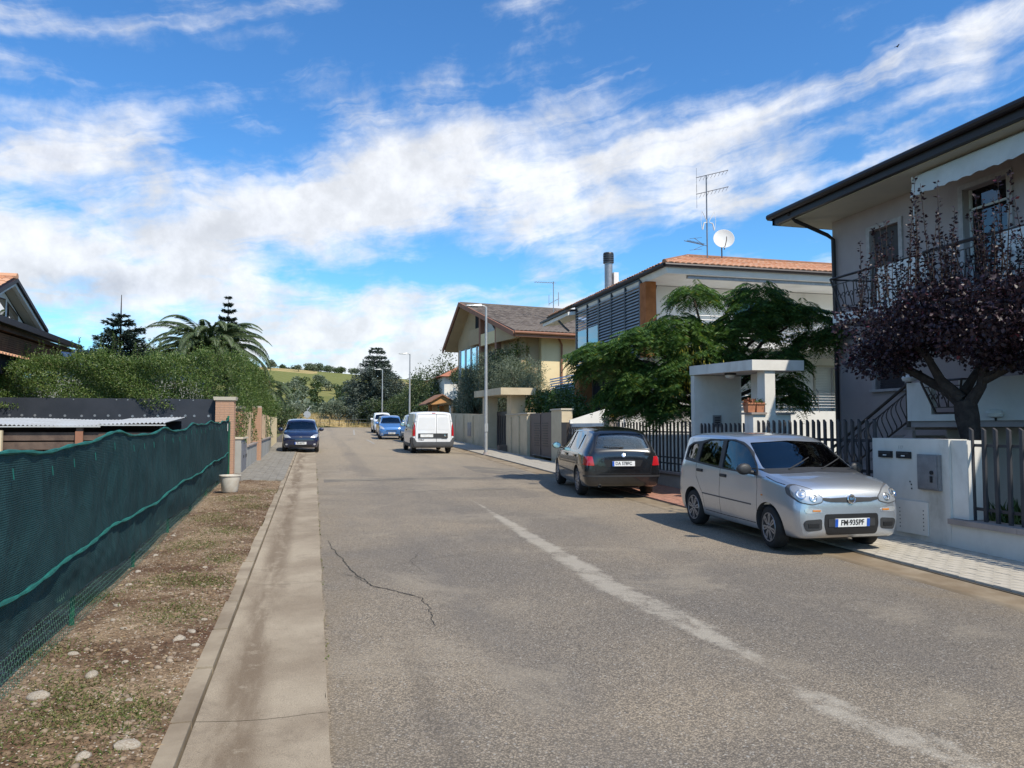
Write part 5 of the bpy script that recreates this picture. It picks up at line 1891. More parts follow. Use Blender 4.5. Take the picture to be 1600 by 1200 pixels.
# ---- street lamps
M_GALV = rough_mat('galvanised', (.40, .41, .41), (.33, .34, .34), 6, .5, 40, .06, .002, None, 'Object', .35, .5)
lamp = thing('street_lamp', 'tall galvanised street lamp standing at the pavement edge right of the white van', 'street lamp', (7.2, 32.3, gz(32.3)), 0, 'street lamps')
zb = gz(32.3)
MB().tube([(7.2, 32.3, zb), (7.2, 32.3, zb + 2.2), (7.2, 32.3, zb + 6.42)], [.075, .07, .045], 12).build('pole', M_GALV, lamp, True)
MB().tube([(7.2, 32.3, zb), (7.2, 32.3, zb + .12)], [.13, .10], 12).build('base_collar', M_CAP, lamp, True)
MB().b2((7.13, 32.21, zb + 1.0), (7.27, 32.22, zb + 1.35)).build('inspection_door', M_GALV, lamp)
MB().tube([(7.2, 32.3, zb + 6.3), (7.14, 32.3, zb + 6.42), (6.95, 32.3, zb + 6.46)], .035, 8).build('bracket', M_GALV, lamp, True)
hd = MB().slab([(6.98, 32.19, zb + 6.42), (6.98, 32.41, zb + 6.42), (6.30, 32.44, zb + 6.40), (6.30, 32.16, zb + 6.40)], [(6.98, 32.23, zb + 6.52), (6.98, 32.37, zb + 6.52), (6.34, 32.38, zb + 6.46), (6.34, 32.22, zb + 6.46)]).build('lamp_head', M_GALV, lamp)
MB().b2((6.38, 32.2, zb + 6.385), (6.85, 32.4, zb + 6.398)).build('lens', M_WGLASS, hd)
for (x, y), lab in zip([(7.42, 61.2), (7.36, 85.6), (6.9, 98.0)], ['street lamp rising out of the dark trees behind the white van', 'small far street lamp in front of the cedar', 'farthest street lamp, standing behind the parked white car']):
    l2 = dup(lamp, (x, y, gz(min(y, 92))), 0, lab)
# ================================================================ houses on the right
def wall_x(mb, x0, x1, y0, y1, z0, z1, holes, mi=0):
    """wall slab (thin in x) spanning y0..y1, z0..z1 with rectangular holes (ya, yb, za, zb)"""
    ys = sorted({y0, y1, *[h[0] for h in holes], *[h[1] for h in holes]})
    for a, b in zip(ys[:-1], ys[1:]):
        m = (a + b) / 2
        cuts = sorted([(h[2], h[3]) for h in holes if h[0] < m < h[1]])
        z = z0
        for c, d in cuts:
            if c > z:
                mb.b2((x0, a, z), (x1, b, c), mi)
            z = d
        if z < z1:
            mb.b2((x0, a, z), (x1, b, z1), mi)
    return mb


def wall_y(mb, y0, y1, x0, x1, z0, z1, holes, mi=0):
    xs = sorted({x0, x1, *[h[0] for h in holes], *[h[1] for h in holes]})
    for a, b in zip(xs[:-1], xs[1:]):
        m = (a + b) / 2
        cuts = sorted([(h[2], h[3]) for h in holes if h[0] < m < h[1]])
        z = z0
        for c, d in cuts:
            if c > z:
                mb.b2((a, y0, z), (b, y1, c), mi)
            z = d
        if z < z1:
            mb.b2((a, y0, z), (b, y1, z1), mi)
    return mb


M_LILAC = rough_mat('lilac_render', (.40, .335, .325), (.35, .29, .285), .8, .92, 60, .2, .004, ((.24, .195, .19), .5))
M_SOFFIT = rough_mat('cream_soffit', (.52, .48, .40), (.46, .43, .36), 1.0, .9, 60, .1)
M_FASCIA = plain('dark_fascia', (.022, .016, .018), .5, .2)
M_PARA = rough_mat('white_parapet', (.68, .68, .66), (.61, .61, .59), 1.2, .9, 60, .12, .004, ((.32, .31, .29), .35))
M_FRAME = plain('stone_frame', (.40, .365, .36), .8)
M_SHUT = plain('dark_shutter', (.055, .05, .058), .6)
M_WHITE = rough_mat('bright_render', (.76, .75, .72), (.68, .67, .64), .9, .9, 60, .1, .004, ((.42, .40, .36), .5))
M_PANE = glass_mat('window_glass', (.25, .28, .30), 2.2)
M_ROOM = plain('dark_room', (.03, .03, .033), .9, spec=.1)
M_CURT = plain('curtain', (.42, .42, .44), .9)
M_WOODD = rough_mat('dark_wood', (.10, .055, .035), (.065, .038, .026), 4, .7, 40, .2)

H = thing('villa', 'lilac two-storey house with dark eaves, white balconies and an outside stair at right', 'house', (13, 10, gz(10)))
win = [(14.10, 15.0, 4.42, 6.40), (11.35, 12.35, 4.42, 6.58), (14.02, 14.92, 2.72, 3.60), (8.2, 9.2, 4.42, 6.5)]
gar = [(9.35, 11.1, .35, 1.55), (6.0, 8.8, .35, 1.55)]
mb = wall_x(MB(), 12.5, 12.8, 3.0, 16.35, .15, 6.96, win + gar)
mb.b2((12.8, 16.05, .15), (22, 16.35, 6.96))
mb.b2((12.8, 3.0, .15), (22, 3.3, 6.96))
mb.build('wall', M_LILAC, H)
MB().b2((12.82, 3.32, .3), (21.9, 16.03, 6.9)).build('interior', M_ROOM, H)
# roof: soffit, fascia, gutter, tiles
MB().b2((11.40, 1.0, 6.965), (23, 16.95, 7.02)).build('soffit', M_SOFFIT, H)
f = MB()
f.b2((11.27, 1.0, 6.985), (11.397, 17.05, 7.17))
f.b2((11.27, 16.953, 6.985), (23, 17.05, 7.17))
f.build('fascia', M_FASCIA, H)
MB().tube([(11.20, 1, 7.20), (11.20, 17.12, 7.20)], .075, 10).tube([(11.2, 17.12, 7.20), (23, 17.12, 7.2)], .075, 10).build('gutter', M_FASCIA, H, True)
MB().slab([(11.2, .9, 7.18), (23.2, .9, 7.18), (23.2, 17.1, 7.18), (11.2, 17.1, 7.18)], [(16.5, 6.5, 8.7), (17.9, 6.5, 8.7), (17.9, 11.6, 8.7), (16.5, 11.6, 8.7)]).build('roof', M_TILEO, H)
MB().tube([(11.25, 16.35, 7.12), (11.45, 16.33, 6.93), (12.30, 16.28, 6.62), (12.42, 16.22, 6.5), (12.42, 16.2, 4.5), (12.42, 16.2, .4)], .05, 8).build('downpipe', M_FASCIA, H, True)
# windows and doors
for (a, b, c, d) in win:
    fr = MB()
    fr.b2((12.46, a - .11, c), (12.497, a - .002, d + .10)).b2((12.46, b + .002, c), (12.497, b + .11, d + .10)).b2((12.46, a - .002, d + .002), (12.497, b + .002, d + .10))
    fo = fr.build('window', M_FRAME, H)
    if c < 4:
        MB().b2((12.40, a - .14, c - .06), (12.50, b + .14, c - .003)).build('sill', M_FRAME, fo)
    if (a, c) == (11.35, 4.42):
        MB().b2((12.62, a, d - .42), (12.66, b, d - .38)).b2((12.62, a, c), (12.66, a + .05, d)).b2((12.62, b - .05, c), (12.66, b, d)).build('sash', M_PARA, fo)
        MB().b2((12.70, a, c), (12.705, b, d)).build('pane', M_PANE, fo)
        cu = MB()
        for k in range(26):
            yy = a + .05 + k * (b - a - .1) / 26
            cu.b2((12.74 + .02 * math.sin(k * 1.9), yy, c), (12.76 + .02 * math.sin(k * 1.9), yy + .03, d - .45))
        cu.build('curtain', plain('net_curtain', (.30, .31, .36), .9), fo)
    else:
        sh = MB()
        nsl = int((d - c) / .055)
        for k in range(nsl):
            zz = c + k * .055
            sh.slab([(12.60, a, zz), (12.625, a, zz), (12.625, b, zz), (12.60, b, zz)], [(12.585, a, zz + .05), (12.61, a, zz + .05), (12.61, b, zz + .05), (12.585, b, zz + .05)])
        sh.build('roller_shutter', M_SHUT, fo)
for (a, b, c, d) in gar:
    go = MB().b2((12.66, a, c), (12.70, b, d)).build('garage_door', M_SHUT, H)
    st = MB()
    for k in range(1, 6):
        st.b2((12.645, a, c + k * (d - c) / 6), (12.658, b, c + k * (d - c) / 6 + .012))
    st.build('groove', M_INK, go)
# cream lower wall of the basement, slightly proud
wall_x(MB(), 12.44, 12.497, 3.0, 12.9, .15, 1.86, gar).build('plinth', M_SOFFIT, H)
# upper balcony
M_SLAB = rough_mat('slab_edge', (.36, .33, .335), (.31, .285, .29), 1.5, .9, 60, .15)
MB().b2((11.30, 4, 4.13), (12.497, 14.75, 4.30)).build('balcony_slab', M_SLAB, H)
MB().b2((11.30, 4, 1.87), (12.497, 12.60, 2.02)).build('balcony_slab', M_SLAB, H)


def basket(y0, y1, z0, z1, xo, parent):
    """wrought-iron insert that leans out of the parapet"""
    i = MB()
    w = .10
    yc = (y0 + y1) / 2
    A = [(xo, y0, z1), (xo, y1, z1), (xo - .16, y1 - w, z0), (xo - .16, y0 + w, z0)]
    A = [(xo - .14, y0, z1), (xo - .14, y1, z1), (xo - .02, y1 - .22, z0), (xo - .02, y0 + .22, z0)]
    for k in range(4):
        i.tube([A[k], A[(k + 1) % 4]], .022, 5)
    i.tube([(xo, y0 - .02, z1), A[0]], .02, 5).tube([(xo, y1 + .02, z1), A[1]], .02, 5)
    for fz in (.18, .82):
        l_, r_ = [tuple(A[3][j] + (A[0][j] - A[3][j]) * fz for j in range(3)), tuple(A[2][j] + (A[1][j] - A[2][j]) * fz for j in range(3))]
        i.tube([l_, r_], .013, 4)
    n = max(4, int((y1 - y0) / .15))
    for k in range(1, n):
        t_ = k / n
        p = [(xo - .02 - .12 * f_, (y0 + .22 * (1 - f_)) * (1 - t_) + (y1 - .22 * (1 - f_)) * t_ + .035 * math.sin(f_ * 6.28) * (-1) ** k, z0 + (z1 - z0) * f_) for f_ in np.linspace(.18, .82, 7)]
        i.tube(p, .011, 4)
    for k in range(n):
        t_ = (k + .5) / n
        cy, cz = y0 + (y1 - y0) * (.12 + .76 * t_), (z0 + z1) / 2
        i.tube([(xo - .09 + .004 * q, cy + (.055 - .006 * q) * math.cos(q * .8), cz + (.075 - .007 * q) * math.sin(q * .8)) for q in range(9)], .010, 4)
    i.build('iron_basket', M_IRON2, parent)


pz0, pz1 = 4.18, 5.16
par = MB()
for a, b in ((4, 6.6), (8.2, 10.45), (12.0, 13.35)):
    par.b2((11.24, a, pz0), (11.36, b, pz1))
for a, b in ((6.6, 8.2), (10.45, 12.0), (13.35, 14.75)):
    par.b2((11.24, a, pz0), (11.36, b, pz0 + .18))
par.b2((11.36, 14.65, pz0), (12.49, 14.75, pz0 + .18))
par.build('parapet', M_PARA, H)
basket(13.35, 14.70, pz0 + .16, pz1, 11.30, H)
basket(10.45, 12.0, pz0 + .16, pz1 + .02, 11.30, H)
basket(6.6, 8.2, pz0 + .16, pz1, 11.30, H)
MB().tube([(11.30, 4, pz1 + .03), (11.30, 14.75, pz1 + .03)], .02, 6).tube([(11.30, 14.74, pz1), (12.48, 14.74, pz1 + .02)], .02, 6).tube([(11.3, 14.74, pz0), (11.3, 14.74, pz1)], .02, 6).build('handrail', M_IRON2, H)
lo = MB()
for a, b in ((4, 7.9), (8.0, 11.35), (12.0, 12.60)):
    lo.b2((11.24, a, 1.98), (11.36, b, 2.72))
lo.b2((11.24, 11.35, 1.98), (11.36, 12.0, 2.1))
lo.build('parapet', M_PARA, H)
basket(11.2, 12.15, 2.12, 2.72, 11.30, H)
# outside stair going down away from the viewer
st = thing('outside_stair', 'dark iron-railed outside stair descending left from the lower balcony of the lilac house', 'stair', (11.9, 14, gz(14)))
for k in range(10):
    y = 12.62 + k * .29
    z = 1.86 - k * .165
    MB().b2((11.42, y, z - .05), (12.42, y + .31, z)).build('step', M_CAP, st)
MB().slab([(11.36, 12.62, 1.45), (11.44, 12.62, 1.45), (11.44, 15.5, -.1), (11.36, 15.5, -.1)], [(11.36, 12.62, 1.80), (11.44, 12.62, 1.80), (11.44, 15.5, .2), (11.36, 15.5, .2)]).build('stringer', M_LILAC, st)
rl = MB()
y0, z0, y1, z1 = 12.62, 2.70, 15.5, 1.06
rl.tube([(11.28, y0, z0), (11.28, y1, z1)], .032, 8).tube([(11.28, y0, z0 - .72), (11.28, y1, z1 - .72)], .02, 6).tube([(11.28, y0, z0 - .15), (11.28, y1, z1 - .15)], .012, 6)
rl.tube([(11.28, y0, 1.86), (11.28, y0, z0 + .04)], .04, 8).tube([(11.28, y1, .3), (11.28, y1, z1)], .035, 8)
rl.build('handrail', M_IRON2, st)
bal = MB()
for f_ in np.linspace(0, 1, 7):
    bal.v += []
bp_ = []
for k in range(22):
    t_ = (k + .5) / 22
    y, z = y0 + (y1 - y0) * t_, z0 + (z1 - z0) * t_
    pts = [(11.28 - .10 * math.sin(f_ * math.pi) * (1 if f_ < .8 else .6), y + .05 * math.sin(f_ * 2 * math.pi), z - .15 - .57 * f_) for f_ in np.linspace(0, 1, 8)]
    o = MB().tube(pts, .012, 5)
    o.build('baluster', M_IRON2, st)
# white awning under the eaves
aw = thing('awning', 'white retracted awning with scalloped edge under the eaves of the lilac house', 'awning', (11.6, 9.5, 6.6))
aw['label'] = 'white awning with scalloped valance rolled up under the dark eaves'
n = 90
Y_ = np.linspace(4.0, 12.72, n)
mb = MB()
for i, y in enumerate(Y_):
    zt, zb_ = 6.86, 6.50 - .05 * abs(math.sin(y * math.pi / .30))
    for x, z in ((11.62, zt), (11.55, zb_)):
        mb.v.append((x + .012 * math.sin(y * 9), y, z))
for i in range(n - 1):
    mb.f.append((2 * i, 2 * i + 1, 2 * i + 3, 2 * i + 2))
    mb.mi.append(0)
mb.build('valance', rough_mat('awning_cloth', (.55, .57, .56), (.47, .49, .48), 2, .9, 40, .1), aw)
MB().tube([(11.75, 4, 6.85), (11.75, 12.7, 6.85)], .085, 12).build('roller', M_PARA, aw, True)
MB().tube([(11.60, 12.70, 6.88), (11.60, 12.70, 6.80), (11.63, 12.68, 5.2)], [.02, .012, .006], 6).build('crank_rod', M_PARA, aw)
# small white lamp shade on the stair post
wl = thing('wall_lamp', 'small white globe lamp at the head of the outside stair', 'lamp', (11.3, 12.55, 2.74))
MB().lathe([(.0, 0), (.12, .02), (.14, .08), (.10, .13), (0, .15)], 16, c=(11.22, 12.50, 2.74)).build('shade', M_PARA, wl, True)
MB().tube([(11.30, 12.55, 2.70), (11.24, 12.51, 2.78)], .02, 6).build('arm', M_IRON2, wl)
wl2 = dup(wl, (11.3 - .05, 10.6, 2.02), 0, 'small white lamp on the face of the low balcony, above the letterbox wall')

# ---------------------------------------------------------------- tiles
def tile_roof(parent, corners, course, width, mat, limit=200, name='tile', bulge=.035, near_x=None):
    """pan tiles laid on a sloping quad/triangle. corners: eave-left, eave-right, ridge-right, ridge-left"""
    A, B, C_, D_ = [Vector(c) for c in corners]
    mb = MB()
    hw = width / 2
    for i in range(4):
        a0, a1 = math.pi * i / 4, math.pi * (i + 1) / 4
        for ln, lift in ((0, .012), (course * 1.15, 0)):
            pass
    prof = [(-hw, 0), (-hw * .62, bulge * .8), (0, bulge), (hw * .62, bulge * .8), (hw, 0)]
    vs = [(x, 0, z + .016) for x, z in prof] + [(x, course * 1.12, z) for x, z in prof] + [(x, 0, z - .004) for x, z in prof]
    fs = [(i, i + 1, i + 6, i + 5) for i in range(4)] + [(10 + i, 11 + i, i + 1, i) for i in range(4)]
    mb.add(vs, fs)
    me = mb.mesh(name, mat)
    n = (B - A).cross(D_ - A)
    up = ((D_ + C_) / 2 - (A + B) / 2)
    u0 = (B - A).normalized()
    vdir = (up - u0 * up.dot(u0)).normalized()
    nrm = u0.cross(vdir).normalized()
    if nrm.z < 0:
        nrm = -nrm
    Hh = up.dot(vdir)
    rot = Matrix((u0, vdir, nrm)).transposed().to_4x4()
    count = 0
    rest = MB()
    vb = [Vector(v) for v in vs]
    rows = int(Hh / course)
    for r_ in range(rows):
        f0 = (r_ + .5) / rows
        l_, rr = A.lerp(D_, f0), B.lerp(C_, f0)
        W = (rr - l_).length
        k = int(W / width)
        for j in range(k):
            P_ = l_ + (rr - l_).normalized() * ((j + .5) * width + (W - k * width) / 2) - vdir * course * .5
            M = Matrix.Translation(P_ + Vector((rng.normal() * .004, 0, rng.normal() * .004))) @ rot @ Matrix.Rotation(rng.normal() * .02, 4, 'Z')
            if count < limit:
                piece(name, me, M, parent)
                count += 1
            else:
                rest.add([M @ v for v in vb], fs)
    if rest.v:
        rest.build(name + 's', mat, parent, kind='stuff')
    s = MB()
    s.slab([A - nrm * .10, B - nrm * .10, C_ - nrm * .10, D_ - nrm * .10], [A - nrm * .002, B - nrm * .002, C_ - nrm * .002, D_ - nrm * .002])
    s.build('roof_deck', M_FASCIA, parent)


def tile_mat(name, cols):
    return leaf_mat(name, cols, .9, 0.0, .2)


M_TER = tile_mat('terracotta_tiles', [(0, (.42, .19, .10)), (.35, (.52, .26, .15)), (.7, (.58, .33, .21)), (.9, (.36, .17, .10)), (1, (.50, .38, .28))])
M_TBR = tile_mat('brown_tiles', [(0, (.105, .085, .072)), (.35, (.145, .118, .10)), (.7, (.185, .155, .13)), (1, (.085, .07, .06))])

# ---------------------------------------------------------------- white house with louvres
W = thing('villa', 'white modern house with grey-blue louvres, rusty steel frame and orange tiled roof', 'house', (15, 27, gz(27)))
zl = 7.20
# body
mb = MB()
wall_y(mb, 25.6, 25.9, 12.0, 26, .3, 7.0, [(18.65, 19.45, 2.3, 4.15), (15.2, 17.2, 5.0, 6.7)])
mb.b2((12.0, 25.9, .3), (12.3, 32.4, 7.0))
mb.b2((12.3, 32.1, .3), (26, 32.4, 7.0))
mb.build('wall', M_WHITE, W)
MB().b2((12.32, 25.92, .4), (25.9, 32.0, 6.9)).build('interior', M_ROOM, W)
# front terrace wall, balcony slab, railings
MB().b2((11.8, 22.9, 4.50), (26, 25.58, 4.72)).build('balcony_slab', M_WHITE, W)
rl = MB()
for z in np.linspace(4.85, 5.55, 6):
    rl.tube([(12.2, 22.97, z), (26, 22.97, z)], .014, 5)
for x in np.arange(12.2, 26, 1.4):
    rl.tube([(x, 22.97, 4.72), (x, 22.97, 5.6)], .022, 5)
rl.build('balcony_railing', M_STEEL, W)
# white masonry terrace at first level seen behind the tree
MB().b2((12.4, 24.6, 2.22), (26, 25.59, 2.42)).build('terrace', M_WHITE, W)
MB().b2((10.6, 23.9, .3), (26, 24.1, 2.42)).build('terrace_wall', M_WHITE, W)
r2 = MB()
for k, z in enumerate(np.linspace(2.56, 3.16, 7)):
    r2.tube([(13.4, 24.0, z), (26, 24.0, z)], .011, 5)
r2.build('terrace_railing', M_STEEL, W)
for x in np.arange(14.0, 25, 1.2):
    MB().tube([(x, 24.0, 2.42), (x, 24.0, 3.12), (x - .08, 24.0, 3.22)], .022, 6).build('railing_post', M_STEEL, W)
dr = MB().b2((18.58, 25.56, 2.3), (18.649, 25.598, 4.22)).b2((19.451, 25.56, 2.3), (19.52, 25.598, 4.22)).b2((18.649, 25.56, 4.152), (19.451, 25.598, 4.22)).build('shutter_frame', M_SOFFIT, W)
sh = MB()
for k in range(30):
    z = 2.3 + k * .062
    sh.slab([(18.65, 25.68, z), (19.45, 25.68, z), (19.45, 25.70, z), (18.65, 25.70, z)], [(18.65, 25.665, z + .056), (19.45, 25.665, z + .056), (19.45, 25.685, z + .056), (18.65, 25.685, z + .056)])
sh.build('roller_shutter', M_PARA, dr)
wf = MB().b2((15.2, 25.70, 5.0), (17.2, 25.72, 6.7)).build('window', M_PARA, W)
MB().b2((15.25, 25.68, 5.05), (17.15, 25.698, 6.65)).build('pane', M_PANE, wf)
# eaves: white box, dark gutter, hip roof
e = MB()
e.slab([(11.45, 23.45, 7.02), (26, 23.45, 7.02), (26, 32.5, 7.02), (11.45, 32.5, 7.02)], [(11.36, 23.36, 7.22), (26, 23.36, 7.22), (26, 32.6, 7.22), (11.36, 32.6, 7.22)])
e.build('eaves', M_WHITE, W)
MB().tube([(11.30, 23.30, 7.28), (26, 23.30, 7.28)], .075, 8).tube([(11.30, 23.30, 7.28), (11.30, 32.6, 7.28)], .075, 8).build('gutter', M_FASCIA, W, True)
MB().b2((12.3, 23.6, 6.92), (24, 23.72, 7.018)).build('blind_box', M_STEEL, W)
tile_roof(W, [(11.25, 23.25, 7.34), (27.5, 23.25, 7.34), (27.5, 30, 9.22), (15.6, 30, 9.22)], .36, .22, M_TER, limit=300)
tile_roof(W, [(11.25, 36.6, 7.34), (11.25, 23.25, 7.34), (15.6, 30.0, 9.22), (15.6, 30.6, 9.22)], .36, .22, M_TER, limit=0)
MB().tube([(11.25, 23.25, 7.38), (15.6, 30, 9.26)], .07, 8).tube([(15.6, 30, 9.26), (27.5, 30, 9.26)], .08, 8).build('ridge_tiles', M_TILEO, W, True)
# louvred screen of the balcony facing the street
M_LOUV = rough_mat('blue_grey_louvre', (.52, .58, .64), (.45, .51, .57), 4, .45, 40, .05, .002, None, 'Object', .35, .5)
M_ANTH = plain('anthracite_frame', (.05, .055, .065), .45, .4)
M_CORT = rough_mat('corten_steel', (.40, .14, .045), (.28, .095, .03), 2.2, .8, 60, .15, .004, ((.52, .22, .08), .4))
MB().b2((11.35, 24.95, 4.35), (11.75, 25.45, 7.015)).build('steel_column', M_CORT, W)
y0, y1, z0, z1 = 25.5, 32.45, 4.42, 7.14
fr = MB()
for k in range(6):
    y = y0 + (y1 - y0) * k / 5
    big = k in (0, 5, 3)
    w_ = .07 if big else .035
    fr.b2((11.36, y - w_, z0), (11.44, y + w_, z1))
fr.b2((11.34, y0, z1 + .002), (11.46, y1 + .05, z1 + .09)).b2((11.36, y0, z0 - .07), (11.44, y1, z0 - .002))
fr.build('louvre_frame', M_ANTH, W)
me = MB().slab([(11.35, 0, 0), (11.365, 0, -.01), (11.365, 1, -.01), (11.35, 1, 0)], [(11.43, 0, .074), (11.445, 0, .064), (11.445, 1, .064), (11.43, 1, .074)]).mesh('slat', M_LOUV)
for b in range(5):
    ya, yb = y0 + (y1 - y0) * b / 5 + .07, y0 + (y1 - y0) * (b + 1) / 5 - .07
    z = z0 + .03
    while z < z1 - .10:
        glazed = b >= 3 and 5.35 < z < 6.02
        if not glazed:
            piece('slat', me, Matrix.Translation((0, ya, z)) @ Matrix.Diagonal((1, yb - ya, 1, 1)), W)
        z += .118
    if b >= 3:
        MB().b2((11.39, ya, 5.36), (11.41, yb, 6.08)).build('glass_pane', glass_mat('blue_glass', (.35, .45, .55), 2.5), W)
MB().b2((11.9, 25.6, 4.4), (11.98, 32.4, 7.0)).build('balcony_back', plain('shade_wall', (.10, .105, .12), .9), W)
MB().b2((11.46, 25.5, 4.25), (12.0, 32.3, 4.40)).build('balcony_slab', M_WHITE, W)
cf = MB()
cf.b2((11.30, 31.9, .3), (11.9, 32.5, 4.15)).b2((11.30, 26.0, 3.95), (11.9, 31.898, 4.28)).b2((11.30, 31.9, 4.152), (11.9, 32.5, 4.28))
cf.build('steel_frame', M_CORT, W)
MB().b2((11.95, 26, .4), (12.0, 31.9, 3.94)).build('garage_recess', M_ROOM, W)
an = MB()
an.b2((11.36, 32.55, 3.2), (11.44, 36.6, 3.24))
an.build('louvre_frame', M_ANTH, W)
z = 2.6
while z < 4.25:
    MB().slab([(11.35, 32.6, z), (11.365, 32.6, z), (11.365, 36.5, z), (11.35, 36.5, z)], [(11.445, 32.6, z + .075), (11.46, 32.6, z + .07), (11.46, 36.5, z + .07), (11.445, 36.5, z + .075)]).build('slat', M_LOUV, W)
    z += .12
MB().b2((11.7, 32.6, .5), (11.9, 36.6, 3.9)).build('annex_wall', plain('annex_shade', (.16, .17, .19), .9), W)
# little far eave
MB().slab([(11.0, 32.5, 6.85), (12, 32.5, 6.95), (12, 36.4, 6.95), (11.0, 36.4, 6.82)], [(11.0, 32.5, 7.0), (12, 32.5, 7.12), (12, 36.4, 7.12), (11.0, 36.4, 6.98)]).build('far_eave', M_WHITE, W)
MB().slab([(10.9, 32.5, 7.005), (12, 32.5, 7.14), (12, 36.6, 7.14), (10.9, 36.6, 6.985)], [(10.9, 32.5, 7.09), (12, 32.5, 7.22), (12, 36.6, 7.22), (10.9, 36.6, 7.07)]).build('far_eave_edge', M_FASCIA, W)
MB().tube([(11.05, 34.0, 6.8), (11.3, 33.9, 6.5), (11.5, 33.8, 6.3)], .05, 6).build('downpipe', M_ANTH, W)
MB().tube([(12.0, 25.5, 7.0), (11.95, 25.5, 6.8), (12.0, 25.52, 4.8)], .05, 6).build('downpipe', M_ANTH, W)
# flue
ch = MB().tube([(13.2, 33.1, 7.4), (13.2, 33.1, 9.45)], .19, 14).build('chimney', M_STEEL, W, True)
cw_ = MB().b2((13.39, 32.9, 7.4), (13.62, 33.35, 9.0)).build('chimney_render', M_WHITE, W)
for k in range(4):
    MB().lathe([(.20, 0), (.25, .0), (.25, .07), (.20, .07)], 16, c=(13.2, 33.1, 9.45 + k * .10)).build('cowl_ring', M_ANTH, ch, True)
MB().lathe([(.25, 0), (.23, .07), (0, .08)], 16, c=(13.2, 33.1, 9.86)).build('cowl_cap', M_ANTH, ch, True)
# white sloping stair parapets in the front yard
yd = thing('yard_stair', 'white sloping stair parapets in the yard behind the picket fence', 'stair', (10, 22.6, gz(22)))
MB().slab([(8.98, 22.4, .4), (12.6, 22.4, .4), (12.6, 22.55, .4), (8.98, 22.55, .4)], [(8.98, 22.4, 1.95), (12.6, 22.4, 3.55), (12.6, 22.55, 3.55), (8.98, 22.55, 1.95)]).build('parapet', M_WHITE, yd)
MB().slab([(8.96, 22.38, 1.96), (12.6, 22.38, 3.56), (12.6, 22.57, 3.56), (8.96, 22.57, 1.96)], [(8.96, 22.38, 2.02), (12.6, 22.38, 3.62), (12.6, 22.57, 3.62), (8.96, 22.57, 2.02)]).build('coping', M_CAP, yd)
MB().slab([(9.0, 26.4, .4), (12.3, 26.4, .4), (12.3, 26.5, .4), (9.0, 26.5, .4)], [(9.0, 26.4, 2.1), (12.3, 26.4, 3.1), (12.3, 26.5, 3.1), (9.0, 26.5, 2.1)]).build('parapet', M_WHITE, yd)
MB().b2((9.02, 21.4, .4), (14.5, 21.5, 2.35)).build('yard_wall', M_WHITE, yd)
MB().b2((9.0, 22.6, .3), (9.1, 26.9, 1.98)).build('yard_wall', M_WHITE, yd)
# white yard wall between the houses (sunlit) and pale yard paving
for xx0, yy0, yy1 in ((8.93, -1, 21.2),):
    MB().b2((xx0, yy0, -.25), (12.4, yy1, .02)).build('yard_paving', M_PALE, None, kind='structure') if False else None
xs = np.linspace(8.86, 12.45, 6)
sheet('yard_paving', xs, np.linspace(-2, 31, 30), lambda x, y: SLOPE * y + .09 + 0 * x, M_PALE)

# antenna mast and dish
an = thing('television_antenna', 'tall mast with several aerials standing on the orange tiled roof', 'antenna', (15.0, 28.5, 8.75))
M_ALU = plain('aerial_metal', (.16, .17, .19), .5, .5)
S_ = 28.5 / 27.0
ax, ay = 15.75, 28.5
MB().tube([(ax, ay, 8.6), (ax, ay, 12.35)], .028, 8).build('mast', M_ALU, an, True)
for z, L_, ang in ((12.25, 1.15, .5), (11.55, 1.1, .5)):
    y = MB()
    d = Vector((math.cos(-.35), math.sin(-.35), .0))
    a = Vector((ax, ay, z))
    y.tube([a - d * .42, a + d * .9 + Vector((0, 0, .28))], .016, 5)
    s_ = Vector((-d.y, d.x, 0))
    for k in range(9):
        c = a + d * (-.4 + k * .155) + Vector((0, 0, (-.4 + k * .155) * .24))
        ln = .28 if k else .5
        vv = Vector((0, 0, 1)) if k == 0 else s_
        y.tube([c - vv * ln, c + vv * ln], .008, 4)
    y.build('aerial', M_ALU, an)
y = MB()
for k in range(12):
    c = Vector((ax - .18 - k * .075, ay - .02 * k, 9.42 + .004 * k))
    y.tube([c - Vector((0, .15, .02)), c + Vector((0, .15, .02))], .008, 4)
    y.tube([c - Vector((0, 0, .05)), c + Vector((0, 0, .05))], .008, 4)
y.tube([(ax, ay, 9.36), (ax - 1.15, ay - .2, 9.46)], .014, 5)
for s in (-1, 1):
    y.tube([(ax - .15, ay, 9.38), (ax - .62, ay - .05, 9.40 + s * .24)], .012, 4)
    y.tube([(ax - .35, ay - .2, 9.40 + s * .24), (ax - .75, ay + .1, 9.40 + s * .24)], .008, 4)
y.build('aerial', M_ALU, an)
y = MB()
for s in (-1, 1):
    for t_ in (-1, 1):
        y.tube([(ax + .05 * s, ay - .1, 10.35 + t_ * .02), (ax + .26 * s, ay - .12, 10.45 + t_ * .30)] if t_ > 0 else [(ax + .05 * s, ay - .1, 10.33), (ax + .2 * s, ay - .12, 10.28), (ax + .27 * s, ay - .12, 10.0)], [.012, .02] if t_ > 0 else [.02, .025, .03], 5)
    y.tube([(ax + .30 * s, ay - .12, 10.05), (ax + .34 * s, ay - .12, 10.4), (ax + .30 * s, ay - .12, 10.78)], .008, 4)
y.build('aerial', M_PARA, an)
ds = thing('satellite_dish', 'pale satellite dish on the orange tiled roof beside the antenna mast', 'satellite dish', (16.35, 28.4, 8.9))
me = MB().lathe([(0, .0), (.16, .012), (.30, .045), (.42, .10), (.43, .105), (.42, .11), (.30, .058), (.16, .025), (0, .014)], 32).mesh('dish', M_PARA, True)
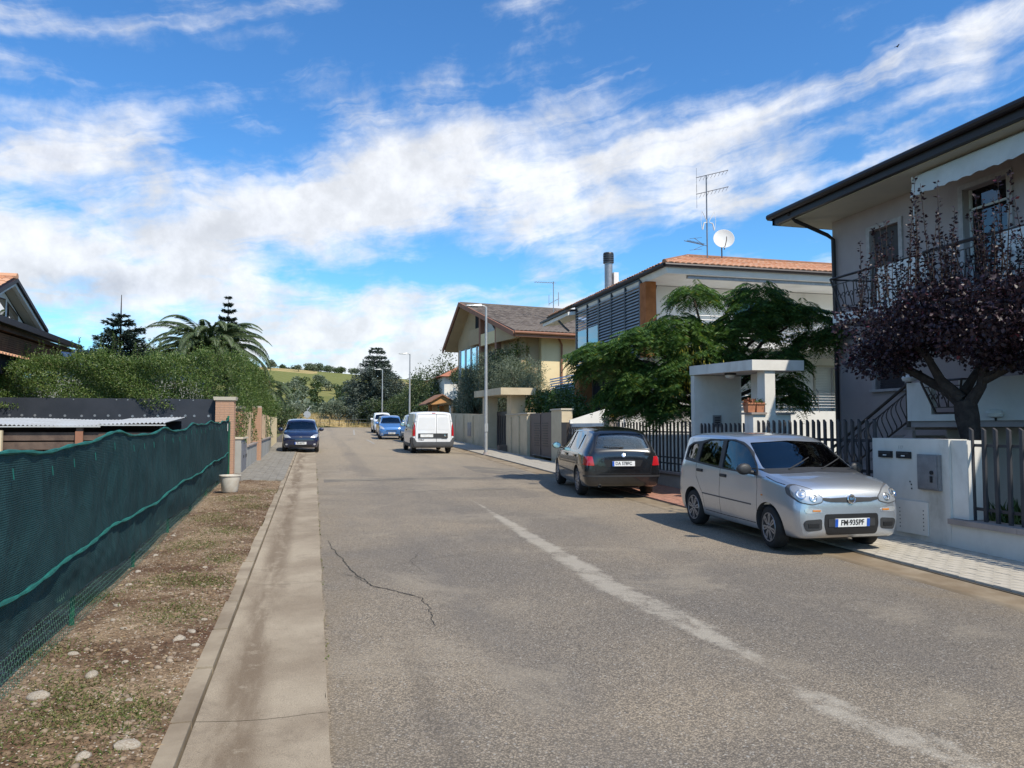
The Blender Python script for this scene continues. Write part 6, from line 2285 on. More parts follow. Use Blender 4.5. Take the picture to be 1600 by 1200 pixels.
me.transform(Matrix.Translation((16.42, 28.35, 9.62)) @ Vector((-.35, -.9, .28)).to_track_quat('Z', 'Y').to_matrix().to_4x4())
link('reflector', me, ds)
MB().tube([(16.42, 28.5, 8.9), (16.42, 28.5, 9.6)], .03, 8).build('mount', M_ALU, ds)
MB().tube([(16.42, 28.3, 9.2), (16.30, 27.9, 9.5), (16.26, 27.82, 9.62)], .018, 6).build('feed_arm', M_ALU, ds)

# ---------------------------------------------------------------- yellow house with shaded brown gable
Yh = thing('villa', 'large yellow house with shaded brown gable and dark tiled roof beyond the lamp post', 'house', (16, 48, gz(46)))
A = Vector((11.1, 42.3, 0))
eu = Vector((-.143, .99, 0)).normalized()
ev = Vector((.99, .143, 0)).normalized()
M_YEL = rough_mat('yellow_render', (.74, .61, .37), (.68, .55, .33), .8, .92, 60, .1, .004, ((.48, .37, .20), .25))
M_TAN_SHADE = rough_mat('tan_shade_render', (.44, .33, .20), (.39, .29, .18), .8, .92, 60, .1)  # the yellow darkened to paint shade on walls; also tan for soffits and cheek
M_RUST = rough_mat('red_brown_trim', (.30, .14, .085), (.25, .12, .075), 2, .7, 60, .1)


def yp(u, v, z):
    p = A + eu * u + ev * v
    return (p.x, p.y, z)


def ybox(u0, u1, v0, v1, z0, z1, name, mat, parent=None):
    return MB().slab([yp(u0, v0, z0), yp(u0, v1, z0), yp(u1, v1, z0), yp(u1, v0, z0)], [yp(u0, v0, z1), yp(u0, v1, z1), yp(u1, v1, z1), yp(u1, v0, z1)]).build(name, mat, parent or Yh)


zr, ze, zf = 10.35, 7.25, 7.45
ur, ue = 9.7, 13.3
# gable roof planes (ridge runs away from the street)
L_ = 17
tile_roof(Yh, [yp(0, L_, ze + .12), yp(0, 0, ze + .12), yp(ur, 0, zr), yp(ur, L_, zr)][::-1][::-1], .42, .26, M_TBR, limit=300)
MB().slab([yp(ur, 0, zr - .02), yp(ur, L_, zr - .02), yp(ue, L_, zf), yp(ue, 0, zf)], [yp(ur, 0, zr + .12), yp(ur, L_, zr + .12), yp(ue, L_, zf + .12), yp(ue, 0, zf + .12)]).build('roof', M_TBR, Yh)
for a_, b_ in (((.1, ze), (ur, zr - .13)), ((ur, zr - .13), (ue - .1, zf - .06))):
    MB().slab([yp(a_[0], .02, a_[1] - .16), yp(a_[0], 1.5, a_[1] - .16), yp(b_[0], 1.5, b_[1] - .10), yp(b_[0], .02, b_[1] - .10)], [yp(a_[0], .02, a_[1] - .12), yp(a_[0], 1.5, a_[1] - .12), yp(b_[0], 1.5, b_[1] - .06), yp(b_[0], .02, b_[1] - .06)]).build('soffit', M_TAN_SHADE, Yh)
# rakes and eave boards
def bar(p, q, h, t_, name, mat):
    p, q = Vector(p), Vector(q)
    n = ev * t_
    MB().slab([p, q, q + n, p + n], [p + Vector((0, 0, h)), q + Vector((0, 0, h)), q + n + Vector((0, 0, h)), p + n + Vector((0, 0, h))]).build(name, mat, Yh)


bar(yp(-.05, -.12, ze - .24), yp(ur, -.12, zr - .22), .30, .10, 'rake_board', M_RUST)
bar(yp(ur, -.12, zr - .22), yp(ue + .05, -.12, zf - .24), .30, .10, 'rake_board', M_RUST)
MB().slab([yp(-.12, 0, ze - .24), yp(-.12, L_, ze - .24), yp(-.02, L_, ze - .24), yp(-.02, 0, ze - .24)], [yp(-.12, 0, ze + .04), yp(-.12, L_, ze + .04), yp(-.02, L_, ze + .04), yp(-.02, 0, ze + .04)]).build('eave_board', M_RUST, Yh)
MB().tube([yp(-.2, -.1, ze), yp(-.2, L_, ze)], .08, 8).build('gutter', M_RUST, Yh, True)
# soffits
MB().slab([yp(0, 0, ze - .12), yp(0, L_, ze - .12), yp(1.1, L_, ze + .22), yp(1.1, 0, ze + .22)], [yp(0, 0, ze - .06), yp(0, L_, ze - .06), yp(1.1, L_, ze + .28), yp(1.1, 0, ze + .28)]).build('soffit', M_TAN_SHADE, Yh)
# walls: gable wall set back 1.6 m, side wall facing the viewer
gw = MB()
pts = [(.9, .6), (12.4, .6), (12.4, zf + .45), (ur, zr - .25), (.9, ze + .10)]
gw.slab([yp(u, .8, z) for u, z in pts], [yp(u, 1.1, z) for u, z in pts])
gw.build('gable_wall', M_TAN_SHADE, Yh)  # shade of the street side is put into the tan colour
ybox(.9, 1.2, 2.1, L_, .6, ze + .12, 'side_wall', M_YEL)
ybox(12.1, 12.4, 1.6, L_, .6, zf + .4, 'wall', M_YEL)
ybox(1.2, 1.5, .8, 2.1, .6, 7.2, 'wall', M_TAN_SHADE)  # shaded strip beside the cheek, painted darker than the yellow wall
# angled brown cheek, yellow loggia parapet, posts, dark openings
ck = [(.1, 6.95), (.1, ze), (3.25, 8.15), (3.25, 7.0)]
MB().slab([yp(u, .12, z) for u, z in ck], [yp(u, .35, z) for u, z in ck]).build('cheek', M_TAN_SHADE, Yh)
ybox(3.25, 6.1, .2, .42, 7.05, 7.80, 'balcony_parapet', M_YEL)
for u, z1_ in ((6.12, 8.9), (3.28, 8.05)):
    ybox(u, u + .3, .18, .5, 3.8, z1_, 'post', M_RUST)
wp = [(3.6, 7.75), (8.5, 7.75), (8.5, 9.5), (3.6, 8.05)]
w1 = MB().slab([yp(u, .7, z) for u, z in wp], [yp(u, .79, z) for u, z in wp]).build('window', M_ROOM, Yh)  # flat dark patch standing in for the shaded loggia recess
MB().slab([yp(4.6, .62, 7.85), yp(6.0, .62, 7.85), yp(6.0, .68, 7.85), yp(4.6, .68, 7.85)], [yp(5.4, .62, 8.5), yp(6.0, .62, 8.6), yp(6.0, .68, 8.6), yp(5.4, .68, 8.5)]).build('pane', M_PARA, w1)
ybox(6.45, 8.7, .35, .78, 7.3, 8.35, 'bay', M_TAN_SHADE)
w2 = ybox(6.5, 11.2, .62, .72, 5.2, 7.22, 'window', M_ROOM)
for k in range(4):
    u = 6.6 + k * 1.14
    MB().slab([yp(u, .52, 5.3), yp(u + 1.0, .52, 5.3), yp(u + 1.0, .57, 5.3), yp(u, .57, 5.3)], [yp(u, .52, 7.15), yp(u + 1.0, .52, 7.15), yp(u + 1.0, .57, 7.15), yp(u, .57, 7.15)]).build('pane', glass_mat('bright_pane', (.5, .55, .6), 3.0), w2)
    MB().slab([yp(u + 1.0, .46, 5.2), yp(u + 1.12, .46, 5.2), yp(u + 1.12, .57, 5.2), yp(u + 1.0, .57, 5.2)], [yp(u + 1.0, .46, 7.22), yp(u + 1.12, .46, 7.22), yp(u + 1.12, .57, 7.22), yp(u + 1.0, .57, 7.22)]).build('mullion', M_PARA, w2)
w3 = ybox(3.7, 6.0, .7, .78, 4.6, 6.6, 'window', M_ROOM)
MB().tube([yp(.82, 3.2, ze - .1), yp(.80, 3.4, ze - .5), yp(.8, 3.4, 1.0)], .06, 6).build('downpipe', M_RUST, Yh)
ybox(.1, .9, 3.1, 8.0, 4.1, 4.2, 'tile_canopy', M_TILEO)
ybox(.0, .6, 3.0, 8.2, 3.85, 4.09, 'canopy_beam', M_ORNG)
# skylight and roof aerial
sk = Vector(yp(4.6, 7.5, ze + .12 + (zr - ze) * 4.6 / ur + .10))
mb = MB().box((0, 0, 0), (1.9, 1.1, .08))
me = mb.mesh('skylight', plain('skylight_glass', (.30, .36, .42), .15, .3))
me.transform(Matrix.Translation(sk) @ Matrix.Rotation(math.atan2(ev.y, ev.x), 4, 'Z') @ Matrix.Rotation(math.atan((zr - ze) / ur), 4, 'X'))
link('skylight', me, Yh)
ra = thing('television_antenna', 'thin aerial on the dark tiled roof of the yellow house', 'antenna', yp(4.8, 5.0, 8.9))
c = Vector(yp(4.4, 4.6, 8.7))
y = MB().tube([c, c + Vector((0, 0, 2.6))], .03, 5)
y.build('mast', M_STEEL, ra)
y = MB().tube([c + Vector((-1.3, 0, 2.5)), c + Vector((.2, 0, 2.5))], .02, 4)
for k in range(8):
    y.tube([c + Vector((-1.2 + k * .17, -.2, 2.5)), c + Vector((-1.2 + k * .17, .2, 2.5))], .012, 4)
y.tube([c + Vector((-.3, 0, 1.1)), c + Vector((.4, 0, 1.5))], .03, 4).tube([c + Vector((.35, 0, 1.0)), c + Vector((.35, 0, 1.9))], .03, 4).tube([c + Vector((-.3, 0, 1.0)), c + Vector((-.3, 0, 1.7))], .02, 4)
y.build('aerial', M_STEEL, ra)
# houses further on, mostly hidden
for (x, y, w_, d_, h_, hr, lab) in ((11.0, 66, 7, 9, 5.4, 7.0, 'white house with a red tiled roof half hidden behind the far trees'), (12, 150, 16, 10, 4.2, 6.6, 'low far house with red roof among the trees at the foot of the hill')):
    o = thing('far_house', lab, 'house', (x, y, 1.5))
    MB().b2((x, y, 1.0), (x + w_, y + d_, h_ + .8)).build('wall', M_WHITE, o)
    MB().slab([(x - .5, y - .5, h_ + .8), (x + w_ + .5, y - .5, h_ + .8), (x + w_ + .5, y + d_ + .5, h_ + .8), (x - .5, y + d_ + .5, h_ + .8)], [(x + w_ * .4, y + d_ * .4, hr + .8), (x + w_ * .6, y + d_ * .4, hr + .8), (x + w_ * .6, y + d_ * .6, hr + .8), (x + w_ * .4, y + d_ * .6, hr + .8)]).build('roof', rough_mat('red_roof', (.42, .17, .10), (.34, .14, .09), 3, .9, 20, .1), o)
    MB().b2((x + w_ * .3, y - .03, 2.6), (x + w_ * .42, y - .003, 3.8)).build('window', M_ROOM, o)
# ================================================================ trees and shrubs
M_BARK = rough_mat('bark', (.115, .09, .07), (.065, .052, .042), 9, .95, 30, .8, .02, None, 'Object', 0, .1)
M_BARKD = rough_mat('dark_bark', (.040, .032, .030), (.070, .055, .048), 9, .95, 30, .8, .02, None, 'Object', 0, .1)
L_HEDGE = leaf_mat('hedge_leaf', [(0, (.040, .076, .016)), (.4, (.072, .122, .026)), (.8, (.115, .165, .040)), (1, (.18, .20, .065))], .45, .25, .4)
L_OLIVE = leaf_mat('olive_leaf', [(0, (.075, .095, .055)), (.5, (.125, .152, .098)), (.85, (.185, .215, .15)), (1, (.045, .06, .035))], .5, .15, .4)
L_DARK = leaf_mat('dark_leaf', [(0, (.030, .050, .018)), (.5, (.055, .085, .028)), (.9, (.09, .12, .042)), (1, (.15, .16, .07))], .45, .2, .4)
L_CITRUS = leaf_mat('citrus_leaf', [(0, (.022, .055, .012)), (.5, (.042, .09, .02)), (.9, (.075, .13, .03)), (1, (.15, .17, .04))], .35, .25, .5)
L_PLUM = leaf_mat('plum_leaf', [(0, (.013, .007, .012)), (.5, (.026, .012, .020)), (.85, (.042, .021, .032)), (.985, (.065, .036, .046)), (1, (.16, .02, .035))], .45, .08, .35)
L_MIMOSA = leaf_mat('mimosa_leaf', [(0, (.038, .082, .026)), (.5, (.066, .132, .036)), (.88, (.11, .185, .045)), (.97, (.11, .16, .035)), (1, (.30, .27, .04))], .5, .3, .3)
L_PALM = leaf_mat('palm_leaf', [(0, (.055, .085, .035)), (.5, (.085, .12, .055)), (1, (.13, .16, .085))], .5, .2, .4)
L_FIR = leaf_mat('fir_needle', [(0, (.012, .024, .018)), (.5, (.022, .038, .026)), (1, (.045, .062, .042))], .6, .05, .3)
L_CEDAR = leaf_mat('cedar_needle', [(0, (.06, .08, .065)), (.5, (.09, .115, .095)), (1, (.13, .155, .13))], .6, .05, .3)


def tree(name, label, base, trunk, clumps, leaf, n, mat, group=None, r0=.14, bark=None, cat='tree', shell_=.5, noise=.3, aspect=.5, limbs=True, droop=0.0):
    """clumps: list of (centre, radii); leaf: mean leaf length"""
    t = thing(name, label, cat, base, 0, group)
    mb = MB()
    k = len(trunk)
    mb.tube(trunk, [r0 * (1 - .45 * i / max(1, k - 1)) for i in range(k)], 9)
    top = Vector(trunk[-1])
    if limbs:
        for c, r in clumps:
            c = Vector(c)
            m = top.lerp(c, .5) + Vector((rng.normal() * .1, rng.normal() * .1, .05)) * max(r)
            mb.tube([top, m, c], [r0 * .5, r0 * .3, r0 * .1], 6)
    mb.build('trunk', bark or M_BARK, t, True)
    vol = np.array([np.prod(r) ** (2 / 3) for c, r in clumps])
    cnt = (n * vol / vol.sum()).astype(int)
    parts = []
    for (c, r), m in zip(clumps, cnt):
        P, d = blob_pts(c, r, m, shell_, noise)
        D = unit(d * .5 + rng.normal(size=d.shape) * .7 + [0, 0, -droop])
        L = leaf * (.6 + .8 * rng.random(m))
        parts.append(leaves_np(P, D, L, L * aspect, N=unit(d + rng.normal(size=d.shape) * .6 + [0, 0, .3])))
    V, T = merge(parts)
    link('crown', npmesh('crown', V, T, mat), t)
    return t


def lobes(c, r, k, rr, seed, flat=.0):
    """k overlapping clumps filling an ellipsoid"""
    g = np.random.default_rng(seed)
    out = []
    for i in range(k):
        d = unit(g.normal(size=3))
        q = g.random() ** .45
        out.append((tuple(np.array(c) + d * np.array(r) * q * .78), tuple(np.array(r) * rr * (.75 + .5 * g.random()))))
    return out


# ---- purple plum in front of the lilac house
t = thing('plum_tree', 'purple-leaved plum tree with a dark forked trunk in front of the lilac house', 'tree', (9.85, 9.75, gz(9.8)))
mb = MB()
mb.tube([(9.95, 9.70, .1), (9.92, 9.72, .9), (9.88, 9.76, 1.6), (9.85, 9.80, 2.02), (9.86, 9.84, 2.25)], [.17, .13, .13, .17, .16], 12)
br = [[(9.86, 9.86, 2.2), (9.85, 10.2, 2.45), (9.85, 10.75, 2.75), (9.8, 11.4, 3.1)], [(9.86, 9.78, 2.2), (9.95, 9.62, 2.5), (9.95, 9.5, 2.9), (10.0, 9.3, 3.6)],
      [(9.86, 9.9, 2.3), (9.7, 10.15, 2.62), (9.6, 10.3, 3.0), (9.4, 10.6, 3.4)], [(9.95, 9.55, 2.6), (10.2, 9.0, 2.9), (10.3, 8.3, 3.2)], [(9.9, 9.9, 2.4), (10.4, 10.1, 2.8), (10.8, 10.4, 3.3)], [(9.86, 10.3, 2.5), (9.5, 10.7, 2.85), (9.3, 11.0, 3.2)]]
for b_ in br:
    mb.tube(b_, [.10, .075, .055, .025][:len(b_)] if len(b_) > 3 else [.08, .055, .025], 8)
mb.build('trunk', M_BARKD, t, True)
cl = []
for i in range(34):
    a = rng.random() * 6.28
    q = rng.random() ** .5
    cl.append(((10.0 + 1.35 * q * math.cos(a), 9.55 + 2.25 * q * math.sin(a), 2.98 + .92 * rng.random()), (.58, .62, .36)))
parts = []
for c, r in cl:
    P, d = blob_pts(c, r, 800, .35, .25)
    D = unit(d * .6 + rng.normal(size=d.shape) * .8)
    L = .062 * (.7 + .7 * rng.random(len(P)))
    parts.append(leaves_np(P, D, L, L * .78, N=unit(rng.normal(size=d.shape) + [0, 0, .5])))
sh = MB()
for i in range(150):
    a = rng.random() * 6.28
    q = rng.random() ** .5
    x, y = 10.0 + 1.4 * q * math.cos(a), 9.55 + 2.35 * q * math.sin(a)
    z0 = 3.75 + .3 * rng.random()
    hgt = (.45 + 1.0 * rng.random() ** 1.3) * (1.15 if y < 9.8 else .95)
    lean = rng.normal(size=2) * .09
    pts = [(x + lean[0] * f, y + lean[1] * f, z0 + hgt * f) for f in (0, .5, 1)]
    sh.tube(pts, [.008, .006, .003], 4)
    m = int(12 + 30 * hgt)
    f = rng.random(m) ** .8
    P = np.stack([x + lean[0] * f, y + lean[1] * f, z0 + hgt * f], 1)
    D = unit(np.column_stack([rng.normal(size=(m, 2)), .35 + .4 * rng.random(m)]))
    parts.append(leaves_np(P + D * .01, D, .06 * (.6 + .6 * rng.random(m)), .042))
V, T = merge(parts)
link('crown', npmesh('crown', V, T, L_PLUM), t)
sh.build('shoots', M_BARKD, t)

# ---- silk tree (mimosa) behind the porch: drooping feathery fronds in tiers
t = thing('silk_tree', 'spreading dark green silk tree with feathery drooping leaves behind the white porch', 'tree', (10.1, 17.8, gz(17.8)))
mounds = [((7.75, 19.2, 3.35), 1.15, .9), ((7.3, 19.0, 3.75), .85, .5), ((8.3, 18.3, 3.9), 1.1, .8), ((8.3, 18.2, 2.95), .9, .8), ((9.0, 17.6, 2.75), .8, .8), ((9.0, 18.0, 4.2), 1.0, .9), ((9.45, 17.8, 5.1), .62, .7), ((8.55, 18.4, 2.35), .7, .6), ((8.15, 18.9, 2.3), .6, .5), ((11.35, 16.9, 2.45), .5, .6), ((8.9, 17.9, 2.2), .6, .5), ((9.8, 18.0, 3.9), 1.2, 1.1), ((9.2, 17.4, 3.3), 1.0, .8),
          ((10.9, 17.2, 5.0), .8, .85), ((11.3, 17.2, 4.55), .95, .9), ((10.6, 17.6, 4.2), 1.1, 1.0), ((11.9, 16.9, 4.6), .8, .6), ((12.3, 16.8, 3.95), .7, .5), ((12.55, 16.3, 4.1), .5, .4), ((11.2, 16.9, 3.4), .8, .8), ((11.3, 16.8, 2.75), .55, .7), ((10.2, 17.3, 3.2), .9, .9), ((8.0, 19.0, 2.6), .8, .7), ((9.6, 18.4, 2.9), .9, .8)]
mb = MB()
mb.tube([(10.2, 17.9, .2), (10.15, 17.85, 1.5), (10.0, 17.8, 2.4)], [.17, .14, .12], 10)
for (c, r, h) in mounds:
    c = Vector(c)
    s = Vector((10.0, 17.8, 2.4))
    m = s.lerp(c, .55) + Vector((0, 0, .12 * (c - s).length))
    mb.tube([s, m, c], [.07, .045, .02], 6)
mb.build('trunk', M_BARK, t, True)
parts = []
for (c, r, h) in mounds:
    c = np.array(c)
    nf = int(150 * r * r + 50)
    for i in range(nf):
        a = rng.random() * 6.283
        q = .10 + .72 * rng.random() ** .7
        o = np.array([math.cos(a), math.sin(a), 0])
        b0 = c + o * r * q * .8 + [0, 0, h * (.55 - .9 * q * q) + rng.normal() * .08]
        L = .46 + .26 * rng.random()
        m = 13
        f = np.linspace(.12, 1, m)
        dr = .25 + .75 * rng.random()
        R_ = b0 + o * (L * f * (1 - .35 * dr * f))[:, None] + np.array([0, 0, 1.0]) * (-L * dr * f * f * 1.0 + .06 * f)[:, None]
        if np.any((R_[:, 1] < 16.85) & (R_[:, 2] < 3.45) & (R_[:, 0] < 10.1) & (R_[:, 0] > 8.4)):
            continue
        sd = np.array([-o[1], o[0], 0])
        for s in (-1, 1):
            w_ = .16 * np.sin(np.pi * (f * .85 + .12))
            D = unit(sd * s + o * .35 + np.array([0, 0, -.45]) + rng.normal(size=(m, 3)) * .08)
            parts.append(leaves_np(R_, D, w_ + .03, .030, N=np.tile([0, 0, 1.0], (m, 1)) + rng.normal(size=(m, 3)) * .3, fold=.05, curl=.12))
V, T = merge(parts)
link('crown', npmesh('crown', V, T, L_MIMOSA), t)
# a few yellowed leaflets and pods
P = np.concatenate([rng.normal(size=(60, 3)) * [.16, .2, .2] + c for c in ([9.25, 17.0, 3.35], [8.95, 17.5, 2.95], [9.0, 17.3, 3.6], [8.75, 17.6, 3.9])])
D = unit(rng.normal(size=P.shape) * [.3, .3, .2] + [0, 0, -1])
V, T = leaves_np(P, D, .13, .03)
link('yellow_pods', npmesh('yellow_pods', V, T, leaf_mat('yellow_pod', [(0, (.40, .33, .04)), (.5, (.28, .27, .05)), (1, (.48, .38, .08))], .6, .3)), t)

# ---- shrubs behind the cream wall
tree('citrus_tree', 'glossy dark green citrus bush over the brown gate', (10.1, 30.3, .6), [(10.1, 30.3, .6), (10.1, 30.3, 2)], lobes((10.1, 30.2, 2.75), (.85, 1.5, 1.0), 9, .5, 3), .10, 5200, L_CITRUS, 'citrus bushes behind the cream wall', .08)
tree('citrus_tree', 'glossy citrus bush left of the brown gate, beside the cream porch', (10.2, 33.8, .7), [(10.2, 33.8, .7), (10.2, 33.8, 2)], lobes((10.2, 33.8, 2.85), (1.0, 1.6, .95), 9, .5, 4), .10, 5200, L_CITRUS, 'citrus bushes behind the cream wall', .08)
tree('citrus_tree', 'smaller citrus bush at the foot of the rusty steel frame', (10.0, 28.0, .6), [(10.0, 28.4, .6), (10.0, 28.4, 1.6)], lobes((10.1, 28.2, 2.3), (.7, .9, .85), 6, .55, 5), .10, 3000, L_CITRUS, 'citrus bushes behind the cream wall', .07)
tree('shrub', 'upright green shrub behind the grey gate post', (9.9, 24.3, .5), [(9.9, 24.3, .5), (9.9, 24.3, 1.5)], [((9.9, 24.3, 1.7), (.45, .5, 1.0))], .09, 2400, L_DARK, None, .05, cat='shrub')
tree('olive_tree', 'broad grey-green olive tree above the cream wall, left of the lamp post', (10.6, 45, .9), [(10.6, 45, .9), (10.5, 45, 2.3), (10.6, 45, 3.0)], lobes((10.4, 45, 4.5), (1.7, 3.3, 1.95), 20, .45, 6), .095, 27000, L_OLIVE, 'olive trees above the cream wall', .2, aspect=.28)
tree('olive_tree', 'olive tree beside the yellow house, right of the lamp post', (10.9, 40.2, .8), [(10.9, 40.2, .8), (10.9, 40.2, 2.5)], lobes((10.9, 40.2, 4.2), (1.4, 2.5, 1.6), 14, .45, 7), .095, 18000, L_OLIVE, 'olive trees above the cream wall', .17, aspect=.28)
tree('olive_tree', 'farther dark olive tree with low branches beyond the cream porch', (10.4, 50.5, 1), [(10.4, 50.5, 1), (10.4, 50.5, 2.5)], lobes((10.2, 50.5, 4.2), (1.5, 2.8, 2.0), 14, .45, 8), .11, 17000, L_OLIVE, 'olive trees above the cream wall', .17, aspect=.3)
tree('fruit_tree', 'light green tree with thin yellowing leaves against the yellow house', (12.0, 44.5, .9), [(12.0, 44.5, .9), (12.0, 44.5, 4.5)], lobes((11.7, 44.0, 6.0), (1.2, 1.6, 1.0), 8, .45, 9), .12, 3600, leaf_mat('yellowing_leaf', [(0, (.07, .10, .02)), (.6, (.12, .15, .035)), (1, (.24, .20, .05))], .5, .3), None, .12)
# ---- dark trees up the street on the right
spec = [((11.7, 69, 4.5), (2.3, 3.2, 3.1), 'dark_tree', 'large dark evergreen behind the white van'), ((10.0, 77, 4.2), (1.9, 3.2, 2.5), 'dark_tree', 'dark evergreen left of the street lamp among the far trees'),
        ((9.7, 84, 3.6), (1.9, 3.2, 2.0), 'dark_tree', 'dark rounded tree behind the far parked cars'), ((9.2, 64.5, 2.4), (1.0, 1.6, 1.1), 'dark_tree', 'low dark tree near the end of the street on the right'), ((8.0, 94.5, 3.3), (2.8, 1.8, 1.6), 'dark_tree', 'broad dark bush under the cedar across the junction')]
for i, (c, r, nm, lab) in enumerate(spec):
    tree(nm, lab, (c[0], c[1], gz(min(c[1], 92))), [(c[0], c[1], 1), (c[0], c[1], c[2])], lobes((c[0], c[1], c[2] + .35), (r[0] * 1.05, r[1] * 1.1, r[2] * 1.12), 18, .46, 20 + i), .16, 11500, L_DARK, 'dark trees on the far right side', .2, aspect=.55)
tree('dark_tree', 'spiky dark tree top standing above its neighbours', (12.3, 63.5, 1), [(12.3, 63.5, 1), (12.3, 63.5, 5)], lobes((12.3, 63.5, 5.9), (1.3, 1.6, 1.0), 8, .4, 31), .16, 3000, L_DARK, 'dark trees on the far right side', .15)


def conifer(name, label, base, h, r, n_tier, mat, needle=.10, per=14, droop=.25, dens=1.0, z0=.15, gap=0, flat=.06, leader=.12):
    t = thing(name, label, 'tree', base)
    bx_, by_, bz_ = base
    MB().tube([(bx_, by_, bz_), (bx_, by_, bz_ + h * .5), (bx_, by_, bz_ + h)], [.012 * h + .05, .008 * h + .02, .012], 8).build('trunk', M_BARKD, t, True)
    parts = []
    wood = MB()
    for i in range(n_tier):
        f = i / (n_tier - 1)
        z = bz_ + h * (z0 + (1 - leader - z0) * f)
        L0 = (r * (1 - f) ** .8 + .12 * r) * (.85 + .3 * rng.random())
        z += rng.normal() * .006 * h
        k = max(5, int(per * (1 - .5 * f)))
        for j in range(k):
            a = 6.283 * (j + rng.random() * .7) / k + i * .7
            L = L0 * (.7 + .5 * rng.random())
            o = np.array([math.cos(a), math.sin(a), 0])
            m = max(10, int(L * 55 * dens))
            s = rng.random(m) ** .7
            sd = np.array([-o[1], o[0], 0])
            P = np.array([bx_, by_, z]) + o * (L * s)[:, None] + np.array([0, 0, 1.0]) * (L * (.12 * s - droop * s * s))[:, None]
            P += sd * (rng.normal(size=m) * .16 * L * (s * (1.15 - s) + .05))[:, None] + np.array([0, 0, 1.0]) * (rng.normal(size=m) * flat * L)[:, None]
            D = unit(o + sd * rng.normal(size=m)[:, None] * .8 + rng.normal(size=(m, 3)) * .35)
            parts.append(leaves_np(P, D, needle * (.7 + .6 * rng.random(m)), needle * .36))
            wood.tube([(bx_, by_, z), tuple(np.array([bx_, by_, z]) + o * L * .9 + [0, 0, L * (.11 - droop * .81)])], [.02, .006], 4)
    V, T = merge(parts)
    link('crown', npmesh('crown', V, T, mat), t)
    wood.build('branches', M_BARKD, t)
    return t


conifer('spruce_tree', 'dark pointed spruce standing above the left hedge', (-7.3, 32.6, .7), 6.3, 2.1, 22, L_FIR, .15, 13, -.04, 2.6, leader=.13)
conifer('araucaria_tree', 'tiered araucaria rising behind the palm', (-4.9, 47.4, .9), 8.55, 1.0, 13, L_FIR, .17, 12, -.20, 4.2, .40, flat=.08, leader=.01)
conifer('cedar_tree', 'tall grey-green cedar with layered branches at the end of the street', (7.7, 98, 1.8), 9.9, 4.4, 17, L_CEDAR, .30, 13, .10, 1.7, .10, flat=.075, leader=.01)


# ---- palms
def palm(name, label, base, crown_z, L0, n, seed, spread=(0, 6.283), group=None, up=1.0, wl=.34):
    g = np.random.default_rng(seed)
    t = thing(name, label, 'palm', base, 0, group)
    x, y, z = base
    MB().tube([(x, y, z), (x, y, (z + crown_z) / 2), (x, y, crown_z)], [.26, .22, .28], 12).build('trunk', M_BARK, t, True)
    for i in range(n):
        a = spread[0] + (spread[1] - spread[0]) * ((i * .618) % 1) + g.normal() * .08
        el0 = (1.25 - 1.15 * (i / n)) * up
        L = L0 * (.85 + .3 * g.random())
        m = 34
        s = np.linspace(0, 1, m)
        o = np.array([math.cos(a), math.sin(a), 0])
        ang = el0 - (1.5 + .5 * g.random()) * s ** 1.5
        st = L / m
        R_ = np.array([x, y, crown_z]) + np.cumsum(np.stack([np.cos(ang) * o[0], np.cos(ang) * o[1], np.sin(ang)], 1) * st, 0)
        Tn = unit(np.gradient(R_, axis=0))
        sd = np.array([-o[1], o[0], 0])
        parts = []
        for q in (-1, 1):
            ll = wl * np.sin(np.pi * (s * .82 + .14)) + .04
            D = unit(sd * q * 1.0 + Tn * .75 + np.array([0, 0, -.32]) + g.normal(size=(m, 3)) * .07)
            parts.append(leaves_np(R_, D, ll, .036, N=np.cross(Tn, D) * q, fold=.02, curl=.2))
            R2 = R_ + Tn * st * .5
            parts.append(leaves_np(R2, D, ll, .034, N=np.cross(Tn, D) * q, fold=.02, curl=.25))
        V, T = merge(parts)
        # the midrib as a thin strip
        w_ = .02 * (1.15 - s)[:, None]
        Vr = np.concatenate([R_ - sd * w_, R_ + sd * w_])
        idx = np.arange(m - 1)
        Tr = np.concatenate([np.stack([idx, idx + m, idx + 1], 1), np.stack([idx + m, idx + m + 1, idx + 1], 1)])
        V, T = merge([(V, T), (Vr, Tr)])
        link('frond', npmesh('frond', V, T, L_PALM), t)
    return t


palm('palm_tree', 'full date palm with arching fronds behind the left hedge', (-4.15, 34.0, .7), 4.85, 2.9, 66, 3)
palm('palm_tree', 'smaller palm whose long fronds hang beside the left pavement', (-2.9, 38.5, .8), 3.7, 2.3, 7, 5, (-1.5, .2), None, .5)


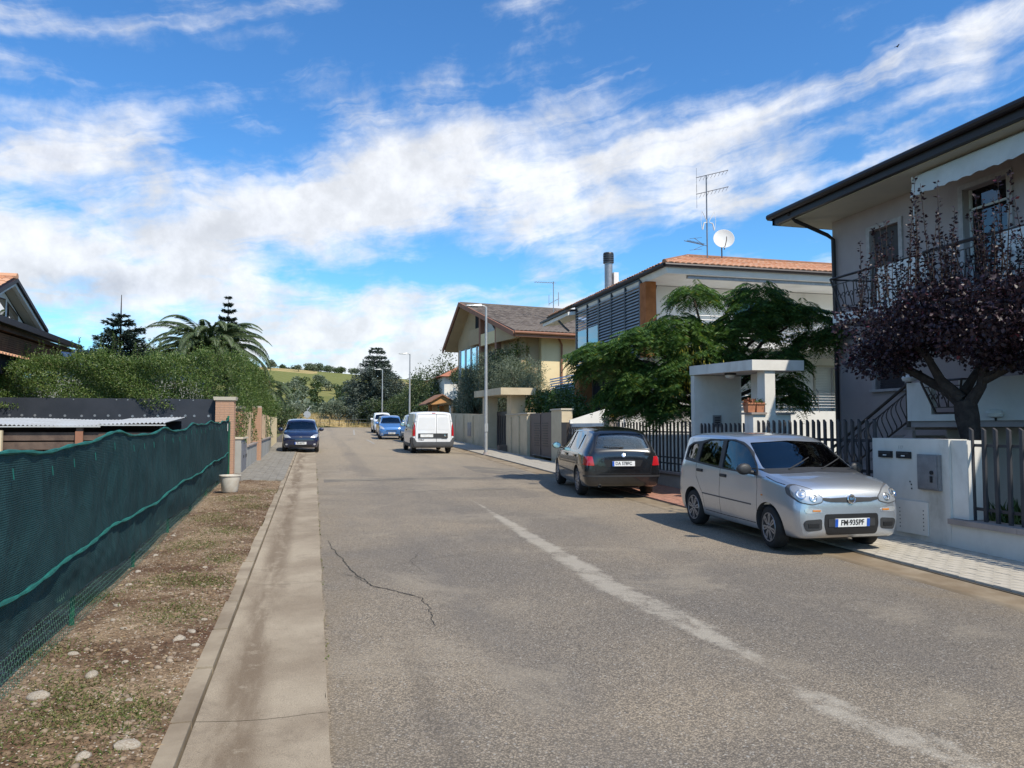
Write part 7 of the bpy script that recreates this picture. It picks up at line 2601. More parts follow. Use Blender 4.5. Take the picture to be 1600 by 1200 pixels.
# ---- the tall hedge on the left
def hedge(name, label, path, zb, zt, thick, n, mat, spr=60, leaf=.055, base=None, cat='hedge'):
    t = thing(name, label, cat, (path[0][0], path[0][1], gz(path[0][1])))
    P, Nn = [], []
    seg = [np.linalg.norm(np.subtract(path[i + 1], path[i])) for i in range(len(path) - 1)]
    for i, L in enumerate(seg):
        a, b_ = np.array(path[i]), np.array(path[i + 1])
        m = int(n * L / sum(seg))
        u = rng.random(m)
        c = a + (b_ - a) * u[:, None]
        d = (b_ - a) / L
        nr = np.array([d[1], -d[0]])
        s = np.where(rng.random(m) < .8, 1, -1)
        hz = rng.random(m)
        zt_i = zt(c[:, 0], c[:, 1]) if callable(zt) else zt
        z = zb + (zt_i - zb) * hz ** .9
        bulge = thick * (.5 + .10 * np.sin(u * L * 1.9 + i) + .08 * np.sin(z * 5 + u * L * 3.1))
        dep = bulge * (1 - .55 * rng.random(m) ** 2.0)
        # top cap
        tp = rng.random(m) < .22
        dep = np.where(tp, bulge * rng.random(m), dep)
        z = np.where(tp, zt_i + rng.normal(size=m) * .10, z)
        P.append(np.column_stack([c + nr * (dep * s)[:, None], z]))
        Nn.append(np.column_stack([nr[0] * s, nr[1] * s, np.full(m, .4) + tp]))
    P, Nn = np.concatenate(P), np.concatenate(Nn)
    D = unit(Nn * .5 + rng.normal(size=P.shape) * .8 + [0, 0, .35])
    L_ = leaf * (.6 + .8 * rng.random(len(P)))
    parts = [leaves_np(P, D, L_, L_ * .55, N=unit(Nn + rng.normal(size=P.shape) * .6))]
    stems = MB()
    for k in range(spr):
        i = rng.integers(len(seg))
        a, b_ = np.array(path[i]), np.array(path[i + 1])
        c = a + (b_ - a) * rng.random() + rng.normal(size=2) * .15
        z0 = (zt(np.array([c[0]]), np.array([c[1]]))[0] if callable(zt) else zt) - .15
        hg = .25 + .75 * rng.random() ** 1.6
        ln = rng.normal(size=2) * .10
        stems.tube([(c[0], c[1], z0), (c[0] + ln[0], c[1] + ln[1], z0 + hg)], [.008, .003], 4)
        m = int(22 + 60 * hg)
        f = rng.random(m)
        Q = np.column_stack([c[0] + ln[0] * f, c[1] + ln[1] * f, z0 + hg * f]) + rng.normal(size=(m, 3)) * .035 * (1.2 - f)[:, None]
        parts.append(leaves_np(Q, unit(rng.normal(size=(m, 3)) + [0, 0, .7]), leaf * (.6 + .6 * rng.random(m)), leaf * .5))
    V, T = merge(parts)
    link('foliage', npmesh('foliage', V, T, mat), t)
    w_ = MB()
    for k in range(30):
        i = rng.integers(len(seg))
        c = np.array(path[i]) + (np.array(path[i + 1]) - np.array(path[i])) * rng.random()
        w_.tube([(c[0], c[1], gz(c[1])), (c[0] + rng.normal() * .1, c[1], zb + .9)], [.03, .015], 5)
    w_.v += stems.v and []
    w_.build('stems', M_BARKD, t)
    stems.build('shoots', M_BARKD, t)
    return t


top_h = lambda x, y: 3.58 + .30 * np.clip((x + 9) / 5, 0, 1) + .10 * np.sin(x * 1.7) + .08 * np.sin(x * 4.1 + 1) + .05 * np.sin(x * 9.3)
top_s = lambda x, y: 3.95 + .010 * (y - 24) + .10 * np.sin(y * 1.6) + .07 * np.sin(y * 3.7)
hedge('hedge', 'tall green hedge growing over the dark panel wall on the left', [(-15, 24.9), (-2.9, 24.9)], 2.35, top_h, 2.3, 92000, L_HEDGE, 230)
hedge('hedge', 'green climbing hedge over the brick pillars along the left pavement', [(-2.75, 24.4), (-2.7, 30.5), (-2.55, 37.5)], 1.35, top_s, 1.2, 44000, L_HEDGE, 40)
tree('shrub', 'bushy green shrub beyond the left hedge by the navy car', (-3.4, 52, 1), [(-3.4, 52, 1), (-3.4, 52, 2)], lobes((-3.4, 52, 3.1), (1.6, 4.5, 1.9), 12, .45, 40), .13, 9000, L_HEDGE, 'shrubs beyond the left hedge', .1, cat='shrub')
tree('shrub', 'farther green shrub near the round sign at the end of the left side', (-2.6, 68, 1.3), [(-2.6, 68, 1.3), (-2.6, 68, 2)], lobes((-3.0, 68, 3.2), (2.2, 5, 1.9), 12, .45, 41), .16, 6500, L_DARK, 'shrubs beyond the left hedge', .1, cat='shrub')
# ---- garden plants behind the near fence
for i, (x, y, h, lab) in enumerate([(9.6, 8.2, .45, 'low green border plant under the plum tree'), (9.8, 7.5, .5, 'strap-leaved border plant behind the near picket fence')]):
    p_ = thing('border_plant', lab, 'plant', (x, y, .4))
    m = 340
    a = rng.random(m) * 6.28
    P = np.column_stack([x + rng.normal(size=m) * .22, y + rng.normal(size=m) * .5, np.full(m, .42)])
    D = unit(np.column_stack([np.cos(a) * .5, np.sin(a) * .5, .8 + rng.random(m)]))
    V, T = leaves_np(P, D, h * (.5 + .6 * rng.random(m)), .035, curl=.2)
    link('foliage', npmesh('foliage', V, T, leaf_mat('border%d' % i, [(0, (.06, .11, .03)), (.7, (.11, .16, .05)), (1, (.20, .22, .09))], .5, .2)), p_)
    MB().b2((x - .45, y - .7, .12), (x + .35, y + .7, .40)).build('bed', M_PALE, p_)
pt = thing('garden_pot', 'large terracotta pot with a leafy plant behind the pickets at the right edge', 'planter', (9.35, 7.55, .25))
MB().lathe([(.16, 0), (.24, .42), (.27, .44), (.27, .50), (.23, .50), (.20, .3)], 24, c=(9.35, 7.45, .24)).build('pot', M_TERRA, pt, True)
m = 260
P = rng.normal(size=(m, 3)) * [.06, .06, .03] + [9.35, 7.45, .72]
D = unit(rng.normal(size=(m, 3)) + [0, 0, .9])
V, T = leaves_np(P, D, .45 * (.5 + .6 * rng.random(m)), .035, curl=.3)
link('foliage', npmesh('foliage', V, T, L_HEDGE), pt)

# ---- far side of the junction: dry bank, olives, road sign
M_DRY = rough_mat('dry_grass', (.40, .29, .13), (.30, .23, .11), .8, .95, 12, .5, .05, ((.16, .17, .06), .4))
sheet('dry_bank', np.linspace(-30, 30, 30), np.linspace(92.6, 120, 14), lambda x, y: 1.80 + 1.35 * np.clip((y - 93) / 5, 0, 1) + .12 * np.sin(x * .9) + .1 * np.sin(x * 2.3 + y), M_DRY)
P = np.column_stack([-14 + 30 * rng.random(5000), 92.6 + 10 * rng.random(5000) ** 1.5])
P3 = np.column_stack([P, 1.78 + 1.35 * np.clip((P[:, 1] - 93) / 5, 0, 1)])
V, T = leaves_np(P3, unit(rng.normal(size=P3.shape) * .3 + [0, 0, 1]), .3 + .35 * rng.random(5000), .06)
link('dry_grass', npmesh('dry_grass', V, T, leaf_mat('straw', [(0, (.30, .22, .10)), (.6, (.42, .32, .16)), (1, (.17, .17, .06))], .9, .2)), None, kind='stuff')
fw = thing('field_fence', 'low wire fence with thin posts at the end of the street', 'fence', (2, 93, 1.8))
for k in range(16):
    MB().tube([(-8 + k * 1.1, 93.0, 1.8), (-8 + k * 1.1, 93.0, 2.75)], .04, 5).build('post', M_BARKD, fw)
MB().tube([(-8, 93, 2.7), (8.5, 93, 2.7)], .012, 4).tube([(-8, 93, 2.3), (8.5, 93, 2.3)], .012, 4).build('wire', M_STEEL, fw)
rs = thing('road_sign', 'round road sign seen from behind at the left end of the street', 'road sign', (-.6, 82.6, 1.6))
MB().tube([(-.6, 82.6, 1.6), (-.6, 82.6, 3.75)], .04, 6).build('post', M_STEEL, rs)
MB().lathe([(.0, -.02), (.36, -.02), (.36, .02), (0, .02)], 20, c=(-.6, 82.54, 3.1), axis='Y').build('sign_plate', M_GALV, rs)
MB().slab([(-.62, 82.5, 3.55), (-.35, 82.5, 3.95), (-.30, 82.5, 3.88), (-.56, 82.5, 3.48)], [(-.62, 82.53, 3.55), (-.35, 82.53, 3.95), (-.30, 82.53, 3.88), (-.56, 82.53, 3.48)]).build('arrow_plate', M_GALV, rs)
for i, (x, y, r, lab) in enumerate([(2.1, 96.5, 1.9, 'olive tree standing in the dry bank straight ahead at the end of the street'), (-1.8, 112, 2.4, 'olive tree behind the dry bank, left of the one straight ahead'), (5.8, 108, 2.4, 'olive tree behind the dry bank, left of the cedar')]):
    tree('olive_tree', lab, (x, y, 2.6), [(x, y, 2.4), (x, y, 3.6)], lobes((x, y, 4.15), (r, r * .8, r * .5), 10, .45, 50 + i), .2, 3600, L_OLIVE, 'olive trees at the end of the street', .16, aspect=.35)


# ---- olives and bushes on the hill: a few crown meshes shared by all
def far_tree_mesh(seed, n=420):
    g = np.random.default_rng(seed)
    P, N_ = [], []
    for c, r in lobes((0, 0, .55), (.5, .5, .36), 7, .55, seed):
        p, d = blob_pts(c, r, n // 7, .6, .3)
        P.append(p)
        N_.append(d)
    P, N_ = np.concatenate(P), np.concatenate(N_)
    V, T = leaves_np(P, unit(N_ + g.normal(size=P.shape) * .6), .16, .11, N=N_)
    return V, T


FM = [npmesh('far_crown', *far_tree_mesh(60 + k), L_OLIVE if k < 3 else L_DARK) for k in range(5)]
TM = MB().tube([(0, 0, 0), (0, 0, .5)], [.05, .03], 5).mesh('far_trunk', M_BARK)


def far_tree(x, y, s, k):
    z = float(terrain_z(np.array([x * 1.0]), np.array([y * 1.0]))[0]) - .04
    o = thing('hill_tree', 'small rounded tree in the groves on the far hillside', 'tree', (x, y, z), rng.random() * 6, 'trees on the far hillside')
    o.scale = (s, s, s * .85)
    for nm, me in (('crown', FM[k]), ('trunk', TM)):
        c = bpy.data.objects.new(nm, me)
        COL.objects.link(c)
        c.parent = o


def ray_ground(px, py):
    pass


cands = []
for k in range(3000):
    y = 130 + 480 * rng.random()
    x = (-.30 + .36 * rng.random()) * y * 1.0 + 0
    cands.append((x, y))
grove = lambda x, y: math.sin(x / 23.0 + 1.3) + math.sin(y / 41.0 + x / 60) + .6 * math.sin(x / 11.0 - y / 17.0)
cnt = 0
used = []
for x, y in cands:
    if cnt >= 165:
        break
    g_ = grove(x, y)
    if y > 215 and (g_ < 1.05 or rng.random() < .35) and rng.random() > .03:
        continue
    if any(abs(x - a) < 5 and abs(y - b_) < 7 for a, b_ in used):
        continue
    used.append((x, y))
    far_tree(x, y, (3.2 + 2.2 * rng.random()) * (1.2 if y < 215 else 1.0 + (y - 215) / 1200), int(rng.integers(5)))
    cnt += 1
# crest line trees and long hedgerows between the fields
V, T = [], []
for (xa, ya, xb, yb, m) in [(-150, 335, 30, 345, 70), (-170, 600, 90, 612, 60), (-120, 165, 30, 160, 200)]:
    for q in range(m // 14):
        f = rng.random()
        x, y = xa + (xb - xa) * f + rng.normal() * 3, ya + (yb - ya) * f + rng.normal() * 3
        z = float(terrain_z(np.array([x]), np.array([y]))[0])
        s = 2.5 + 2.5 * rng.random()
        v, t_ = far_tree_mesh(int(rng.integers(60, 64)), 90)
        V.append((v * [s, s, s * .7] * 1.0 + [x, y, z - .3], t_))
v, t_ = merge(V)
link('hedgerows', npmesh('hedgerows', v, t_, L_DARK), None, kind='stuff')
# ================================================================ left side: net fence, shed, walls, house
M_NET = None


def b_net(t, p):
    v = t.coord()
    x, y, z = t.xyz(v)
    n = t.noise(t.vm('MULTIPLY', v, (1, .6, 1.5)), 1.6, 6, .6)
    c = t.mix(t.ramp(n, .35, .65), (.012, .038, .042), (.018, .052, .056))
    wv = t.m('SINE', t.m('MULTIPLY', z, 420))
    wh = t.m('SINE', t.m('MULTIPLY', y, 300))
    c = t.vm('SCALE', c, s=t.ramp(t.m('ADD', wv, wh), -2, 2, .75, 1.25, 'LINEAR'))
    c = t.mix(t.m('MULTIPLY', t.ramp(z, .75, .25), t.ramp(t.noise(v, 3, 5, .6), .4, .8, 0, .35)), c, (.10, .08, .06))
    wr = t.noise(t.vm('MULTIPLY', t.vm('ADD', v, t.vm('SCALE', t.noise(v, 1.1, 3, out=1), s=.8)), (1, 2.2, .8)), 2.3, 6, .6, .8)
    c = t.vm('SCALE', c, s=t.ramp(wr, .3, .7, .78, 1.22))
    c = t.mix(t.ramp(t.noise(v, 3.1, 8, .72, .5), .60, .72, 0, .4), c, (.045, .075, .07))
    t.set(p, 'Base Color', c)
    bump(t, p, t.m('ADD', t.m('MULTIPLY', wv, .05), t.m('MULTIPLY', wr, 1.6)), .7, .035)
    tr = t.n('ShaderNodeBsdfTranslucent')
    t.set(tr, 'Color', (.02, .12, .12, 1))
    mx = t.n('ShaderNodeMixShader')
    mx.inputs[0].default_value = .15
    t.t.links.new(p.outputs[0], mx.inputs[1])
    t.t.links.new(tr.outputs[0], mx.inputs[2])
    o = [q for q in t.t.nodes if q.type == 'OUTPUT_MATERIAL'][0]
    t.t.links.new(mx.outputs[0], o.inputs[0])


M_NET = principled('shade_net', b_net, Roughness=.8, Specular_IOR_Level=.2)
M_HEM = rough_mat('teal_hem', (.013, .145, .125), (.010, .09, .08), 6, .7, 80, .2)
M_GPOST = rough_mat('green_post', (.012, .10, .055), (.010, .075, .045), 5, .45, 40, .1)
M_WIRE = plain('green_wire', (.09, .22, .15), .6)
nf = thing('net_fence', 'dark green shade-net fence with teal hems along the dirt strip on the left', 'fence', (-2.0, 12, gz(12)))
fx = lambda y: -1.86 - .0240 * (y - 5.54)
ys = np.concatenate([np.arange(1.4, 9, .06), np.arange(9, 22.75, .12)])
g = np.random.default_rng(5)
ph = g.random(8) * 6


def topz(y):
    return gz(y) + 1.61 + .022 * np.sin(y * 1.9 + ph[0]) + .012 * np.sin(y * 4.1 + ph[1]) + .02 * np.sin(y * .8 + 1) - .03 * np.abs(np.sin(y * np.pi / 2.9))


def midz(y):
    return gz(y) + .685 + .02 * np.sin(y * 1.3 + ph[2]) + .012 * np.sin(y * 3.7 + ph[3])


def botz(y):
    return gz(y) + .34 - .012 * (y - 5) + .03 * np.sin(y * 1.1 + ph[4]) + .015 * np.sin(y * 3.3)


def fold(y, f, k):
    return .009 * np.sin(y * 4.3 + f * 2.5 + k + 1.7 * np.sin(y * .7)) * (.4 + f) + .006 * np.sin(y * 9.7 - f * 7 + 3 * np.sin(y * 1.3)) + .018 * np.sin(y * 1.3 + f * 3.1 + k) + .004 * np.sin(y * 23 + f * 19 + 2 * np.sin(y * 2.1))


for nm, za, zb_, k, off in (('upper_net', midz, topz, 0, .012), ('lower_net', botz, midz, 2, -.006)):
    m = 16
    V = []
    for j in range(m):
        f = j / (m - 1)
        z = za(ys) + (zb_(ys) - za(ys)) * f
        V.append(np.column_stack([fx(ys) + off + fold(ys, f, k) * (.35 + .65 * math.sin(math.pi * f)), ys, z]))
    V = np.concatenate(V)
    L = len(ys)
    i = (np.arange(m - 1)[:, None] * L + np.arange(L - 1)[None]).ravel()
    link(nm, npmesh(nm, V, np.stack([i, i + 1, i + L + 1, i + L], 1), M_NET, True), nf)
for nm, zf_, r_, k, f in (('top_hem', topz, .014, 0, 1.0), ('middle_hem', midz, .015, 0, 0.0)):
    pts = [(float(fx(y) + .018 + fold(y, f, k) * .35), float(y), float(zf_(y) + .004)) for y in ys[::2]]
    MB().tube(pts, [r_ * (1 + .35 * math.sin(q * 1.7)) for q in range(len(pts))], 6).build(nm, M_HEM, nf, True)
# little ties and puckers
for k in range(26):
    y = 3.4 + k * .73 + rng.normal() * .1
    MB().tube([(float(fx(y)) + .03, y, float(topz(y)) - .10), (float(fx(y)) + .035, y + .01, float(topz(y)) - .17)], .004, 4).build('tie', M_HEM, nf)
# hexagonal wire netting below the cloth
hx = MB()
cw, chh = .055, .045
for r_ in range(9):
    yy = 2.0
    while yy < 22.4:
        z = gz(yy) + .005 + r_ * chh
        o_ = cw / 2 if r_ % 2 else 0
        y = yy + o_
        if z < float(botz(y)) + .06:
            for (a, b_) in (((y, z), (y + cw / 2, z + chh * .35)), ((y + cw / 2, z + chh * .35), (y + cw, z)), ((y + cw / 2, z + chh * .35), (y + cw / 2, z + chh))):
                w_ = .0034
                xx = float(fx(yy)) - .02
                dy, dz = b_[0] - a[0], b_[1] - a[1]
                l = math.hypot(dy, dz)
                ny, nz_ = -dz / l * w_, dy / l * w_
                hx.add([(xx, a[0] + ny, a[1] + nz_), (xx, a[0] - ny, a[1] - nz_), (xx, b_[0] - ny, b_[1] - nz_), (xx, b_[0] + ny, b_[1] + nz_)], [(0, 1, 2, 3)])
        yy += cw
hx.build('wire_netting', M_WIRE, nf, kind='stuff')
for y in np.arange(2.2, 22, 2.6):
    MB().tube([(float(fx(y)) - .07, y, gz(y) - .1), (float(fx(y)) - .07, y, gz(y) + 1.58)], .022, 6).build('post', M_GPOST, nf)
ep = MB().b2((-2.34, 22.72, gz(22.7) - .1), (-2.24, 22.86, gz(22.7) + 1.56)).build('end_post', M_GPOST, nf)
MB().tube([(-2.30, 22.6, gz(22.6)), (-2.30, 22.6, gz(22.6) + 1.66)], .03, 8).tube([(-2.28, 22.6, gz(22.6) + 1.62), (-2.28, 22.68, gz(22.6) + 1.70)], .03, 6).build('post', M_GPOST, nf)
MB().b2((-2.232, 22.0, 1.75), (-2.226, 22.1, 1.95)).build('white_rag', M_PARA, nf)

# paint bucket
bk = thing('bucket', 'dirty white plastic bucket with rusty stains at the far end of the net fence', 'bucket', (-1.78, 18.3, gz(18.3)))
M_BUCK = rough_mat('stained_plastic', (.62, .60, .54), (.50, .44, .36), 5, .6, 40, .1, .004, ((.33, .15, .07), .9))
MB().lathe([(.135, 0.0), (.15, .02), (.19, .30), (.205, .31), (.205, .33), (.192, .33), (.18, .30), (.14, .03), (0, .03)], 26, c=(-1.78, 18.3, gz(18.3) + .04)).build('bucket_body', M_BUCK, bk, True)
MB().tube([(-1.78 + .2 * math.cos(a), 18.3 - .02 + .06 * math.sin(a), gz(18.3) + .34 - .20 * math.sin(a)) for a in np.linspace(0, math.pi, 14)], .004, 5).build('handle', M_STEEL, bk)

bk.scale = (1.15, 1.15, 1.15)
# shed with corrugated roof behind the net
M_TIN = rough_mat('corrugated_tin', (.56, .57, .56), (.46, .46, .44), 2, .55, 40, .1, .004, ((.26, .22, .18), .5), 'Object', .3, .4)
M_PLANK = rough_mat('weathered_plank', (.15, .105, .08), (.085, .06, .05), 3, .85, 40, .4)
M_BRICK = rough_mat('old_brick', (.33, .19, .13), (.26, .15, .10), 6, .9, 50, .3, .004, ((.40, .34, .28), .4))
shd = thing('shed', 'low wooden lean-to with a corrugated metal roof behind the net fence', 'shed', (-4.6, 17.8, gz(17.8)))
for (x0, x1, dz) in ((-7.4, -4.1, 0.0), (-4.15, -2.9, .03)):
    n = int((x1 - x0) / .019)
    mb = MB()
    for i in range(n + 1):
        x = x0 + (x1 - x0) * i / n
        c = .016 * math.cos(x * 2 * math.pi / .076)
        for yy, z in ((16.9, 1.90), (19.6, 2.04)):
            mb.v.append((x, yy, z + c + dz + .02 * math.sin(x * 1.7)))
    for i in range(n):
        mb.f.append((2 * i, 2 * i + 2, 2 * i + 3, 2 * i + 1))
        mb.mi.append(0)
    mb.build('roof_sheet', M_TIN, shd, True, 60)
    MB().slab([(x0, 16.88, 1.86 + dz), (x1, 16.88, 1.86 + dz), (x1, 16.92, 1.86 + dz), (x0, 16.92, 1.86 + dz)], [(x0, 16.88, 1.885 + dz), (x1, 16.88, 1.885 + dz), (x1, 16.92, 1.885 + dz), (x0, 16.92, 1.885 + dz)]).build('edge_trim', M_TIN, shd)
MB().b2((-7.4, 17.0, 1.60), (-3.0, 17.06, 1.76)).build('plank', M_PLANK, shd)
MB().b2((-7.4, 17.02, 1.42), (-3.3, 17.08, 1.57)).build('plank', M_PLANK, shd)
MB().b2((-7.4, 17.0, 1.20), (-3.2, 17.06, 1.38)).build('plank', M_PLANK, shd)
for x in (-7.3, -4.55, -3.02):
    MB().b2((x, 16.95, .3), (x + .12, 17.05, 1.86)).build('post', M_PLANK, shd)
MB().b2((-6.0, 16.86, .3), (-5.82, 16.94, 1.80)).build('pale_post', M_CREAM, shd)
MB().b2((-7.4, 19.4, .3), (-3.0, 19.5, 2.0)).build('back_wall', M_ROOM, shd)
MB().b2((-4.56, 16.93, 1.30), (-4.42, 16.947, 1.78)).build('bracket', M_RUST, shd)
bs = thing('brick_stack', 'stack of old bricks sheltered under the lean-to roof', 'bricks', (-4.4, 17.4, gz(17)))
bme = block_mesh(.25, .12, .06, 'brick', M_BRICK, .004)
for i in range(9):
    for j in range(3):
        if (i, j) == (7, 2):
            continue
        piece('brick', bme, Matrix.Translation((-5.6 + i * .265 + rng.normal() * .008, 17.3 + rng.normal() * .01, 1.50 - j * .066)) @ Matrix.Rotation(rng.normal() * .03, 4, 'Z'), bs)
MB().b2((-5.8, 17.2, .36), (-3.3, 17.8, 1.305)).build('stack_base', M_BRICK, bs)

# dark panel wall facing the viewer
M_PANEL = rough_mat('dark_membrane', (.021, .025, .034), (.028, .033, .044), 2, .55, 30, .25, .01, None, 'Object', 0, .4)
pw = thing('panel_wall', 'near-black membrane-covered wall with a row of pale fixings under the left hedge', 'wall', (-6, 23.6, gz(23.6)))
MB().b2((-15, 23.55, .2), (-2.72, 23.7, 2.66)).build('wall', M_PANEL, pw)
x = -14.6
while x < -2.8:
    MB().lathe([(.035, -.012), (.03, 0)][::1], 10, c=(x, 23.55, 2.175 + rng.normal() * .006), axis='Y').build('fixing', M_STEEL, pw)
    if rng.random() < .4:
        MB().lathe([(.02, -.008), (.016, 0)], 8, c=(x + .2, 23.55, 2.62), axis='Y').build('fixing', M_STEEL, pw)
    x += .33 + rng.normal() * .04
# brick pillar built of bricks
M_BRICKP = rough_mat('salmon_brick', (.50, .30, .20), (.42, .25, .165), 5, .9, 60, .25, .004, ((.52, .40, .32), .35))
M_MORT = rough_mat('mortar', (.42, .36, .30), (.36, .31, .26), 5, .95, 80, .2)


def brick_pillar(label, x0, y0, w_, h0, h1, loc_group='brick pillars on the left', cap=True, individual=True):
    t = thing('brick_pillar', label, 'pillar', (x0 + w_ / 2, y0 + w_ / 2, h0), 0, loc_group)
    MB().b2((x0 + .008, y0 + .008, h0), (x0 + w_ - .008, y0 + w_ - .008, h1)).build('core', M_MORT, t)
    n = int((h1 - h0) / .067)
    cur = block_mesh(w_ / 2 - .006, .11, .058, 'brick', M_BRICKP, .003)
    cur2 = block_mesh(.11, w_ / 2 - .006, .058, 'brick', M_BRICKP, .003)
    rest = MB()
    for i in range(n):
        z = h0 + (i + 1) * .067
        off = (w_ / 4) if i % 2 else 0
        rows_ = [(x0 + w_ / 4 + .001, .0), (x0 + w_ * 3 / 4 - .001, .0)] if i % 2 == 0 else [(x0 + w_ / 2, .0)]
        for xx, _ in rows_:
            piece('brick', cur, Matrix.Translation((xx, y0 + .05, z + 0)), t)
        for yy in ([y0 + w_ / 4, y0 + w_ * 3 / 4] if i % 2 else [y0 + w_ / 2]):
            piece('brick', cur2, Matrix.Translation((x0 + w_ - .05, yy, z)), t)
        if i % 2:
            for xx in (x0 + w_ / 8, x0 + w_ * 7 / 8):
                piece('half_brick', cur, Matrix.Translation((xx, y0 + .05, z)) @ Matrix.Diagonal((.46, 1, 1, 1)), t)
        else:
            for yy in (y0 + w_ / 8, y0 + w_ * 7 / 8):
                piece('half_brick', cur2, Matrix.Translation((x0 + w_ - .05, yy, z)) @ Matrix.Diagonal((1, .46, 1, 1)), t)
    if cap:
        MB().slab([(x0 - .04, y0 - .04, h1 + .002), (x0 + w_ + .04, y0 - .04, h1 + .002), (x0 + w_ + .04, y0 + w_ + .04, h1 + .002), (x0 - .04, y0 + w_ + .04, h1 + .002)],
                  [(x0 - .06, y0 - .06, h1 + .10), (x0 + w_ + .06, y0 - .06, h1 + .10), (x0 + w_ + .06, y0 + w_ + .06, h1 + .10), (x0 - .06, y0 + w_ + .06, h1 + .10)]).build('cap', M_CREAMC, t)
    return t


brick_pillar('tall capped brick pillar at the corner of the dark panel wall', -2.70, 23.3, .50, .4, 2.62)
brick_pillar('brick pillar standing on the meter cabinet, half under the hedge', -2.42, 25.4, .30, 1.55, 2.42, cap=True)
brick_pillar('slim brick pillar between the two low grey walls, overgrown with ivy', -2.16, 29.6, .32, .55, 2.62, cap=False)
M_BEIGE = rough_mat('beige_post', (.44, .33, .235), (.37, .28, .20), 4, .9, 60, .2)
mc = thing('meter_cabinet', 'grey meter cabinet with narrow doors beside the brick pillar on the left pavement', 'cabinet', (-2.1, 24.4, gz(24)))
MB().b2((-2.55, 23.85, .3), (-2.03, 25.75, 1.50)).build('cabinet_body', M_LOWW, mc)
MB().b2((-2.60, 23.82, 1.502), (-1.98, 25.8, 1.55)).build('coping', M_CREAMC, mc)
for a, b_ in ((24.0, 24.55), (24.62, 25.1), (25.16, 25.62)):
    d = MB().b2((-2.028, a, .50), (-2.014, b_, 1.42)).build('cabinet_door', plain('grey_door', (.16, .17, .20), .5), mc)
    MB().b2((-2.012, b_ - .09, .92), (-2.0, b_ - .06, 1.02)).build('handle', M_INK, d)
lw = thing('street_wall', 'low grey wall with coping and thin beige posts along the left pavement', 'wall', (-2, 28, gz(28)))
for a, b_, x in ((25.85, 29.5, -2.02), (30.0, 36.5, -1.90)):
    h = 1.22 if a < 27 else 1.32
    MB().slab([(x - .22, a, .3), (x, a, .3), (x + .05, b_, .3), (x - .17, b_, .3)], [(x - .22, a, h), (x, a, h), (x + .05, b_, h + .04), (x - .17, b_, h + .04)]).build('low_wall', M_LOWW, lw)
    MB().slab([(x - .27, a, h + .002), (x + .04, a, h + .002), (x + .09, b_, h + .042), (x - .22, b_, h + .042)], [(x - .27, a, h + .05), (x + .04, a, h + .05), (x + .09, b_, h + .09), (x - .22, b_, h + .09)]).build('coping', M_CAP, lw)
for y in (26.6, 27.5, 28.4, 31.2, 32.3, 33.4, 34.5, 35.6):
    x = -2.12 if y < 29.6 else -1.98
    MB().b2((x - .07, y, 1.26), (x + .07, y + .15, 2.35)).build('post', M_BEIGE, lw)
yw = thing('street_wall', 'short ochre yellow wall end beyond the navy car on the left pavement', 'wall', (-1.9, 41, gz(41)))
MB().b2((-2.3, 38.5, .6), (-2.0, 46, 2.35)).build('wall', M_YEL, yw)
tg = thing('gate_roof', 'small roof of orange tiles over a gateway in the left hedge', 'roof', (-2.4, 38, 3.8))
MB().b2((-2.75, 37.1, .8), (-2.55, 37.3, 3.85)).b2((-2.75, 38.9, .8), (-2.55, 39.1, 4.0)).build('post', M_WOODD, tg)
MB().slab([(-2.05, 36.8, 3.82), (-2.02, 39.6, 3.82), (-2.75, 39.6, 4.45), (-2.75, 36.8, 4.45)], [(-2.05, 36.8, 3.90), (-2.02, 39.6, 3.90), (-2.75, 39.6, 4.53), (-2.75, 36.8, 4.53)]).build('roof_board', M_WOODD, tg)
tile_roof(tg, [(-2.02, 39.6, 3.93), (-2.02, 36.8, 3.93), (-2.75, 36.8, 4.56), (-2.75, 39.6, 4.56)], .25, .18, M_TER, limit=80)

# left house above the hedge
lh = thing('villa', 'house with a white dormer gable and dark timber balcony above the left hedge', 'house', (-10, 24, gz(24)))
M_TIMB = rough_mat('timber_slat', (.20, .115, .075), (.14, .085, .06), 3, .7, 30, .3)
MB().b2((-16, 17.0, .3), (-8.9, 28.6, 4.5)).build('wall', M_LILAC, lh)
# roof edge and deck
MB().slab([(-7.75, 14, 4.62), (-7.75, 29.3, 4.50), (-9.4, 29.3, 4.95), (-9.4, 14, 5.0)], [(-7.75, 14, 4.80), (-7.75, 29.3, 4.66), (-9.4, 29.3, 5.1), (-9.4, 14, 5.15)]).build('eaves', M_FASCIA, lh)
MB().slab([(-7.95, 14, 4.46), (-7.95, 29.0, 4.38), (-9.2, 29.0, 4.5), (-9.2, 14, 4.5)], [(-7.95, 14, 4.60), (-7.95, 29.0, 4.49), (-9.2, 29.0, 4.6), (-9.2, 14, 4.6)]).build('eave_board', M_WOODD, lh)
for k in range(9):
    z = 4.38 - k * .058
    MB().slab([(-8.1, 14, z - .04), (-8.1, 28.2, z - .06), (-8.14, 28.2, z - .06), (-8.14, 14, z - .04)], [(-8.08, 14, z), (-8.08, 28.2, z - .02), (-8.12, 28.2, z - .02), (-8.12, 14, z)]).build('slat', M_TIMB, lh)
MB().b2((-8.22, 14, 3.3), (-8.18, 28.2, 4.4)).build('slat_backing', M_ROOM, lh)
tme = MB().slab([(0, -.09, 0), (.0, .09, 0), (-.3, .09, .12), (-.3, -.09, .12)], [(0, -.05, .05), (0, .05, .05), (-.3, .05, .17), (-.3, -.05, .17)]).mesh('tile', M_TER)
for k in range(58):
    piece('tile', tme, Matrix.Translation((-7.93, 15.2 + k * .225, 3.80 - .0005 * k)), lh)
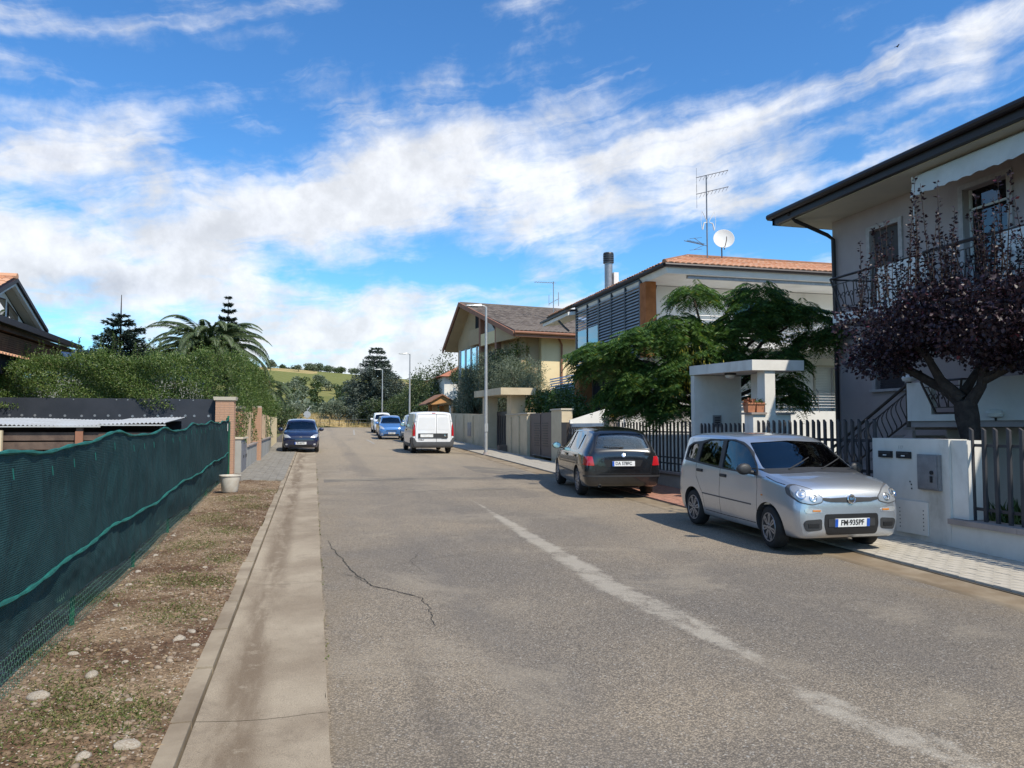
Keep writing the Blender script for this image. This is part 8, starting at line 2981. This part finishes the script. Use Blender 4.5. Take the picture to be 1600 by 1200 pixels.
gwn = MB().b2((-8.19, 24.5, 3.0), (-8.15, 28.0, 3.62)).build('window', M_PARA, lh)
for k in range(4):
    MB().b2((-8.14, 24.6 + k * .85, 3.05), (-8.12, 25.35 + k * .85, 3.58)).build('pane', glass_mat('sky_pane', (.5, .6, .65), 3.0), gwn)
# dormer
ya, yb, yc, zb_, zt = 21.1, 26.1, 23.6, 4.72, 5.86
MB().slab([(-8.30, ya + .35, zb_), (-8.30, yb - .35, zb_), (-8.30, yc, zt - .16)], [(-8.7, ya + .35, zb_), (-8.7, yb - .35, zb_), (-8.7, yc, zt - .16)]).build('gable_wall', M_WHITE, lh)
for k, (a, b_) in enumerate(((22.25, 23.05), (23.15, 23.95), (24.1, 24.9))):
    za = lambda y: zb_ + .08 + max(0, (zt - zb_ - .42) * (1 - abs(y - yc) / 2.1))
    f_ = MB().slab([(-8.285, a, zb_ + .04), (-8.285, b_, zb_ + .04), (-8.285, b_, za(b_)), (-8.285, a, za(a))], [(-8.297, a, zb_ + .04), (-8.297, b_, zb_ + .04), (-8.297, b_, za(b_)), (-8.297, a, za(a))]).build('window', M_WOODD, lh)
    MB().slab([(-8.27, a + .07, zb_ + .08), (-8.27, b_ - .07, zb_ + .08), (-8.27, b_ - .07, za(b_ - .07) - .07), (-8.27, a + .07, za(a + .07) - .07)], [(-8.283, a + .07, zb_ + .08), (-8.283, b_ - .07, zb_ + .08), (-8.283, b_ - .07, za(b_ - .07) - .07), (-8.283, a + .07, za(a + .07) - .07)]).build('pane', glass_mat('pale_pane', (.45, .5, .55), 4.0), f_)
for s, y1 in ((1, yb), (-1, ya)):
    MB().slab([(-7.95, yc, zt - .14), (-7.95, y1, zb_ - .04), (-8.05, y1, zb_ - .04), (-8.05, yc, zt - .14)], [(-7.95, yc, zt - .04), (-7.95, y1, zb_ + .05), (-8.05, y1, zb_ + .05), (-8.05, yc, zt - .04)]).build('rake_board', M_PARA, lh)
    MB().slab([(-7.88, yc, zt - .035), (-7.88, y1 + s * .12, zb_), (-11.5, y1 + s * .12, zb_), (-11.5, yc, zt - .035)], [(-7.88, yc, zt + .07), (-7.88, y1 + s * .12, zb_ + .10), (-11.5, y1 + s * .12, zb_ + .10), (-11.5, yc, zt + .07)]).build('roof', M_FASCIA, lh)
    MB().slab([(-8.06, yc, zt - .15), (-8.06, y1, zb_ - .05), (-8.3, y1, zb_ - .05), (-8.3, yc, zt - .15)], [(-8.06, yc, zt - .10), (-8.06, y1, zb_), (-8.3, y1, zb_), (-8.3, yc, zt - .10)]).build('soffit', M_SOFFIT, lh)
tile_roof(lh, [(-7.95, ya - .12, zb_ + .13), (-11.4, ya - .12, zb_ + .13), (-11.4, yc, zt + .10), (-7.95, yc, zt + .10)], .30, .20, M_TER, limit=120)
MB().tube([(-7.9, yc, zt + .12), (-11.4, yc, zt + .12)], .09, 8).build('ridge_tiles', M_TER, lh, True)
# dark solar roof glimpsed behind the hedge
sr = thing('far_house', 'long dark panelled roof glimpsed through the hedge beside the spruce', 'house', (-9, 42, 1))
MB().b2((-13, 40, .9), (-5.5, 46, 4.6)).build('wall', M_LOWW, sr)
MB().slab([(-13.4, 39.6, 4.62), (-5.1, 39.6, 4.62), (-5.1, 46.4, 4.62), (-13.4, 46.4, 4.62)], [(-12, 42.5, 5.7), (-6.4, 42.5, 5.7), (-6.4, 43.5, 5.7), (-12, 43.5, 5.7)]).build('roof', plain('solar_blue', (.03, .04, .07), .2), sr)
# more vehicles up the street
car2 = hatch(P_BLUE, 'DN 553HY', False, [(.42, .66), (.70, .70), (.80, .90), (.72, .93), (.52, .80)], 1.06)
FARCAR = make_car('parked_car', 'bright blue small hatchback parked among the far cars on the right', car2, (5.05, 52.3, gz(52.3)), math.pi + R(-3), 'car', 'cars parked along the street', 1)
far0 = FARCAR


def far_copy(label, paint, loc, rz, scale):
    r = dup(far0, loc, rz, label, None, scale)
    for ch in list(r.children):
        if ch.name.startswith('number_plate'):
            for q in list(ch.children):
                bpy.data.objects.remove(q)
        ms = [s_ for s_ in ch.data.materials] if ch.data else []
        if P_BLUE in ms:
            ch.data = ch.data.copy()
            for k_, m2 in enumerate(ms):
                if m2 == P_BLUE:
                    ch.data.materials[k_] = paint
    return r


far_copy('pale grey people carrier between the blue car and the white van', P_GREY, (6.15, 47.2, gz(47.2)), math.pi, (1.02, 1.08, 1.06))
far_copy('dark anthracite car mostly hidden behind the blue hatchback', P_DARK, (5.55, 59.0, gz(59)), math.pi, (1, 1.05, .96))
far_copy('white car farthest up the street on the right', P_WHITE, (5.75, 67.0, gz(67)), math.pi, (1.03, 1.1, 1.1))
# a bird high in the sky
bd = thing('bird', 'small dark bird gliding high in the blue sky at upper right', 'bird', (0, 0, 0))
d = Vector((0, 0, 0))
bc = Vector((19.7, 22.07, 15.2))
bm_ = MB().tube([bc - Vector((.06, .03, 0)), bc, bc + Vector((.06, .04, .01))], [.008, .022, .008], 8)
for s in (-1, 1):
    bm_.slab([bc + Vector((.03, 0, .0)), bc + Vector((-.03, 0, 0)), bc + Vector((-.04, s * .12, .03)), bc + Vector((0, s * .11, .035))], [bc + Vector((.03, 0, .012)), bc + Vector((-.03, 0, .012)), bc + Vector((-.04, s * .12, .038)), bc + Vector((0, s * .11, .043))])
bd.location = bc
bd.location = bc
bm_.build('body', M_INK, bd)
# ================================================================ parked vehicles
Z = lambda y: gz(y) + .004
make_car('parked_car', 'silver five-door city car parked half on the pavement beside the letterbox wall', PANDA, (6.97, 10.65, Z(10.65)), math.pi - R(1.5), 'car', 'cars parked along the street')
make_car('parked_car', 'black estate car seen from behind in front of the picket fence', WAGON, (6.83, 17.70, Z(17.70)), R(-8), 'car', 'cars parked along the street')
make_car('parked_van', 'white panel van with red tail lights seen from behind, left of the lamp post', VAN, (5.13, 35.75, Z(35.75)), R(0), 'van', 'cars parked along the street')
make_car('parked_car', 'dark navy small hatchback facing the viewer at the left kerb', hatch(P_NAVY, 'FR 402TX', True, grille=False), (-.52, 37.1, Z(37.1)), math.pi, 'car', 'cars parked along the street')
